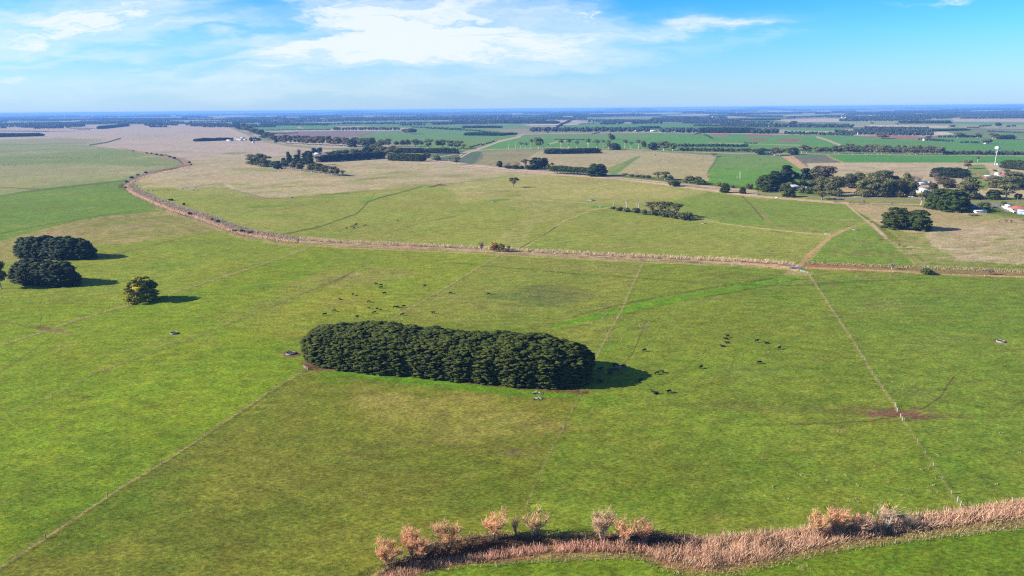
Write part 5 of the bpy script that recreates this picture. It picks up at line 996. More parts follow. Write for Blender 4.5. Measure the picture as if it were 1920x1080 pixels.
FAR = [(1272, 275.5, 1402, 276, 6, 2), (994, 247.5, 1215, 247.5, 9, 3), (1770, 290.5, 1935, 291, 8, 2), (1238, 249, 1318, 249.5, 10, 3), (1408, 251.5, 1460, 251.5, 11.5, 3),
    (0, 239, 14, 238, 7, 2), (0, 234.5, 70, 235, 6, 2), (60, 234, 200, 233, 4.5, 2), (90, 232, 300, 231, 3.5, 2), (150, 230, 320, 229, 4, 2), (232, 227, 320, 226, 4, 1), (0, 227, 230, 225.5, 4, 3), (0, 222, 320, 219.5, 3.5, 3), (240, 218.5, 330, 216.5, 2.5, 2),
    (35, 239.5, 60, 239.5, 1.5, 1), (65, 240, 120, 240.5, 1.6, 1), (130, 241, 178, 241.5, 1.6, 1), (0, 246.5, 94, 247, 1.8, 1), (142, 244, 170, 244, 1.4, 1), (95, 247, 140, 246, 0.8, 1),
    (320, 231, 345, 233, 7, 2), (320, 232, 432, 235.5, 4.5, 2), (330, 218, 640, 212, 2.6, 3), (410, 226, 465, 226, 4.5, 2), (420, 222, 450, 221, 2, 1), (445, 226, 600, 224.5, 4.5, 2), (355, 229, 640, 227.5, 3, 1), (460, 236, 482, 235.5, 3.5, 1), (485, 235.5, 640, 234, 4, 1), (490, 231, 640, 228, 2.2, 1), (470, 217, 540, 216.5, 3, 1), (570, 220, 640, 219.5, 4, 2), (340, 223, 400, 222, 4, 2), (395, 226, 412, 226, 3, 1),
    (470, 245.5, 620, 244, 2.5, 1), (505, 252, 560, 250, 2.2, 1), (640, 214.5, 960, 213, 3, 3), (700, 216, 780, 215.5, 2, 1), (640, 228, 960, 223, 4, 2), (640, 225, 960, 220, 4, 3), (640, 233.5, 790, 232.5, 4, 2), (810, 234.5, 900, 231, 5, 2), (772, 239.5, 870, 243, 3.5, 1), (800, 241.5, 905, 247, 3.5, 1), (895, 247, 955, 252, 3, 1), (560, 222, 640, 221, 3, 2), (780, 218, 960, 217, 3, 2), (700, 219, 800, 218.5, 2.5, 1),
    (905, 272, 880, 278, 4, 1), (930, 266, 903, 273, 3.5, 1), (960, 232, 1045, 231.5, 5, 1), (960, 227, 1100, 223, 4, 3), (1045, 225, 1320, 228, 3, 1), (1075, 221, 1190, 216, 4, 3), (1110, 220, 1240, 217, 4, 2), (960, 219, 1080, 218, 3, 2), (1125, 234, 1168, 233, 6, 2), (1045, 240, 1075, 226, 5, 2), (1185, 233, 1240, 232, 7, 3), (1230, 229, 1330, 230, 3.5, 2), (1026, 250.5, 1030, 248, 3, 1), (1085, 234, 1125, 231, 2.5, 1),
    (980, 214, 1130, 213, 3, 3), (1120, 212, 1280, 210, 2.5, 2), (1280, 210, 1420, 209.5, 3, 2), (1280, 222.5, 1362, 222.5, 4.5, 2), (1280, 213, 1420, 215, 4, 3), (1240, 221, 1290, 222, 3.5, 2), (1400, 220, 1468, 220.5, 4, 2), (1330, 218, 1400, 218, 3, 2), (1475, 222, 1560, 219, 3.5, 2), (1550, 220, 1640, 221.5, 4.5, 2), (1280, 232, 1400, 234, 5, 3), (1300, 237, 1410, 238, 4, 2), (1400, 238, 1600, 240, 6.5, 3), (1350, 235, 1450, 235, 4, 2), (1320, 242, 1340, 242, 3, 1),
    (1470, 252, 1600, 255, 6, 2), (1565, 249, 1640, 251, 6, 2), (1500, 212, 1600, 213, 3, 2), (1600, 213.5, 1920, 212, 3, 3), (1640, 217, 1920, 218, 3.5, 3), (1680, 225, 1795, 221, 5, 3), (1640, 221, 1790, 218, 4, 2), (1680, 226, 1735, 226, 4.5, 1), (1812, 240, 1836, 240.5, 3, 1), (1834, 238.5, 1857, 236.5, 4, 1), (1885, 238.5, 1903, 238.5, 5, 1), (1755, 223.5, 1774, 223.5, 4.5, 1), (1795, 220, 1920, 219.5, 2.5, 1), (1740, 216, 1920, 215, 3, 2),
    (1600, 253, 1750, 255, 7, 3), (1610, 247, 1750, 249, 6, 3), (1620, 241, 1740, 242, 4, 2), (1760, 258, 1840, 258, 5, 1), (1722, 263, 1785, 266, 5, 1), (1800, 268.5, 1836, 268.5, 4.5, 1), (1850, 247, 1930, 250, 3, 1), (1600, 246, 1640, 250, 5, 2), (1040, 262, 1100, 263, 2.5, 1), (1110, 252, 1126, 249.5, 2.5, 1), (1302, 253, 1320, 249, 3, 1), (1320, 253, 1336, 261, 3.5, 1), (1395, 269, 1420, 270, 3, 1),
    (-300, 240, 0, 234, 6, 3), (-300, 225, 0, 223, 4, 3), (1920, 220, 2250, 219, 4, 3), (1930, 250, 2250, 254, 5, 2), (1935, 291, 2200, 295, 9, 2), (-200, 247, 0, 246.5, 1.8, 1)]
for k in range(230):      # more shelter belts, thickest towards the skyline
    x_ = rs.uniform(-400, 2300); d_ = 4 + 27 * rs.uniform(0, 1) ** 1.5; y_ = 203.5 + d_ - (x_ - 960) * 0.0087; L_ = rs.uniform(25, 150); FAR.append((x_, y_, x_ + L_, y_ - L_ * rs.uniform(-0.002, 0.022), 1.8 + d_ * 0.10 * rs.uniform(0.7, 1.2), int(rs.uniform(1, 4))))
for (x0, y0, x1, y1, hp, rows_) in FAR:
    sp = max(1.5, hp * 0.62); n = max(2, int(math.hypot(x1 - x0, (y1 - y0) * 3) / sp))
    for r_ in range(rows_):
        for k in range(n):
            f_ = (k + rs.uniform(0, 1)) / n; x = x0 + (x1 - x0) * f_; y = y0 + (y1 - y0) * f_ - r_ * min(1.1, hp * 0.22) - rs.uniform(0, 0.25)
            if y < 208.6 - (x - 960) * 0.0087: y = 208.6 - (x - 960) * 0.0087
            p = P(x, y); sc_ = depth(p) / FPX; h = min(24, hp * sc_ * rs.uniform(0.7, 1.1)); far_tree(p, h, sp * sc_ * rs.uniform(1.0, 1.7))
# the last line of trees on the skyline
for k in range(1500):
    x = rs.uniform(-300, 2250); v = rs.uniform(207.0, 211.5) - (x - 960) * 0.0087
    p = P(x, v); sc_ = depth(p) / FPX; far_tree(p, rs.uniform(12, 20), sc_ * rs.uniform(2, 6))
o = obj('far_woodland', fg, M['far']); tag(o, 'far-off woods and tree belts reaching to the horizon', 'woodland', None, 'stuff')

# ------------------------------------------------------------------ leafless and dead trees, creek bushes
bare_tree('willow_tree', 728, 1062, 1012, 71, 'leafless orange willow, leftmost of those along the near creek', M['twig'], 1)
bare_tree('willow_tree', 772, 1045, 990, 51, 'tall leafless orange willow, second from the left on the near creek', M['twig'], 2)
bare_tree('willow_tree', 792, 1052, 1006, 57, 'low leafless pinkish willow right behind the second from the left', M['twig'], 3)
bare_tree('willow_tree', 842, 1034, 983, 69, 'leafless orange willow with forked dark limbs, third along the near creek', M['twig'], 4)
bare_tree('willow_tree', 925, 1012, 962, 62, 'rounded leafless orange willow left of the tallest one on the near creek', M['twig'], 5)
bare_tree('willow_tree', 966, 1000, 968, 30, 'thin half-bare willow standing between two fuller orange willows', M['twigp'], 6, ntw=160)
bare_tree('willow_tree', 1003, 1008, 953, 74, 'tallest leafless willow with yellow-orange twigs in the middle of the near creek', M['twig'], 7, ntw=700)
bare_tree('willow_tree', 1128, 1012, 960, 64, 'greyish pink bare willow just left of the bushy orange pair', M['twigp'], 8, limb=M['barkp'])
bare_tree('willow_tree', 1170, 1022, 973, 57, 'bushy leafless willow with bright orange top, left of the pair', M['twig'], 9, ntw=900)
bare_tree('willow_tree', 1208, 1020, 970, 60, 'bushy leafless willow, right of the orange pair, pinkish brown', M['twig'], 10, ntw=900)
bare_tree('willow_tree', 1533, 1004, 962, 57, 'leafless orange willow above the reeds, left of the swept one', M['twig'], 11)
bare_tree('willow_tree', 1562, 998, 952, 76, 'wind-swept leafless willow leaning right above the reeds', M['twig'], 12, lean=0.25)
bare_tree('willow_tree', 1615, 1000, 965, 62, 'low tangled grey-pink leafless willow beside the dark thicket', M['twigp'], 13, limb=M['barkp'])
bare_tree('willow_tree', 1662, 992, 945, 64, 'pale bare willow with thick whitish limbs below the gate', M['twigp'], 14, limb=M['dead'], ntw=380)
bare_tree('willow_tree', 1705, 985, 962, 69, 'low spreading bare willow just right of the whitish limbed one', M['twigp'], 15, limb=M['dead'], ntw=420)
tree('ochre_bush', 1659, 972, 940, 15, 'small yellow-green tree behind the whitish limbed willow', near=True)
bare_tree('bare_bush', 903, 469, 453, 15, 'round purple-brown leafless bush on the creek bank, leftmost of three', M['twigd'], 21, ntw=700, cat='bush'); tree('ochre_bush', 925, 470, 452, 14, 'ochre yellow bush beside the creek, taller left one', near=True); tree('ochre_bush', 939, 470, 455, 12, 'ochre yellow bush beside the creek, lower right one', near=True); bare_tree('bare_bush', 954, 470, 458, 10, 'small purple-brown bare bush right of the ochre bushes', M['twigd'], 22, ntw=400, cat='bush')
bare_tree('bare_bush', 1672, 505, 490, 13, 'bare brown bush with a pale stem on the right-hand drain', M['twigd'], 23, ntw=500, cat='bush', limb=M['barkp']); bare_tree('bare_bush', 1855, 515, 501, 18, 'dark brown bare bush on the drain near the right edge', M['twigd'], 24, ntw=700, cat='bush')
bare_tree('bare_bush', 1686, 463, 455, 9, 'small brown bare bush beside the ditch above the drain', M['twigd'], 25, ntw=400, cat='bush'); tree('bush', 1738, 514, 502, 22, 'low olive bush on the right-hand drain between two bare bushes', near=True)
for k, (x, y, t_, w) in enumerate([(1567, 380.5, 373.5, 16), (1594, 382, 376.5, 12), (1612, 382, 376, 9), (1619.5, 382, 374.5, 7), (1672, 384, 377, 9)]):
    bare_tree('bare_bush', x, y, t_, w, 'purple-brown bare bush, %s from the left on the verge beside the poles' % ordinal(k), M['twigd'], 30 + k, 'bare bushes on the road verge', cat='bush', ntw=260)
for k, (x, y, t_, w) in enumerate([(1802, 398, 385, 20), (1857, 397, 385, 10), (1886, 418, 410, 12), (1896, 418, 411, 9), (1873, 417, 413, 7), (1921, 420, 407, 14), (1752, 335, 322, 16), (1722, 345, 328, 16), (1711, 343, 327, 20), (1851, 325, 320, 13)]):
    bare_tree('bare_bush', x, y, t_, w, 'leafless brown bush %s' % ['right of the big green cypress clump', 'in the garden between blue roof and car', 'left of a pair in the dry tan paddock', 'right of a pair in the dry tan paddock', 'low in the dry tan paddock before the pair', 'at the right edge of the dry tan paddock', 'against the left end of the rounded hedge', 'behind the white roofs, right of two', 'behind the white roofs, left of two', 'inside the rust-red fence'][k], M['twigd'], 40 + k, cat='bush', ntw=420)
bare_tree('bare_tree', 952, 316, 300, 20, 'pale pinkish leafless tree, left of two in the roadside clump', M['twigp'], 51, ntw=500); bare_tree('bare_tree', 970, 316, 300, 20, 'pale pinkish leafless tree, right of two in the roadside clump', M['twigp'], 52, ntw=500); bare_tree('bare_tree', 561, 295, 279, 6, 'thin leafless poplar above the slanting shelterbelt', M['twigd'], 53)
for k, (x, y, t_, w) in enumerate([(1327, 333, 326, 9), (1340, 333, 327.5, 6)]):
    bare_tree('autumn_tree', x, y, t_, w, 'bright orange autumn tree, %s one beside the green paddock' % ['larger left', 'smaller right'][k], M['autumn'], 60 + k, cat='tree', ntw=420)
def dead_tree(px, by, ty, wpx, label, seed):
    rs = np.random.RandomState(seed); b_ = P(px, by); h = top_h(px, by, ty); w = wpx * depth(b_) / FPX; base = empty('dead_tree', b_); tag(base, label, 'dead tree'); t = G(); l_ = G()
    t.tube([(-.3, 0, -.2), (0, 0, h * .3), (rs.uniform(-.1, .1) * h, 0, h * .6), (rs.uniform(-.1, .1) * h, 0, h)], [h * .06, h * .045, h * .03, h * .012], 7)
    for k in range(9):
        z = h * rs.uniform(.3, .9); a = rs.uniform(0, 6.28); q = w * .5 * rs.uniform(.5, 1); m_ = (q * .5 * math.cos(a), q * .5 * math.sin(a), z + h * .06); l_.tube([(0, 0, z), m_, (q * math.cos(a), q * math.sin(a), z + h * rs.uniform(.08, .25))], [h * .02, h * .014, h * .006], 5)
    obj('trunk', t, M['dead'], base); obj('branches', l_, M['dead'], base)
dead_tree(1151, 390, 378, 9, 'short grey dead tree at the left end of the copse', 1); dead_tree(1175, 395, 373, 10, 'tall thin grey dead tree in the middle of the copse bushes', 2); dead_tree(1197, 398, 374, 14, 'thick pale dead tree with spreading roots beside the living copse', 3)
dead_tree(954, 279, 268, 4, 'white dead trunk, left of two at the edge of the green crop', 4); dead_tree(967.5, 278.5, 265, 6, 'white dead trunk, right of two at the edge of the green crop', 5)
tree('gum', 2, 541, 490, 26, 'ragged gum cut by the left edge beside the nearer windbreak', near=True)
for k, (x, y, t_, w) in enumerate([(250, 284, 281.5, 3), (275, 288, 285, 4), (284, 289, 286, 4), (294, 291, 287.5, 5), (303, 292, 289, 6), (318, 295, 292, 5), (327, 298, 294, 5), (355, 306, 302, 5), (359, 310, 307, 3), (274, 325, 321, 6), (259, 329, 326, 6), (247, 335, 330, 7), (238, 343, 338, 6), (357, 403, 397, 8), (408, 417, 412, 8), (398, 413, 409, 5), (345, 385, 380, 5), (320, 376, 372, 8), (455, 435, 430, 9), (236, 353, 349, 4), (470, 438, 433, 10), (440, 434, 430, 8)]):
    tree('dark_bush', x, y, t_, w, 'small dark bush in the bed of the winding creek, %s of those from upstream' % ordinal(k), 'dark bushes in the winding creek', whole=True)

# ------------------------------------------------------------------ reeds and rank grass (nobody could count them)
rs = np.random.RandomState(9)
def reedmass(name, label, pts, h, w, mat, lean=0.25, clump=1.0):
    g = G(); blades(g, pts, h, w, rs, lean, 0, clump); o = obj(name, g, mat); tag(o, label, 'reeds', None, 'stuff')
RZ = [(1210, 1035), (1260, 1008), (1340, 1008), (1420, 1001), (1500, 993), (1640, 976), (1760, 962), (1860, 947), (2000, 925), (2000, 958), (1860, 974), (1760, 986), (1640, 1006), (1530, 1026), (1470, 1040), (1400, 1056), (1330, 1068), (1280, 1062), (1230, 1050)]
reedmass('reeds', 'dense pinkish brown dry reeds filling the near creek on the right', pts_in_poly(RZ, 0, rs, -0.7, 13.0), 2.2, 0.05, M['reed'], 0.4)
reedmass('reeds', 'paler straw-coloured reeds mixed through the near creek on the right', pts_in_poly(RZ, 0, rs, -0.7, 6.0), 1.7, 0.05, M['reedt'], 0.6)
RZ2 = [(880, 1048), (920, 1036), (1000, 1026), (1080, 1018), (1200, 1018), (1230, 1030), (1190, 1034), (1100, 1034), (1000, 1040), (920, 1050)]
reedmass('reeds', 'narrow band of orange-pink dry reeds along the near creek below the willows', pts_in_poly(RZ2, 0, rs, -0.4, 16.0), 1.7, 0.05, M['reed'])
RZ3 = [(700, 1090), (760, 1058), (830, 1048), (900, 1042), (940, 1046), (900, 1056), (820, 1066), (760, 1084)]
reedmass('reeds', 'rusty brown reeds among the leftmost willows', pts_in_poly(RZ3, 0, rs, -0.4, 10.0), 1.4, 0.05, M['reed'])
RT_ = [(820, 1018), (870, 1008), (930, 1002), (1100, 1004), (1200, 1000), (1290, 1008), (1290, 1024), (1220, 1026), (1180, 1018), (1080, 1020), (1000, 1022), (930, 1032), (860, 1040), (800, 1046), (740, 1072), (700, 1085), (740, 1050), (790, 1030)]
reedmass('thicket', 'dark bramble thicket under the willows on the creek bank', pts_in_poly(RT_, 0, rs, -0.4, 9.0), 1.2, 0.09, M['reedd'], 0.8)
for rz_, lb_ in (([(1440, 1022), (1462, 1014), (1478, 1020), (1468, 1034), (1446, 1036)], 'dark bramble clump in the middle of the right-hand reeds'), ([(1338, 1056), (1352, 1050), (1360, 1060), (1346, 1068)], 'small dark bramble clump at the lower edge of the widest reeds'), ([(1215, 1018), (1250, 1010), (1290, 1008), (1292, 1020), (1240, 1026)], 'dark bramble strip just right of the orange willow pair')):
    reedmass('thicket', lb_, pts_in_poly(rz_, 0, rs, -0.2, 9.0), 2.2, 0.1, M['reedd'], 0.8)
RT2 = [(1560, 985), (1640, 978), (1720, 970), (1750, 964), (1720, 985), (1640, 1002), (1580, 1010)]
reedmass('thicket', 'dark bramble thicket under the swept willows at right', pts_in_poly(RT2, 0, rs, -0.4, 5.0), 1.7, 0.12, M['reedd'], 0.8)
g = G(); blades(g, pts_along([(x, y + 3) for x, y in NC_TOP[1:]], 1.6, 16, rs), 0.9, 0.07, rs, 0.35)
bl = [(x, y - 5) for x, y in NC_BOT[1:]]; blades(g, pts_along(bl, 3.0, 30, rs), 0.75, 0.07, rs, 0.4)
tag(obj('dry_grass', g, M['tuss']), 'straw-coloured rank grass fringing both banks of the near creek', 'grass', None, 'stuff')
g = G(); blades(g, pts_along([(x, y - 4) for x, y, _ in CREEK3], 4.2, 26, rs), 1.7, 0.13, rs, 0.45, 0, 1.1)
tag(obj('reeds', g, M['reedt']), 'tall pale straw reeds along the straight middle creek', 'reeds', None, 'stuff')
g = G(); blades(g, pts_along([(x + 2, y - 2.5) for x, y, _ in CREEK2], 8, 26, rs), 1.4, 0.2, rs, 0.6, 0, 0.8); tag(obj('reeds', g, M['reedm']), 'pale reeds along the far bank of the winding creek', 'reeds', None, 'stuff')
g = G(); blades(g, pts_along([(x - 3, y + 3) for x, y, _ in CREEK2], 3.5, 7, rs), 1.4, 0.2, rs, 0.3); tag(obj('reeds', g, M['reed']), 'rusty reeds in the bed of the winding creek', 'reeds', None, 'stuff')
g = G(); blades(g, pts_along([(1513, 493), (1600, 497), (1700, 501), (1800, 504), (1920, 509), (2200, 522)], 5.5, 26, rs), 1.1, 0.15, rs, 0.4); tag(obj('rushes', g, M['rushg']), 'green-brown rushes along the right-hand drain', 'rushes', None, 'stuff')
g = G()
for (x, y, rx, ry, n_) in [(1210, 608, 60, 30, 60), (1205, 612, 16, 10, 40), (1145, 625, 10, 14, 20), (1150, 592, 20, 8, 20), (1590, 460, 80, 5, 50), (1500, 530, 60, 8, 25), (1620, 520, 60, 4, 16), (900, 525, 60, 15, 40), (1650, 930, 150, 60, 26), (1480, 880, 120, 60, 12), (1500, 1066, 20, 4, 4), (1700, 725, 30, 12, 9), (1760, 900, 200, 100, 18), (290, 380, 40, 6, 50), (1850, 475, 120, 12, 100), (1800, 440, 110, 8, 70), (1610, 440, 60, 3, 30), (1250, 640, 200, 60, 30), (700, 540, 150, 40, 40), (1000, 560, 160, 40, 60)]:
    for k in range(n_):
        p = P(x + rs.uniform(-1, 1) * rx, y + rs.uniform(-1, 1) * ry); q = p + np.stack([rs.normal(0, .35, 26), rs.normal(0, .35, 26), np.zeros(26)], 1); blades(g, q[:rs.randint(8, 22)], 0.42, 0.07, rs, 0.5)
tag(obj('tussocks', g, M['tuss']), 'dry tan tussocks scattered over the green paddocks', 'grass', None, 'stuff')

# ------------------------------------------------------------------ buildings
def wins(n, L, h, z, y, ww, wh):
    g = G()
    for k in range(n):
        x = -L / 2 + L * (k + 0.5) / n; g.box(x, y, z, ww, 0.12, wh)
    return g
def house(name, label, cat, px, by, wpx, d, h, roofh, rz, wall, roof, kind='gable', nwin=3, door=True, chim=False, verandah=False, group=None):
    b_ = P(px, by); w = wpx * depth(b_) / FPX; base = empty(name, b_, rz); tag(base, label, cat, group)
    g = G(); x, y = w / 2, d / 2
    g.box(0, 0, h / 2, w, d, h)
    if kind == 'gable': g.add([[-x, -y, h], [-x, y, h], [-x, 0, h + roofh * .93], [x, -y, h], [x, y, h], [x, 0, h + roofh * .93]], None, [[0, 2, 1], [3, 4, 5]])
    obj('wall', g, wall, base)
    r_ = G(); o_ = 0.45; t_ = 0.14
    if kind == 'gable':
        for s_ in (-1, 1):
            V = [[-x - o_, s_ * (y + o_), h - o_ * roofh / y], [x + o_, s_ * (y + o_), h - o_ * roofh / y], [x + o_, 0, h + roofh], [-x - o_, 0, h + roofh]]; V2 = [[a, b, c + t_] for a, b, c in V]
            r_.add(V + V2, [[0, 1, 2, 3], [4, 7, 6, 5], [0, 4, 5, 1], [1, 5, 6, 2], [3, 2, 6, 7], [0, 3, 7, 4]])
    else:
        k = min(x, y) * 0.95; V = [[-x - o_, -y - o_, h], [x + o_, -y - o_, h], [x + o_, y + o_, h], [-x - o_, y + o_, h], [-x + k, 0, h + roofh], [x - k, 0, h + roofh]]
        r_.add(V, [[0, 1, 5, 4], [2, 3, 4, 5]], [[1, 2, 5], [3, 0, 4]]); r_.box(0, 0, h + 0.02, w + 2 * o_, d + 2 * o_, 0.12)
        r_.box(0, 0, h + roofh, max(0.5, w - 2 * k), 0.3, 0.16)
    ro = obj('roof', r_, roof, base)
    if chim:
        c_ = G(); c_.box(x * 0.4, 0.8, h + roofh * 0.9, 0.8, 0.7, 1.6); c_.box(x * 0.4, 0.8, h + roofh * 0.9 + 0.85, 1.0, 0.9, 0.15); obj('chimney', c_, M['brick'], ro)
    for k in range(nwin):
        q = -w / 2 + w * (k + 0.5) / nwin
        if door and k == nwin // 2: q += w / nwin * 0.28
        f_ = G(); f_.box(q, -y - 0.03, h * 0.56, min(1.5, w / nwin * 0.5) + 0.24, 0.1, h * 0.36 + 0.24); fo_ = obj('window', f_, M['white'], base)
        p_ = G(); p_.box(q, -y - 0.07, h * 0.56, min(1.5, w / nwin * 0.5), 0.08, h * 0.36); obj('pane', p_, M['glass'], fo_)
    if nwin:
        f_ = G(); f_.box(-x - 0.03, 0, h * 0.56, 0.1, 1.5, h * 0.36); obj('window', f_, M['glass'], base)
    if door:
        q = 0.0 if nwin else 0.0; g2 = G(); g2.box(-w * 0.12 if nwin else 0, -y - 0.04, h * 0.36, 1.0 if nwin else min(3.2, w * .4), 0.12, h * 0.72); obj('door', g2, M['wood'] if nwin else M['groof'], base)
    if verandah:
        v = G(); v.box(0, -y - 1.3, h * 0.86, w, 2.6, 0.12); vo = obj('verandah_roof', v, roof, base)
        for k in range(5):
            p_ = G(); p_.box(-x + 0.15 + (w - 0.3) * k / 4, -y - 2.45, h * 0.42, 0.14, 0.14, h * 0.84); obj('verandah_post', p_, M['white'], base)
    return base
house('farmhouse', 'long pale house with grey iron roof behind the roadside garden trees', 'house', 1484, 352.5, 26, 9, 2.9, 2.2, 0.06, M['white'], M['wroof'], 'hip', 5, True, True, True)
house('farmhouse', 'white shed-like cottage half hidden by the fresh green garden trees', 'house', 1511, 355, 10, 6, 2.6, 1.6, -0.1, M['cream'], M['wroof'], 'gable', 2)
house('farmhouse', 'blue-grey house seen between two bushy gums beside the road', 'house', 1546, 359, 26, 10, 3.0, 2.4, 0.1, M['white'], M['groof'], 'hip', 4, True, True)
house('farmhouse', 'white-roofed gabled house right of the tall gum row', 'house', 1730, 360.5, 22, 11, 3.4, 3.4, -0.5, M['white'], M['wroof'], 'gable', 4, True)
house('shed', 'long white-roofed shed behind the white-roofed gabled house', 'shed', 1725, 346, 22, 9, 3.0, 2.2, -0.35, M['groof'], M['wroof'], 'gable', 0)
house('shed', 'small grey shed at the right of the long white-roofed shed', 'shed', 1740, 345.5, 9, 6, 3.0, 1.6, 0.2, M['white'], M['groof'], 'gable', 1)
house('farmhouse', 'dark blue-roofed house right beside the big green cypress clump', 'house', 1817, 391, 24, 12, 3.0, 3.0, -0.25, M['navy'], M['broof'], 'hip', 5, True)
house('shed', 'low white shed with red-brown trim below the blue-roofed house', 'shed', 1835.5, 399, 22, 6, 2.8, 1.0, -0.05, M['fence_w'], M['wroof'], 'gable', 2, False)
house('farmhouse', 'white weatherboard house with red roof near the right edge', 'house', 1907, 396, 24, 10, 3.6, 2.6, -0.35, M['white'], M['rroof'], 'hip', 4, True, True, True)
house('shed', 'blue-grey iron shed at the right edge before the red-roofed house', 'shed', 1918, 402, 18, 8, 4.2, 1.4, -0.35, M['bluesh'], M['groof'], 'gable', 0)
house('shed', 'small white shed left of the red-roofed house', 'shed', 1890, 389, 9, 5, 2.5, 1.2, -0.2, M['white'], M['wroof'], 'gable', 1)
house('shed', 'long low white-roofed shed inside the rust-red fence', 'shed', 1853, 332.5, 16, 9, 2.4, 1.2, -0.08, M['rust'], M['wroof'], 'gable', 2)
house('farmhouse', 'pink-white walled house with rusty roof behind the rust-red fence', 'house', 1880, 332.5, 15, 9, 3.2, 2.2, -0.1, M['white'], M['rroof'], 'hip', 3)
house('shed', 'grey-roofed shed left of the house with the rusty roof', 'shed', 1871, 328, 9, 7, 3.0, 1.4, 0, M['white'], M['groof'], 'gable', 1)
house('farmhouse', 'small white house among dark trees behind the big green paddock', 'house', 1441, 289.5, 10, 8, 3.4, 2.6, 0.25, M['white'], M['groof'], 'gable', 2)
house('farmhouse', 'white-roofed farmhouse in the garden behind the slanting shelterbelt', 'house', 596, 290, 11, 10, 3.2, 2.4, -0.2, M['pale'], M['wroof'], 'gable', 3)
house('shed', 'pale roofed shed left of the farmhouse in the shelterbelt garden', 'shed', 578, 291, 9, 8, 3.0, 2.0, -0.2, M['white'], M['wroof'], 'gable', 1)
FS = [(431, 264.5, 16, 9, 'wroof', 'low long white shed at the left of the farm cluster on the pale paddock'), (448, 262.5, 9, 12, 'wroof', 'white gabled shed in the middle of the farm cluster on the pale paddock'), (455, 260, 8, 12, 'groof', 'grey-roofed shed at the back of the farm cluster on the pale paddock'),
      (452, 264, 9, 10, 'wroof', 'white front shed of the farm cluster on the pale paddock'), (443, 261, 6, 8, 'groof', 'small dark-roofed shed of the farm cluster on the pale paddock'), (460, 263, 6, 8, 'wroof', 'small white shed at the right of the farm cluster on the pale paddock')]
for (x, y, w, d, rf, lb) in FS: house('shed', lb, 'shed', x, y, w * 0.85, d, 3.6, 2.2, rnd.uniform(-.4, .4), M['pale'], M[rf], 'gable', 0, True, group='farm sheds on the pale paddock')
for (x, y, w, h, wl_, rf, lb) in [(919, 230.5, 4, 9, 'cream', 'wroof', 'small cream farm building left of the long far dark hedge'), (926, 230.8, 6, 10, 'cream', 'wroof', 'larger cream farm building left of the long far dark hedge'), (1193, 246.5, 12, 4, 'white', 'wroof', 'low white farm shed in front of the far wood, leftmost of its row'),
      (1207, 246.5, 9, 4, 'white', 'groof', 'grey farm shed in front of the far wood, middle of its row'), (1226, 247, 13, 4.5, 'white', 'wroof', 'long white shed in the gap between two far woods'), (1265, 247.5, 5, 5, 'white', 'wroof', 'small white house under the reddish far wood, left'), (1281, 247, 4, 5, 'white', 'wroof', 'small white house under the reddish far wood, right'),
      (1732, 264, 3, 5, 'white', 'wroof', 'tiny white hut alone at the edge of far crops on the right'), (1847, 270, 4, 5, 'white', 'wroof', 'tiny white house among brownish trees far on the right'), (1870, 279.5, 6, 5, 'white', 'wroof', 'white shed roof in the low belt behind the white tower'), (1526, 235.5, 4, 7, 'white', 'wroof', 'far white house among round trees by the pale stubble'),
      (1579, 221, 4, 8, 'white', 'wroof', 'tiny far white shed between two dark hedges, left'), (1586, 221, 4, 8, 'white', 'wroof', 'tiny far white shed between two dark hedges, right'), (1336, 221.5, 2.5, 14, 'white', 'wroof', 'far pale silo-like building beside a dark wood'), (56, 235, 2.5, 6, 'white', 'wroof', 'tiny far white hut at the left on pale land'), (291, 233.5, 3, 6, 'white', 'wroof', 'tiny far white building at the far end of the pale paddock'), (475, 268.5, 3, 4, 'white', 'wroof', 'tiny white shed beside the far straight road'),
      (1612, 252, 12, 4, 'white', 'wroof', 'long pale far shed in front of the dense right-hand wood')]:
    house('shed', lb, 'shed', x, y, w, 9, h, 2.5, rnd.uniform(-.3, .3), M[wl_], M[rf], 'gable', 0)
# water tank
b_ = P(1753, 366); t = empty('water_tank', b_); tag(t, 'pale aqua round water tank behind the big green cypress clump', 'water tank'); g = G(); g.tube([(0, 0, 0), (0, 0, 2.6)], [2.3, 2.3], 24); obj('tank_wall', g, M['tank'], t); g = G(); g.tube([(0, 0, 2.6), (0, 0, 3.1)], [2.4, 0.2], 24); obj('tank_roof', g, M['white'], t)
# phone tower
b_ = P(1865, 309.5); hT = top_h(1865, 309.5, 277); t = empty('phone_tower', b_); tag(t, 'tall white phone tower with antennas at its head, near the right edge', 'tower')
g = G(); g.tube([(0, 0, 0), (0, 0, hT * 0.6), (0, 0, hT)], [0.7, 0.5, 0.32], 10); obj('mast', g, M['steel'], t)
g = G(); g.tube([(0, 0, hT * .96), (0, 0, hT * .965)], [1.1, 1.1], 12); g.tube([(0, 0, hT * .72), (0, 0, hT * .725)], [1.9, 1.9], 12); obj('platform', g, M['steel'], t)
for k in range(6):
    a = k * 1.047; g = G(); g.box(1.1 * math.cos(a), 1.1 * math.sin(a), hT * 0.975, 0.2, 0.25, 1.8, rz=a); obj('antenna', g, M['white'], t)
for k in range(3):
    a = k * 2.1 + .4; g = G(); g.tube([(1.3 * math.cos(a), 1.3 * math.sin(a), hT * (.70 + .05 * k)), (1.9 * math.cos(a), 1.9 * math.sin(a), hT * (.70 + .05 * k))], [0.9, 0.9], 14); obj('dish', g, M['white'], t)
house('shed', 'small white equipment hut at the foot of the phone tower', 'hut', 1870, 309.5, 4, 3, 2.8, 0.8, 0, M['white'], M['groof'], 'gable', 0)
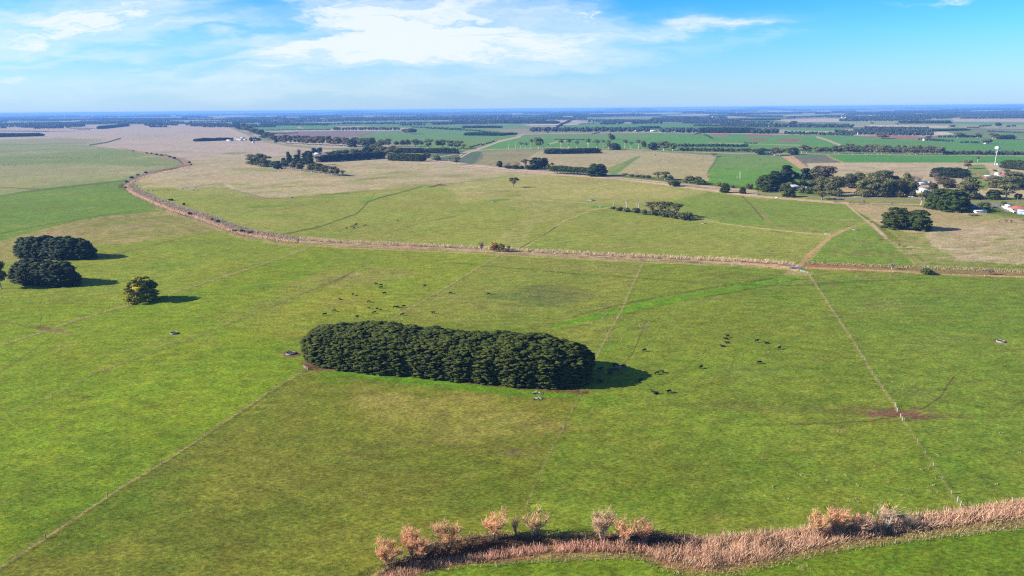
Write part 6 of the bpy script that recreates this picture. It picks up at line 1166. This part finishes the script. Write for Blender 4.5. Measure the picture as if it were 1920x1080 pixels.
# power poles
def pole(px, by, ty, label, n=1, mat='wood'):
    b_ = P(px, by); h = top_h(px, by, ty); t = empty('power_pole', b_, rnd.uniform(-.3, .3)); tag(t, label, 'power pole', 'power poles along the road'); g = G(); g.tube([(0, 0, -.3), (0, 0, h)], [0.2, 0.14], 8); obj('pole', g, M['conc'], t)
    g = G(); g.box(0, 0, h - 0.7, 2.6, 0.16, 0.18); obj('crossarm', g, M['wood'], t)
    for x_ in (-1.2, 0, 1.2):
        g = G(); g.tube([(x_, 0, h - .6), (x_, 0, h - .3)], [0.09, 0.06], 6); obj('insulator', g, M['white'], t)
pole(1205.5, 336, 321.5, 'power pole beside the bushes right of the cypress row'); pole(1460, 371.5, 355, 'power pole left of the dark round cypress in front of the long pale house'); pole(1615.5, 382, 362.5, 'power pole on the verge before the tall gum row'); pole(1906.5, 382, 366, 'power pole by the road near the red-roofed house'); pole(1504, 306, 299.5, 'small far power pole at the corner of the dark crop'); pole(876, 305, 298, 'small power pole at the corner of the blue-green crop')
# windpump
b_ = P(1387, 336); h = top_h(1387, 336, 321); t = empty('wind_pump', b_); tag(t, 'white windpump standing in the green paddock beside the autumn trees', 'windpump'); g = G()
for a in range(4):
    c_, s_ = math.cos(a * 1.571 + .78), math.sin(a * 1.571 + .78); g.tube([(c_ * 1.5, s_ * 1.5, 0), (c_ * .25, s_ * .25, h * .92)], [0.06, 0.05], 5)
for z in (.25, .5, .75):
    q = 1.5 - 1.3 * z; g.tube([(q, q * .9, h * z), (-q, q * .9, h * z), (-q, -q * .9, h * z), (q, -q * .9, h * z), (q, q * .9, h * z)], [0.035] * 5, 4)
obj('tower_frame', g, M['white'], t); g = G()
for k in range(12):
    a = k * .5236; g.add([(0.2 * math.cos(a), -.5, h * .95 + .2 * math.sin(a)), (1.6 * math.cos(a - .12), -.45, h * .95 + 1.6 * math.sin(a - .12)), (1.6 * math.cos(a + .12), -.65, h * .95 + 1.6 * math.sin(a + .12))], None, [[0, 1, 2]])
obj('fan', g, M['white'], t); g = G(); g.tube([(0, -.5, h * .95), (0, 1.0, h * .95)], [.08, .06], 5); g.box(0, 1.6, h * .95, .06, 1.2, .8); obj('tail_vane', g, M['white'], t)
t = empty('fence_post', P(1382, 334)); tag(t, 'single white post left of the windpump', 'post'); g = G(); g.tube([(0, 0, -.2), (0, 0, 3)], [.25, .2], 6); obj('post', g, M['white'], t)
# vehicles
def car(px, by, rz, mat, label, L=4.6, van=False):
    b_ = P(px, by); t = empty('parked_car', b_, rz); tag(t, label, 'car'); hb = 0.75; W = 1.8; g = G(); H = 1.9 if van else 1.45
    prof = [(-L / 2, .35), (-L / 2, .85), (-L * .3, .95), (-L * .18, H), (L * .28, H), (L * .42, .98), (L / 2, .9), (L / 2, .35)] if not van else [(-L / 2, .35), (-L / 2, 1.0), (-L * .38, H), (L * .48, H), (L / 2, 1.6), (L / 2, .35)]
    n = len(prof); V = [(x, -W / 2, z) for x, z in prof] + [(x, W / 2, z) for x, z in prof]; c0 = len(V)
    T = [[0, k + 1, k] for k in range(1, n - 1)] + [[n, n + k, n + k + 1] for k in range(1, n - 1)]
    g.add(V, [[k, (k + 1) % n, n + (k + 1) % n, n + k] for k in range(n)], T); obj('body', g, mat, t)
    g = G(); g.box(0.2, 0, H - .28, L * .5, W + .02, .36); obj('window', g, M['glass'], t)
    for x_ in (-L * .32, L * .32):
        for y_ in (-W / 2, W / 2):
            g = G(); g.tube([(x_, y_ - .1, .33), (x_, y_ + .1, .33)], [.33, .33], 14); obj('wheel', g, M['tyre'], t)
    for y_ in (-.6, .6):
        g = G(); g.box(-L / 2 - .02, y_, .72, .06, .32, .18); obj('headlight', g, M['white'], t)
car(1875.5, 387, -0.6, M['card'], 'dark car on the side road left of the white fence', 4.6); car(1706, 370, 0.1, M['carw'], 'white van parked left of another under the tall gum row', 4.8, True); car(1711, 370, 0.0, M['carw'], 'white car parked right of the van under the tall gum row', 4.4); car(1457, 371.5, 0.0, M['carw'], 'white car beside the pale track at the foot of the power pole', 4.6); car(1893, 391.5, 0.4, M['carw'], 'white car beside the red-roofed house', 4.4)

# ------------------------------------------------------------------ road surface, kept 4 mm above the ground
def ribbon(name, pts, w, mat, z=0.03):
    W_ = [P(x, y) for x, y in pts]; V = []; Q = []
    L_ = []
    for i, p in enumerate(W_):
        d = W_[min(i + 1, len(W_) - 1)] - W_[max(i - 1, 0)]; d /= np.linalg.norm(d); n = np.array([-d[1], d[0], 0]); V += [p + n * w / 2 + [0, 0, z], p - n * w / 2 + [0, 0, z]]
    Q = [[2 * i, 2 * i + 1, 2 * i + 3, 2 * i + 2] for i in range(len(W_) - 1)]
    o = bpy.data.objects.new(name, make_mesh(name, V, Q, None, [mat])); link(o); o['kind'] = 'structure'; return o
M['asph'] = plain('grey_asphalt', (0.15, 0.15, 0.155), 0.9, 0.12, 0.3); M['gravel'] = plain('pale_gravel', (0.36, 0.28, 0.20), 0.95, 0.2, 0.3)
ribbon('road', [(425, 235), (432, 240), (455, 250), (480, 259), (500, 267), (530, 272.5), (570, 276.5), (640, 281), (700, 286), (800, 300), (870, 311), (940, 317.5), (1035, 325), (1100, 329), (1145, 333), (1250, 343.5), (1330, 352), (1400, 359.5), (1450, 364), (1520, 369), (1600, 373), (1680, 376), (1780, 378.5), (1920, 380), (2400, 388)], 7.5, M['asph'])
ribbon('side_road', [(1856, 379.5), (1866, 383.5), (1880, 390), (1893, 397)], 6.5, M['asph'], 0.034)
ribbon('side_road', [(862, 296), (880, 286), (907, 277), (935, 266.5), (975, 257)], 5.5, M['gravel'], 0.03)
o = ribbon('creek_water', [(1482, 503), (1492, 502.5), (1505, 502)], 1.6, M['water'], 0.3); o.data.transform(Matrix.Translation((0, 0, -0.25)))
ribbon('creek_water', [(409, 407), (424, 417), (432, 424)], 2.5, M['water'], 0.05)
for (x, y, w, h_, c_) in [(1493, 502.5, 18, 4, 0)]:
    g = G(); p = P(x, y); g.add([p + [-4, -3, .06], p + [3, -3.5, .06], p + [4.5, 1.5, .06], p + [-1, 3.5, .06], p + [-5, 1, .06]], [[0, 1, 2, 3]], [[0, 3, 4]]); o = obj('pond', g, M['water']); o['kind'] = 'structure'

# ------------------------------------------------------------------ fences
def fence(name, label, lines, step, ph=1.25, r=0.055, big=3, mat='wood', cat='fence', wires=3, bigr=0.11):
    "post and wire fence following pixel polylines; every few posts a stouter one"
    W0 = P(*lines[0][0][:2]); base = empty(name, W0); tag(base, label, cat); cnt = 0; wg = G(); gsm = None
    for ln in lines:
        W_ = [P(p[0], p[1]) - W0 for p in ln]; acc_ = 0.0; nxt = 0.0
        for a, b_ in zip(W_[:-1], W_[1:]):
            for k in range(wires):
                z = ph * (0.35 + 0.3 * k); wg.tube([a + [0, 0, z], b_ + [0, 0, z]], 0.007, 3, 0, False)
            L = np.linalg.norm(b_ - a); d = (b_ - a) / L
            while nxt <= acc_ + L and cnt < 98:
                p = a + d * (nxt - acc_); st = cnt % big == 0; g = G(); q = p + [rnd.uniform(-.04, .04), 0, 0]
                g.tube([q + [0, 0, -.3], q + [rnd.uniform(-.05, .05), 0, ph * (1.18 if st else 1.0)]], bigr if st else r, 6); obj('post', g, M[mat], base); cnt += 1; nxt += step
            acc_ += L
    obj('wire', wg, M['wire'], base)
    return base
ff = [(p[0], p[1]) for p in FA]
fence('wire_fence', 'long post-and-wire fence running from the windbreak corner to the bottom left', [ff], 4.5, big=5, bigr=0.13)
fence('wire_fence', 'post-and-wire fence crossing left paddocks past the round trough', [FB], 8.0, big=4)
fence('wire_fence', 'fence broken by a muddy gateway near the golden cypress', [FC, FC2], 5.0, 1.3, big=3, mat='wood', bigr=0.15)
fence('wire_fence', 'fence rising to the creek beyond the golden cypress shadow', [FC3], 7.0, big=3); fence('wire_fence', 'far slanting fence above the two domed windbreaks', [FD], 9.0)
fence('wire_fence', 'fence from behind the big windbreak slanting up to the creek bushes', [FG], 6.0); fence('wire_fence', 'fence crossing the bright green drain down to the windbreak end', [FI], 8.0)
fence('wire_fence', 'thin fence running down from the windbreak right end with stout posts', [FI2], 9.0, 1.3, big=2, mat='wood', bigr=0.13); fence('wire_fence', 'right-hand fence from the creek crossing down to the muddy gateway', [FJ], 6.0, mat='wood', bigr=0.11)
fence('wire_fence', 'right-hand fence from the muddy gateway down to the near creek gate', [FJ2], 9.0, 1.3, big=2, mat='wood', bigr=0.13); fence('wire_fence', 'fence beside the white-edged path up to the village', [[(1587, 384), (1612, 404), (1640, 426), (1664, 449), (1700, 474), (1738, 500)]], 12.0)
fence('wire_fence', 'fence along the south side of the middle creek', [[(660, 467), (940, 479), (1210, 490), (1480, 505)]], 12.0, mat='dead'); fence('wire_fence', 'fence curving across the middle paddock to the copse', [[(985, 463), (1010, 447), (1035, 428), (1060, 413), (1110, 394), (1145, 388)]], 12.0)
fence('wire_fence', 'fence between the copse and the creek track', [[(1315, 412), (1360, 420), (1440, 430), (1560, 441)]], 12.0); fence('wire_fence', 'fence along the drain on the right', [[(1512, 505), (1600, 508), (1712, 513), (1920, 522)]], 10.0, mat='dead')
fence('wire_fence', 'fence on the south bank of the near creek', [[(930, 1061), (1100, 1050), (1180, 1049)], [(1560, 1036), (1700, 1016), (1920, 990)]], 5.0, mat='wood')
# board fence by the red-roofed house, rust-red yard fence
def wallfence(name, label, pts, h, mat, cat='fence'):
    W0 = P(*pts[0]); base = empty(name, W0); tag(base, label, cat)
    for (a, b_) in zip(pts[:-1], pts[1:]):
        A2, B2 = P(*a) - W0, P(*b_) - W0; m_ = (A2 + B2) / 2; L = np.linalg.norm(B2 - A2); an = math.atan2(B2[1] - A2[1], B2[0] - A2[0]); g = G(); g.box(m_[0], m_[1], h / 2, L, .12, h, rz=an); obj('panel', g, mat, base)
        g = G(); g.box(A2[0], A2[1], h * .55, .25, .25, h * 1.1, rz=an); obj('post', g, mat, base)
wallfence('board_fence', 'pale board fence along the side road before the red-roofed house', [(1878, 388.5), (1886, 392), (1893, 395.5), (1901, 399)], 1.9, M['fence_w'])
wallfence('iron_fence', 'rust-red iron fence round the yard near the phone tower', [(1828, 327), (1836, 331), (1850, 335.5), (1866, 334.5)], 2.2, M['rust']); wallfence('iron_fence', 'rust-red fence at the right edge behind the village gums', [(1908, 328), (1925, 330), (1950, 332)], 2.4, M['rust'])
# gates
def gate(name, label, a, b_, mat, h=1.3, bars=4, posts=True):
    A2, B2 = P(*a), P(*b_); base = empty(name, A2); tag(base, label, 'gate'); d = B2 - A2; L = np.linalg.norm(d); u = d / L
    g = G()
    for k in range(bars + 1): z = .25 + (h - .25) * k / bars; g.tube([u * .2 + [0, 0, z], u * (L - .2) + [0, 0, z]], 0.05, 5)
    for s_ in (.2, L / 2, L - .2): g.tube([u * s_ + [0, 0, .25], u * s_ + [0, 0, h]], 0.05, 5)
    obj('gate_frame', g, mat, base)
    for s_ in (0, L): g = G(); g.tube([u * s_ + [0, 0, -.3], u * s_ + [0, 0, 1.8]], 0.11, 8); obj('post', g, M['dead'], base)
gate('timber_gate', 'pale stay frame of two tall posts and a rail above the muddy patch', (1679, 762), (1682, 773), M['wood'], 1.35, 2); gate('timber_gate', 'pale stay frame of two tall posts and a rail below the muddy patch', (1688, 783), (1692, 789), M['wood'], 1.35, 2)
gate('timber_gate', 'white rail stay frame at the end of the fence above the near creek', (1795, 940), (1801, 949), M['conc'], 1.4, 1)
gate('farm_gate', 'metal gate at the creek crossing beside the little pond', (1500, 509), (1515, 513), M['steel']); gate('farm_gate', 'metal gate where the copse fence meets the dirt track', (1545, 439.5), (1556, 441), M['steel'])
gate('farm_gate', 'pale metal rails at the windbreak corner by the mud', (570, 690), (577, 694), M['dead'])
# troughs
def trough(px, py, wpx, label, mat='conc', h=0.75):
    b_ = P(px, py); r = wpx * depth(b_) / FPX / 2; t = empty('water_trough', b_); tag(t, label, 'water trough', 'round water troughs'); g = G(); n = 28; V = []
    for (rr, z) in ((r, -.1), (r, h), (r - .18, h), (r - .18, h - .3)):
        V += [(rr * math.cos(2 * math.pi * k / n), rr * math.sin(2 * math.pi * k / n), z) for k in range(n)]
    g.add(V, [[j * n + k, j * n + (k + 1) % n, (j + 1) * n + (k + 1) % n, (j + 1) * n + k] for j in range(3) for k in range(n)]); obj('rim', g, M[mat], t)
    g = G(); g.add([(0, 0, h - .22)] + [((r - .17) * math.cos(2 * math.pi * k / n), (r - .17) * math.sin(2 * math.pi * k / n), h - .22) for k in range(n)], None, [[0, k + 1, (k + 1) % n + 1] for k in range(n)]); obj('water', g, M['murk'], t)
trough(545, 663.5, 17, 'round concrete trough in a ring of mud at the windbreak left corner'); trough(326, 625.5, 13, 'round trough on the open green left paddock near two worn tracks'); trough(1160, 687.5, 13, 'round trough in the shadow of the windbreak, black cows about it')
trough(1876, 641, 14, 'round trough in a bare earth ring near the right edge'); trough(547, 370.5, 7, 'small pale trough at the edge of the big tan paddock'); trough(925, 377.5, 7, 'small pale trough on a bright green patch below the lone tree'); trough(969, 367, 5, 'smaller trough just below the lone flat-topped tree')
trough(1109, 376, 9, 'pale tank-like trough left of the copse', h=1.6); trough(1127, 388, 7, 'small trough on the bright green patch at the left end of the copse'); trough(1319, 419, 7, 'small pale trough beyond the copse shadow'); trough(1603, 431, 9, 'pale trough beside the end of the dirt track')
# fallen timber
def log(px, py, label, seed, L=6):
    rs = np.random.RandomState(seed); b_ = P(px, py); t = empty('fallen_log', b_, rs.uniform(-.3, .9)); tag(t, label, 'log'); g = G(); g.tube([(-L / 2, 0, .35), (0, .3, .4), (L / 2, 0, .3)], [.38, .3, .16], 8); obj('stem', g, M['dead'], t)
    for k in range(5): x = rs.uniform(-L * .3, L * .5); g = G(); g.tube([(x, 0, .35), (x + rs.uniform(.2, 1), rs.uniform(-1.6, 1.6), rs.uniform(.3, 1.3)), (x + 1.8, rs.uniform(-2.4, 2.4), rs.uniform(.2, 1.6))], [.14, .09, .03], 5); obj('branch', g, M['dead'], t)
log(1005, 738, 'bleached fallen branch lying upper one on the grass below the windbreak', 1, 3.6); log(1008, 748, 'darker fallen log lying lower one on the grass below the windbreak', 2, 4.4)
b_ = P(1172, 327.5); t = empty('timber_pile', b_); tag(t, 'dark brown heap of timber on the grass right of the cypress row', 'timber pile'); rs = np.random.RandomState(4)
g = G()
for k in range(40): a = rs.uniform(0, 3.1); c_ = np.array([rs.normal(0, 2.6), rs.normal(0, 1.6), rs.uniform(.2, 2.2)]); d = np.array([math.cos(a), math.sin(a), rs.uniform(-.2, .3)]) * 2.5; g.tube([c_ - d, c_ + d], [.3, .18], 5)
obj('stems', g, M['reedd'], t)
b_ = P(1827, 404); t = empty('rubble_heap', b_); tag(t, 'small reddish grey rubble heap below the low white shed', 'rubble heap'); g = G(); V, T = ico()
for k in range(26): s_ = rs.uniform(.5, 1.1); g.add(V * s_ * (1 + rs.uniform(-.2, .2, (len(V), 1))) + np.array([rs.normal(0, 3.2), rs.normal(0, 1.6), s_ * .4]), None, T)
obj('stones', g, M['reedd'], t)

# ------------------------------------------------------------------ cattle: one continuous skinned body per pose
def cow_mesh(pose):
    Vt = {}; E = []; R = {}
    def v(n, p, r): Vt[n] = p; R[n] = r
    def e(*ns): E.extend(zip(ns[:-1], ns[1:]))
    z0 = 0.0 if pose != 'lying' else -0.62
    v('pel', (-.75, 0, 1.18 + z0), (.27, .33)); v('mid', (-.1, 0, 1.10 + z0), (.36, .40)); v('chest', (.5, 0, 1.08 + z0), (.32, .40)); v('rump', (-1.02, 0, 1.16 + z0), (.2, .22))
    e('rump', 'pel', 'mid', 'chest')
    if pose == 'grazing': v('neck', (.98, .02, .92), (.17, .2)); v('poll', (1.28, .04, .56), (.13, .15)); v('muz', (1.40, .05, .2), (.085, .1))
    elif pose == 'standing': v('neck', (.95, 0, 1.32), (.16, .2)); v('poll', (1.22, 0, 1.5), (.13, .15)); v('muz', (1.6, 0, 1.32), (.085, .1))
    else: v('neck', (.95, .05, .78), (.16, .2)); v('poll', (1.18, .1, .98), (.13, .15)); v('muz', (1.5, .2, .82), (.085, .1))
    e('chest', 'neck', 'poll', 'muz')
    hz = Vt['poll']
    for s_, n in ((1, 'l'), (-1, 'r')): v('ear' + n, (hz[0] - .06, hz[1] + s_ * .27, hz[2] + .05), (.04, .03)); e('poll', 'ear' + n)
    if pose == 'lying':
        for s_, n in ((1, 'l'), (-1, 'r')):
            v('fk' + n, (.75, s_ * .38, .22), (.1, .1)); v('fh' + n, (.45, s_ * .5, .1), (.07, .07)); e('chest', 'fk' + n, 'fh' + n); v('hk' + n, (-.35, s_ * .5, .25), (.13, .13)); v('hh' + n, (-.7, s_ * .62, .1), (.07, .07)); e('pel', 'hk' + n, 'hh' + n)
    else:
        for s_, n, st in ((1, 'l', .1), (-1, 'r', -.12)):
            v('fs' + n, (.55, s_ * .2, .8), (.15, .14)); v('fk' + n, (.58 + st, s_ * .22, .42), (.075, .075)); v('ff' + n, (.56 + st, s_ * .22, .04), (.065, .07)); e('chest', 'fs' + n, 'fk' + n, 'ff' + n)
            v('hs' + n, (-.72, s_ * .24, .86), (.19, .16)); v('hk' + n, (-.98 - st * .6, s_ * .23, .5), (.08, .075)); v('hf' + n, (-.88 - st * .6, s_ * .23, .04), (.065, .07)); e('pel', 'hs' + n, 'hk' + n, 'hf' + n)
    v('t1', (-1.16, 0, 1.0 + z0), (.04, .04)); v('t2', (-1.17, .02, .55 if pose != 'lying' else .2), (.045, .045)); e('rump', 't1', 't2')
    names = list(Vt); ix = {n: i for i, n in enumerate(names)}; me_ = bpy.data.meshes.new('cow_frame'); me_.from_pydata([Vt[n] for n in names], [(ix[a], ix[b]) for a, b in E], [])
    o = bpy.data.objects.new('cow_frame', me_); COL.objects.link(o); md = o.modifiers.new('s', 'SKIN')
    for i, n in enumerate(names): me_.skin_vertices[0].data[i].radius = R[n]
    me_.skin_vertices[0].data[0].use_root = True
    sb = o.modifiers.new('u', 'SUBSURF'); sb.levels = 1; sb.render_levels = 1
    dg = bpy.context.evaluated_depsgraph_get(); out = bpy.data.meshes.new_from_object(o.evaluated_get(dg)); out.name = 'cow_' + pose
    bpy.data.objects.remove(o); out.materials.clear(); out.materials.append(M['cow'])
    for p in out.polygons: p.use_smooth = True
    return out
CM = {p: cow_mesh(p) for p in ('grazing', 'standing', 'lying')}
def cow(px, py, pose, label, group, rz=None, s=1.12):
    o = bpy.data.objects.new('cow', CM[pose]); link(o); o.location = P(px, py); o.rotation_euler = (0, 0, rnd.uniform(0, 6.28) if rz is None else rz); o.scale = (s, s, s); tag(o, label, 'cow', group); return o
PW = {'g': ('grazing', 'grazing'), 's': ('standing', 'standing'), 'l': ('lying', 'lying down')}
def herd(group, items):
    items = sorted(items)
    for k, (x, y, p) in enumerate(items): cow(x, y, PW[p][0], 'black cow %s, %s from left, %s' % (PW[p][1], ordinal(k), group), group, rnd.choice([0.2, 2.9, 1.2, 3.6, 0.6, 2.4]))
herd('herd behind the windbreak', [(609, 591, 'g'), (627, 584.5, 'g'), (638, 562, 'l'), (662, 554, 'g'), (692, 567.5, 'g'), (692, 579.5, 'g'), (702, 588, 'g'), (707, 581, 'g'), (705, 532.5, 'l'), (714, 536.5, 'g'), (714.5, 541, 'g'), (721, 552, 's'), (741, 577.5, 'g'), (746, 577, 'g'), (757, 576, 'g'), (669, 594, 'l'), (754, 592, 's'), (812, 588.5, 's'), (796, 536, 'l'), (845, 551, 'g'), (916, 553, 'g')])
herd('scattered herd right of the windbreak', [(1208, 659, 'g'), (1231, 702, 'g'), (1240, 699, 'g'), (1225, 736, 'l'), (1229.5, 739, 'l'), (1254, 737, 's'), (1314, 691, 's'), (1355, 650, 'l'), (1361, 636, 'l'), (1364, 632.5, 's'), (1363, 643.5, 'l'), (1419, 641.5, 's'), (1437, 644, 'l'), (1461, 655, 's'), (1424, 682, 'g')])
herd('cows in the windbreak shadow', [(1125, 695, 's'), (1144, 697, 's'), (1155, 696, 'g'), (1169, 688.5, 'g'), (1144, 702, 'g'), (1201, 713, 'l'), (1127, 716, 'l'), (1152, 687, 's')])
herd('small herd in the middle paddock', [(650, 429, 'g'), (659, 426, 'g'), (663, 425, 's'), (667, 423.5, 's'), (668, 421.5, 's'), (664, 429, 'g'), (672, 427.5, 'g'), (682, 424, 'g'), (686, 423, 'g'), (746, 415, 's')])
herd('line of cows below the tan field edge', [(278, 358, 'l'), (287, 358, 'g'), (315, 357.5, 'g'), (328, 357.5, 'g'), (343, 354.5, 'g'), (350, 353, 's'), (363, 357.5, 'g'), (366, 353, 'g'), (371, 357.5, 'g')])
herd('far cows on the tan paddock', [(1229, 290.5, 'g'), (1229, 292, 'g'), (1235, 290, 'g'), (1241, 292, 'g'), (1247, 293, 's'), (1270, 292, 'g'), (1284, 292, 'g'), (1293, 292, 'g'), (1319, 294.5, 'g'), (1324, 295.5, 'g'), (1317, 297.5, 's'), (1317, 300.5, 'g'), (1236, 301.5, 's'), (1257, 304, 'g'), (1345, 294.5, 's'), (1381, 296, 's'), (1362, 317.5, 'g'), (1366, 317.5, 'g'), (1425, 300.5, 's')])
herd('lower far herd at the left edge', [(7, 309.5, 'g'), (16, 309, 'g'), (23, 309.5, 'g'), (27, 312, 'g'), (30, 308.5, 's'), (49, 309, 's'), (29, 310.5, 'g')])
herd('upper far herd on the left green field', [(35, 294.5, 's'), (43, 295.5, 's'), (58, 296.5, 'g'), (64, 298, 'g'), (66, 299, 'g'), (71, 300, 'g'), (77, 295, 'g'), (82, 296, 'g'), (90, 296, 'g'), (98, 297, 'g'), (107, 294.5, 'g'), (119, 296.5, 'g'), (123, 294.5, 'g'), (132, 295, 'g'), (134, 297, 'g'), (149, 297, 'l'), (178, 295, 'g'), (181, 293, 'g'), (186, 294.5, 'g'), (153, 289, 's')])
cow(770, 314, 'standing', 'lone black cow on the big tan paddock near the road corner', None, 0.3); cow(787, 308, 'standing', 'second lone black cow farther right on the tan paddock near the road', None, 0.3)

# ------------------------------------------------------------------ far hills and wind turbines
def hill(px, base_row, hpx, wpx, seed, dist=34000.0):
    rs = np.random.RandomState(seed); d = ray(px, base_row); x0 = d[0] / d[1] * dist; n = 48; W_ = wpx * dist / FPX; H = hpx * dist / FPX; gx_, gy_ = np.meshgrid(np.linspace(-1, 1, n), np.linspace(-1, 1, 14)); r_ = np.sqrt(gx_ ** 2 + gy_ ** 2)
    H = min(H, 126); z = np.clip(1 - r_, 0, 1) ** 1.3 * H * (0.7 + 0.3 * fbm(gx_ * 3 + seed, gy_ * 2 + 5, seed, 3)) - 2
    V = np.stack([x0 + gx_ * W_ / 2, dist + gy_ * 1500, z], -1).reshape(-1, 3); idx_ = np.arange(14 * n).reshape(14, n); Q = np.stack([idx_[:-1, :-1], idx_[:-1, 1:], idx_[1:, 1:], idx_[1:, :-1]], -1).reshape(-1, 4)
    o = bpy.data.objects.new('hills', make_mesh('hills', V, Q, None, [M['far']], smooth=True)); link(o); o['kind'] = 'structure'
hill(658, 206, 9, 70, 1); hill(662, 206, 5, 180, 2); hill(1160, 201, 7, 90, 3); hill(1210, 201, 6, 70, 4); hill(1895, 198, 8, 130, 5); hill(1430, 200, 5, 140, 6)
def turbine(px, hpx, lb, spin):
    dist = 15000.0; d = ray(px, 214); x0 = d[0] / d[1] * dist; t = empty('wind_turbine', (x0, dist, 0)); tag(t, lb, 'wind turbine', 'wind turbines on the skyline'); h = hpx * dist / FPX
    g = G(); g.tube([(0, 0, 0), (0, 0, h)], [3.5, 2.0], 10); obj('tower', g, M['white'], t); g = G(); g.box(0, 0, h + 1, 4, 9, 4); obj('nacelle', g, M['white'], t)
    for k in range(3):
        a = spin + k * 2.094; g = G(); g.tube([(0, -6, h + 1), (math.cos(a) * 20, -6, h + 1 + math.sin(a) * 20), (math.cos(a) * 52, -6, h + 1 + math.sin(a) * 52)], [1.6, 2.2, .4], 4); obj('blade', g, M['white'], t)
for k, x in enumerate([9, 39, 66, 104, 120, 173, 206, 224, 252, 270]): turbine(x, 7.5, 'faint far wind turbine, %s from the left on the skyline' % ordinal(k), rnd.uniform(0, 2))
hz = bpy.data.meshes.new('haze')
g_ = G(); g_.box(0, 19000, 62.5, 100000, 64000, 131.0); hz = g_.mesh('haze', [])
hm = bpy.data.materials.new('haze'); hm.use_nodes = True; hm.node_tree.nodes.clear()
ho = hm.node_tree.nodes.new('ShaderNodeOutputMaterial'); hv = hm.node_tree.nodes.new('ShaderNodeVolumePrincipled')
hv.inputs['Color'].default_value = (0.20, 0.45, 1.0, 1); hv.inputs['Density'].default_value = 5.0e-5; hv.inputs['Anisotropy'].default_value = 0.0
hm.node_tree.links.new(hv.outputs[0], ho.inputs['Volume']); hz.materials.append(hm)
haze = link(bpy.data.objects.new('haze', hz)); haze['kind'] = 'stuff'; haze['label'] = 'pale blue air haze over the far paddocks'
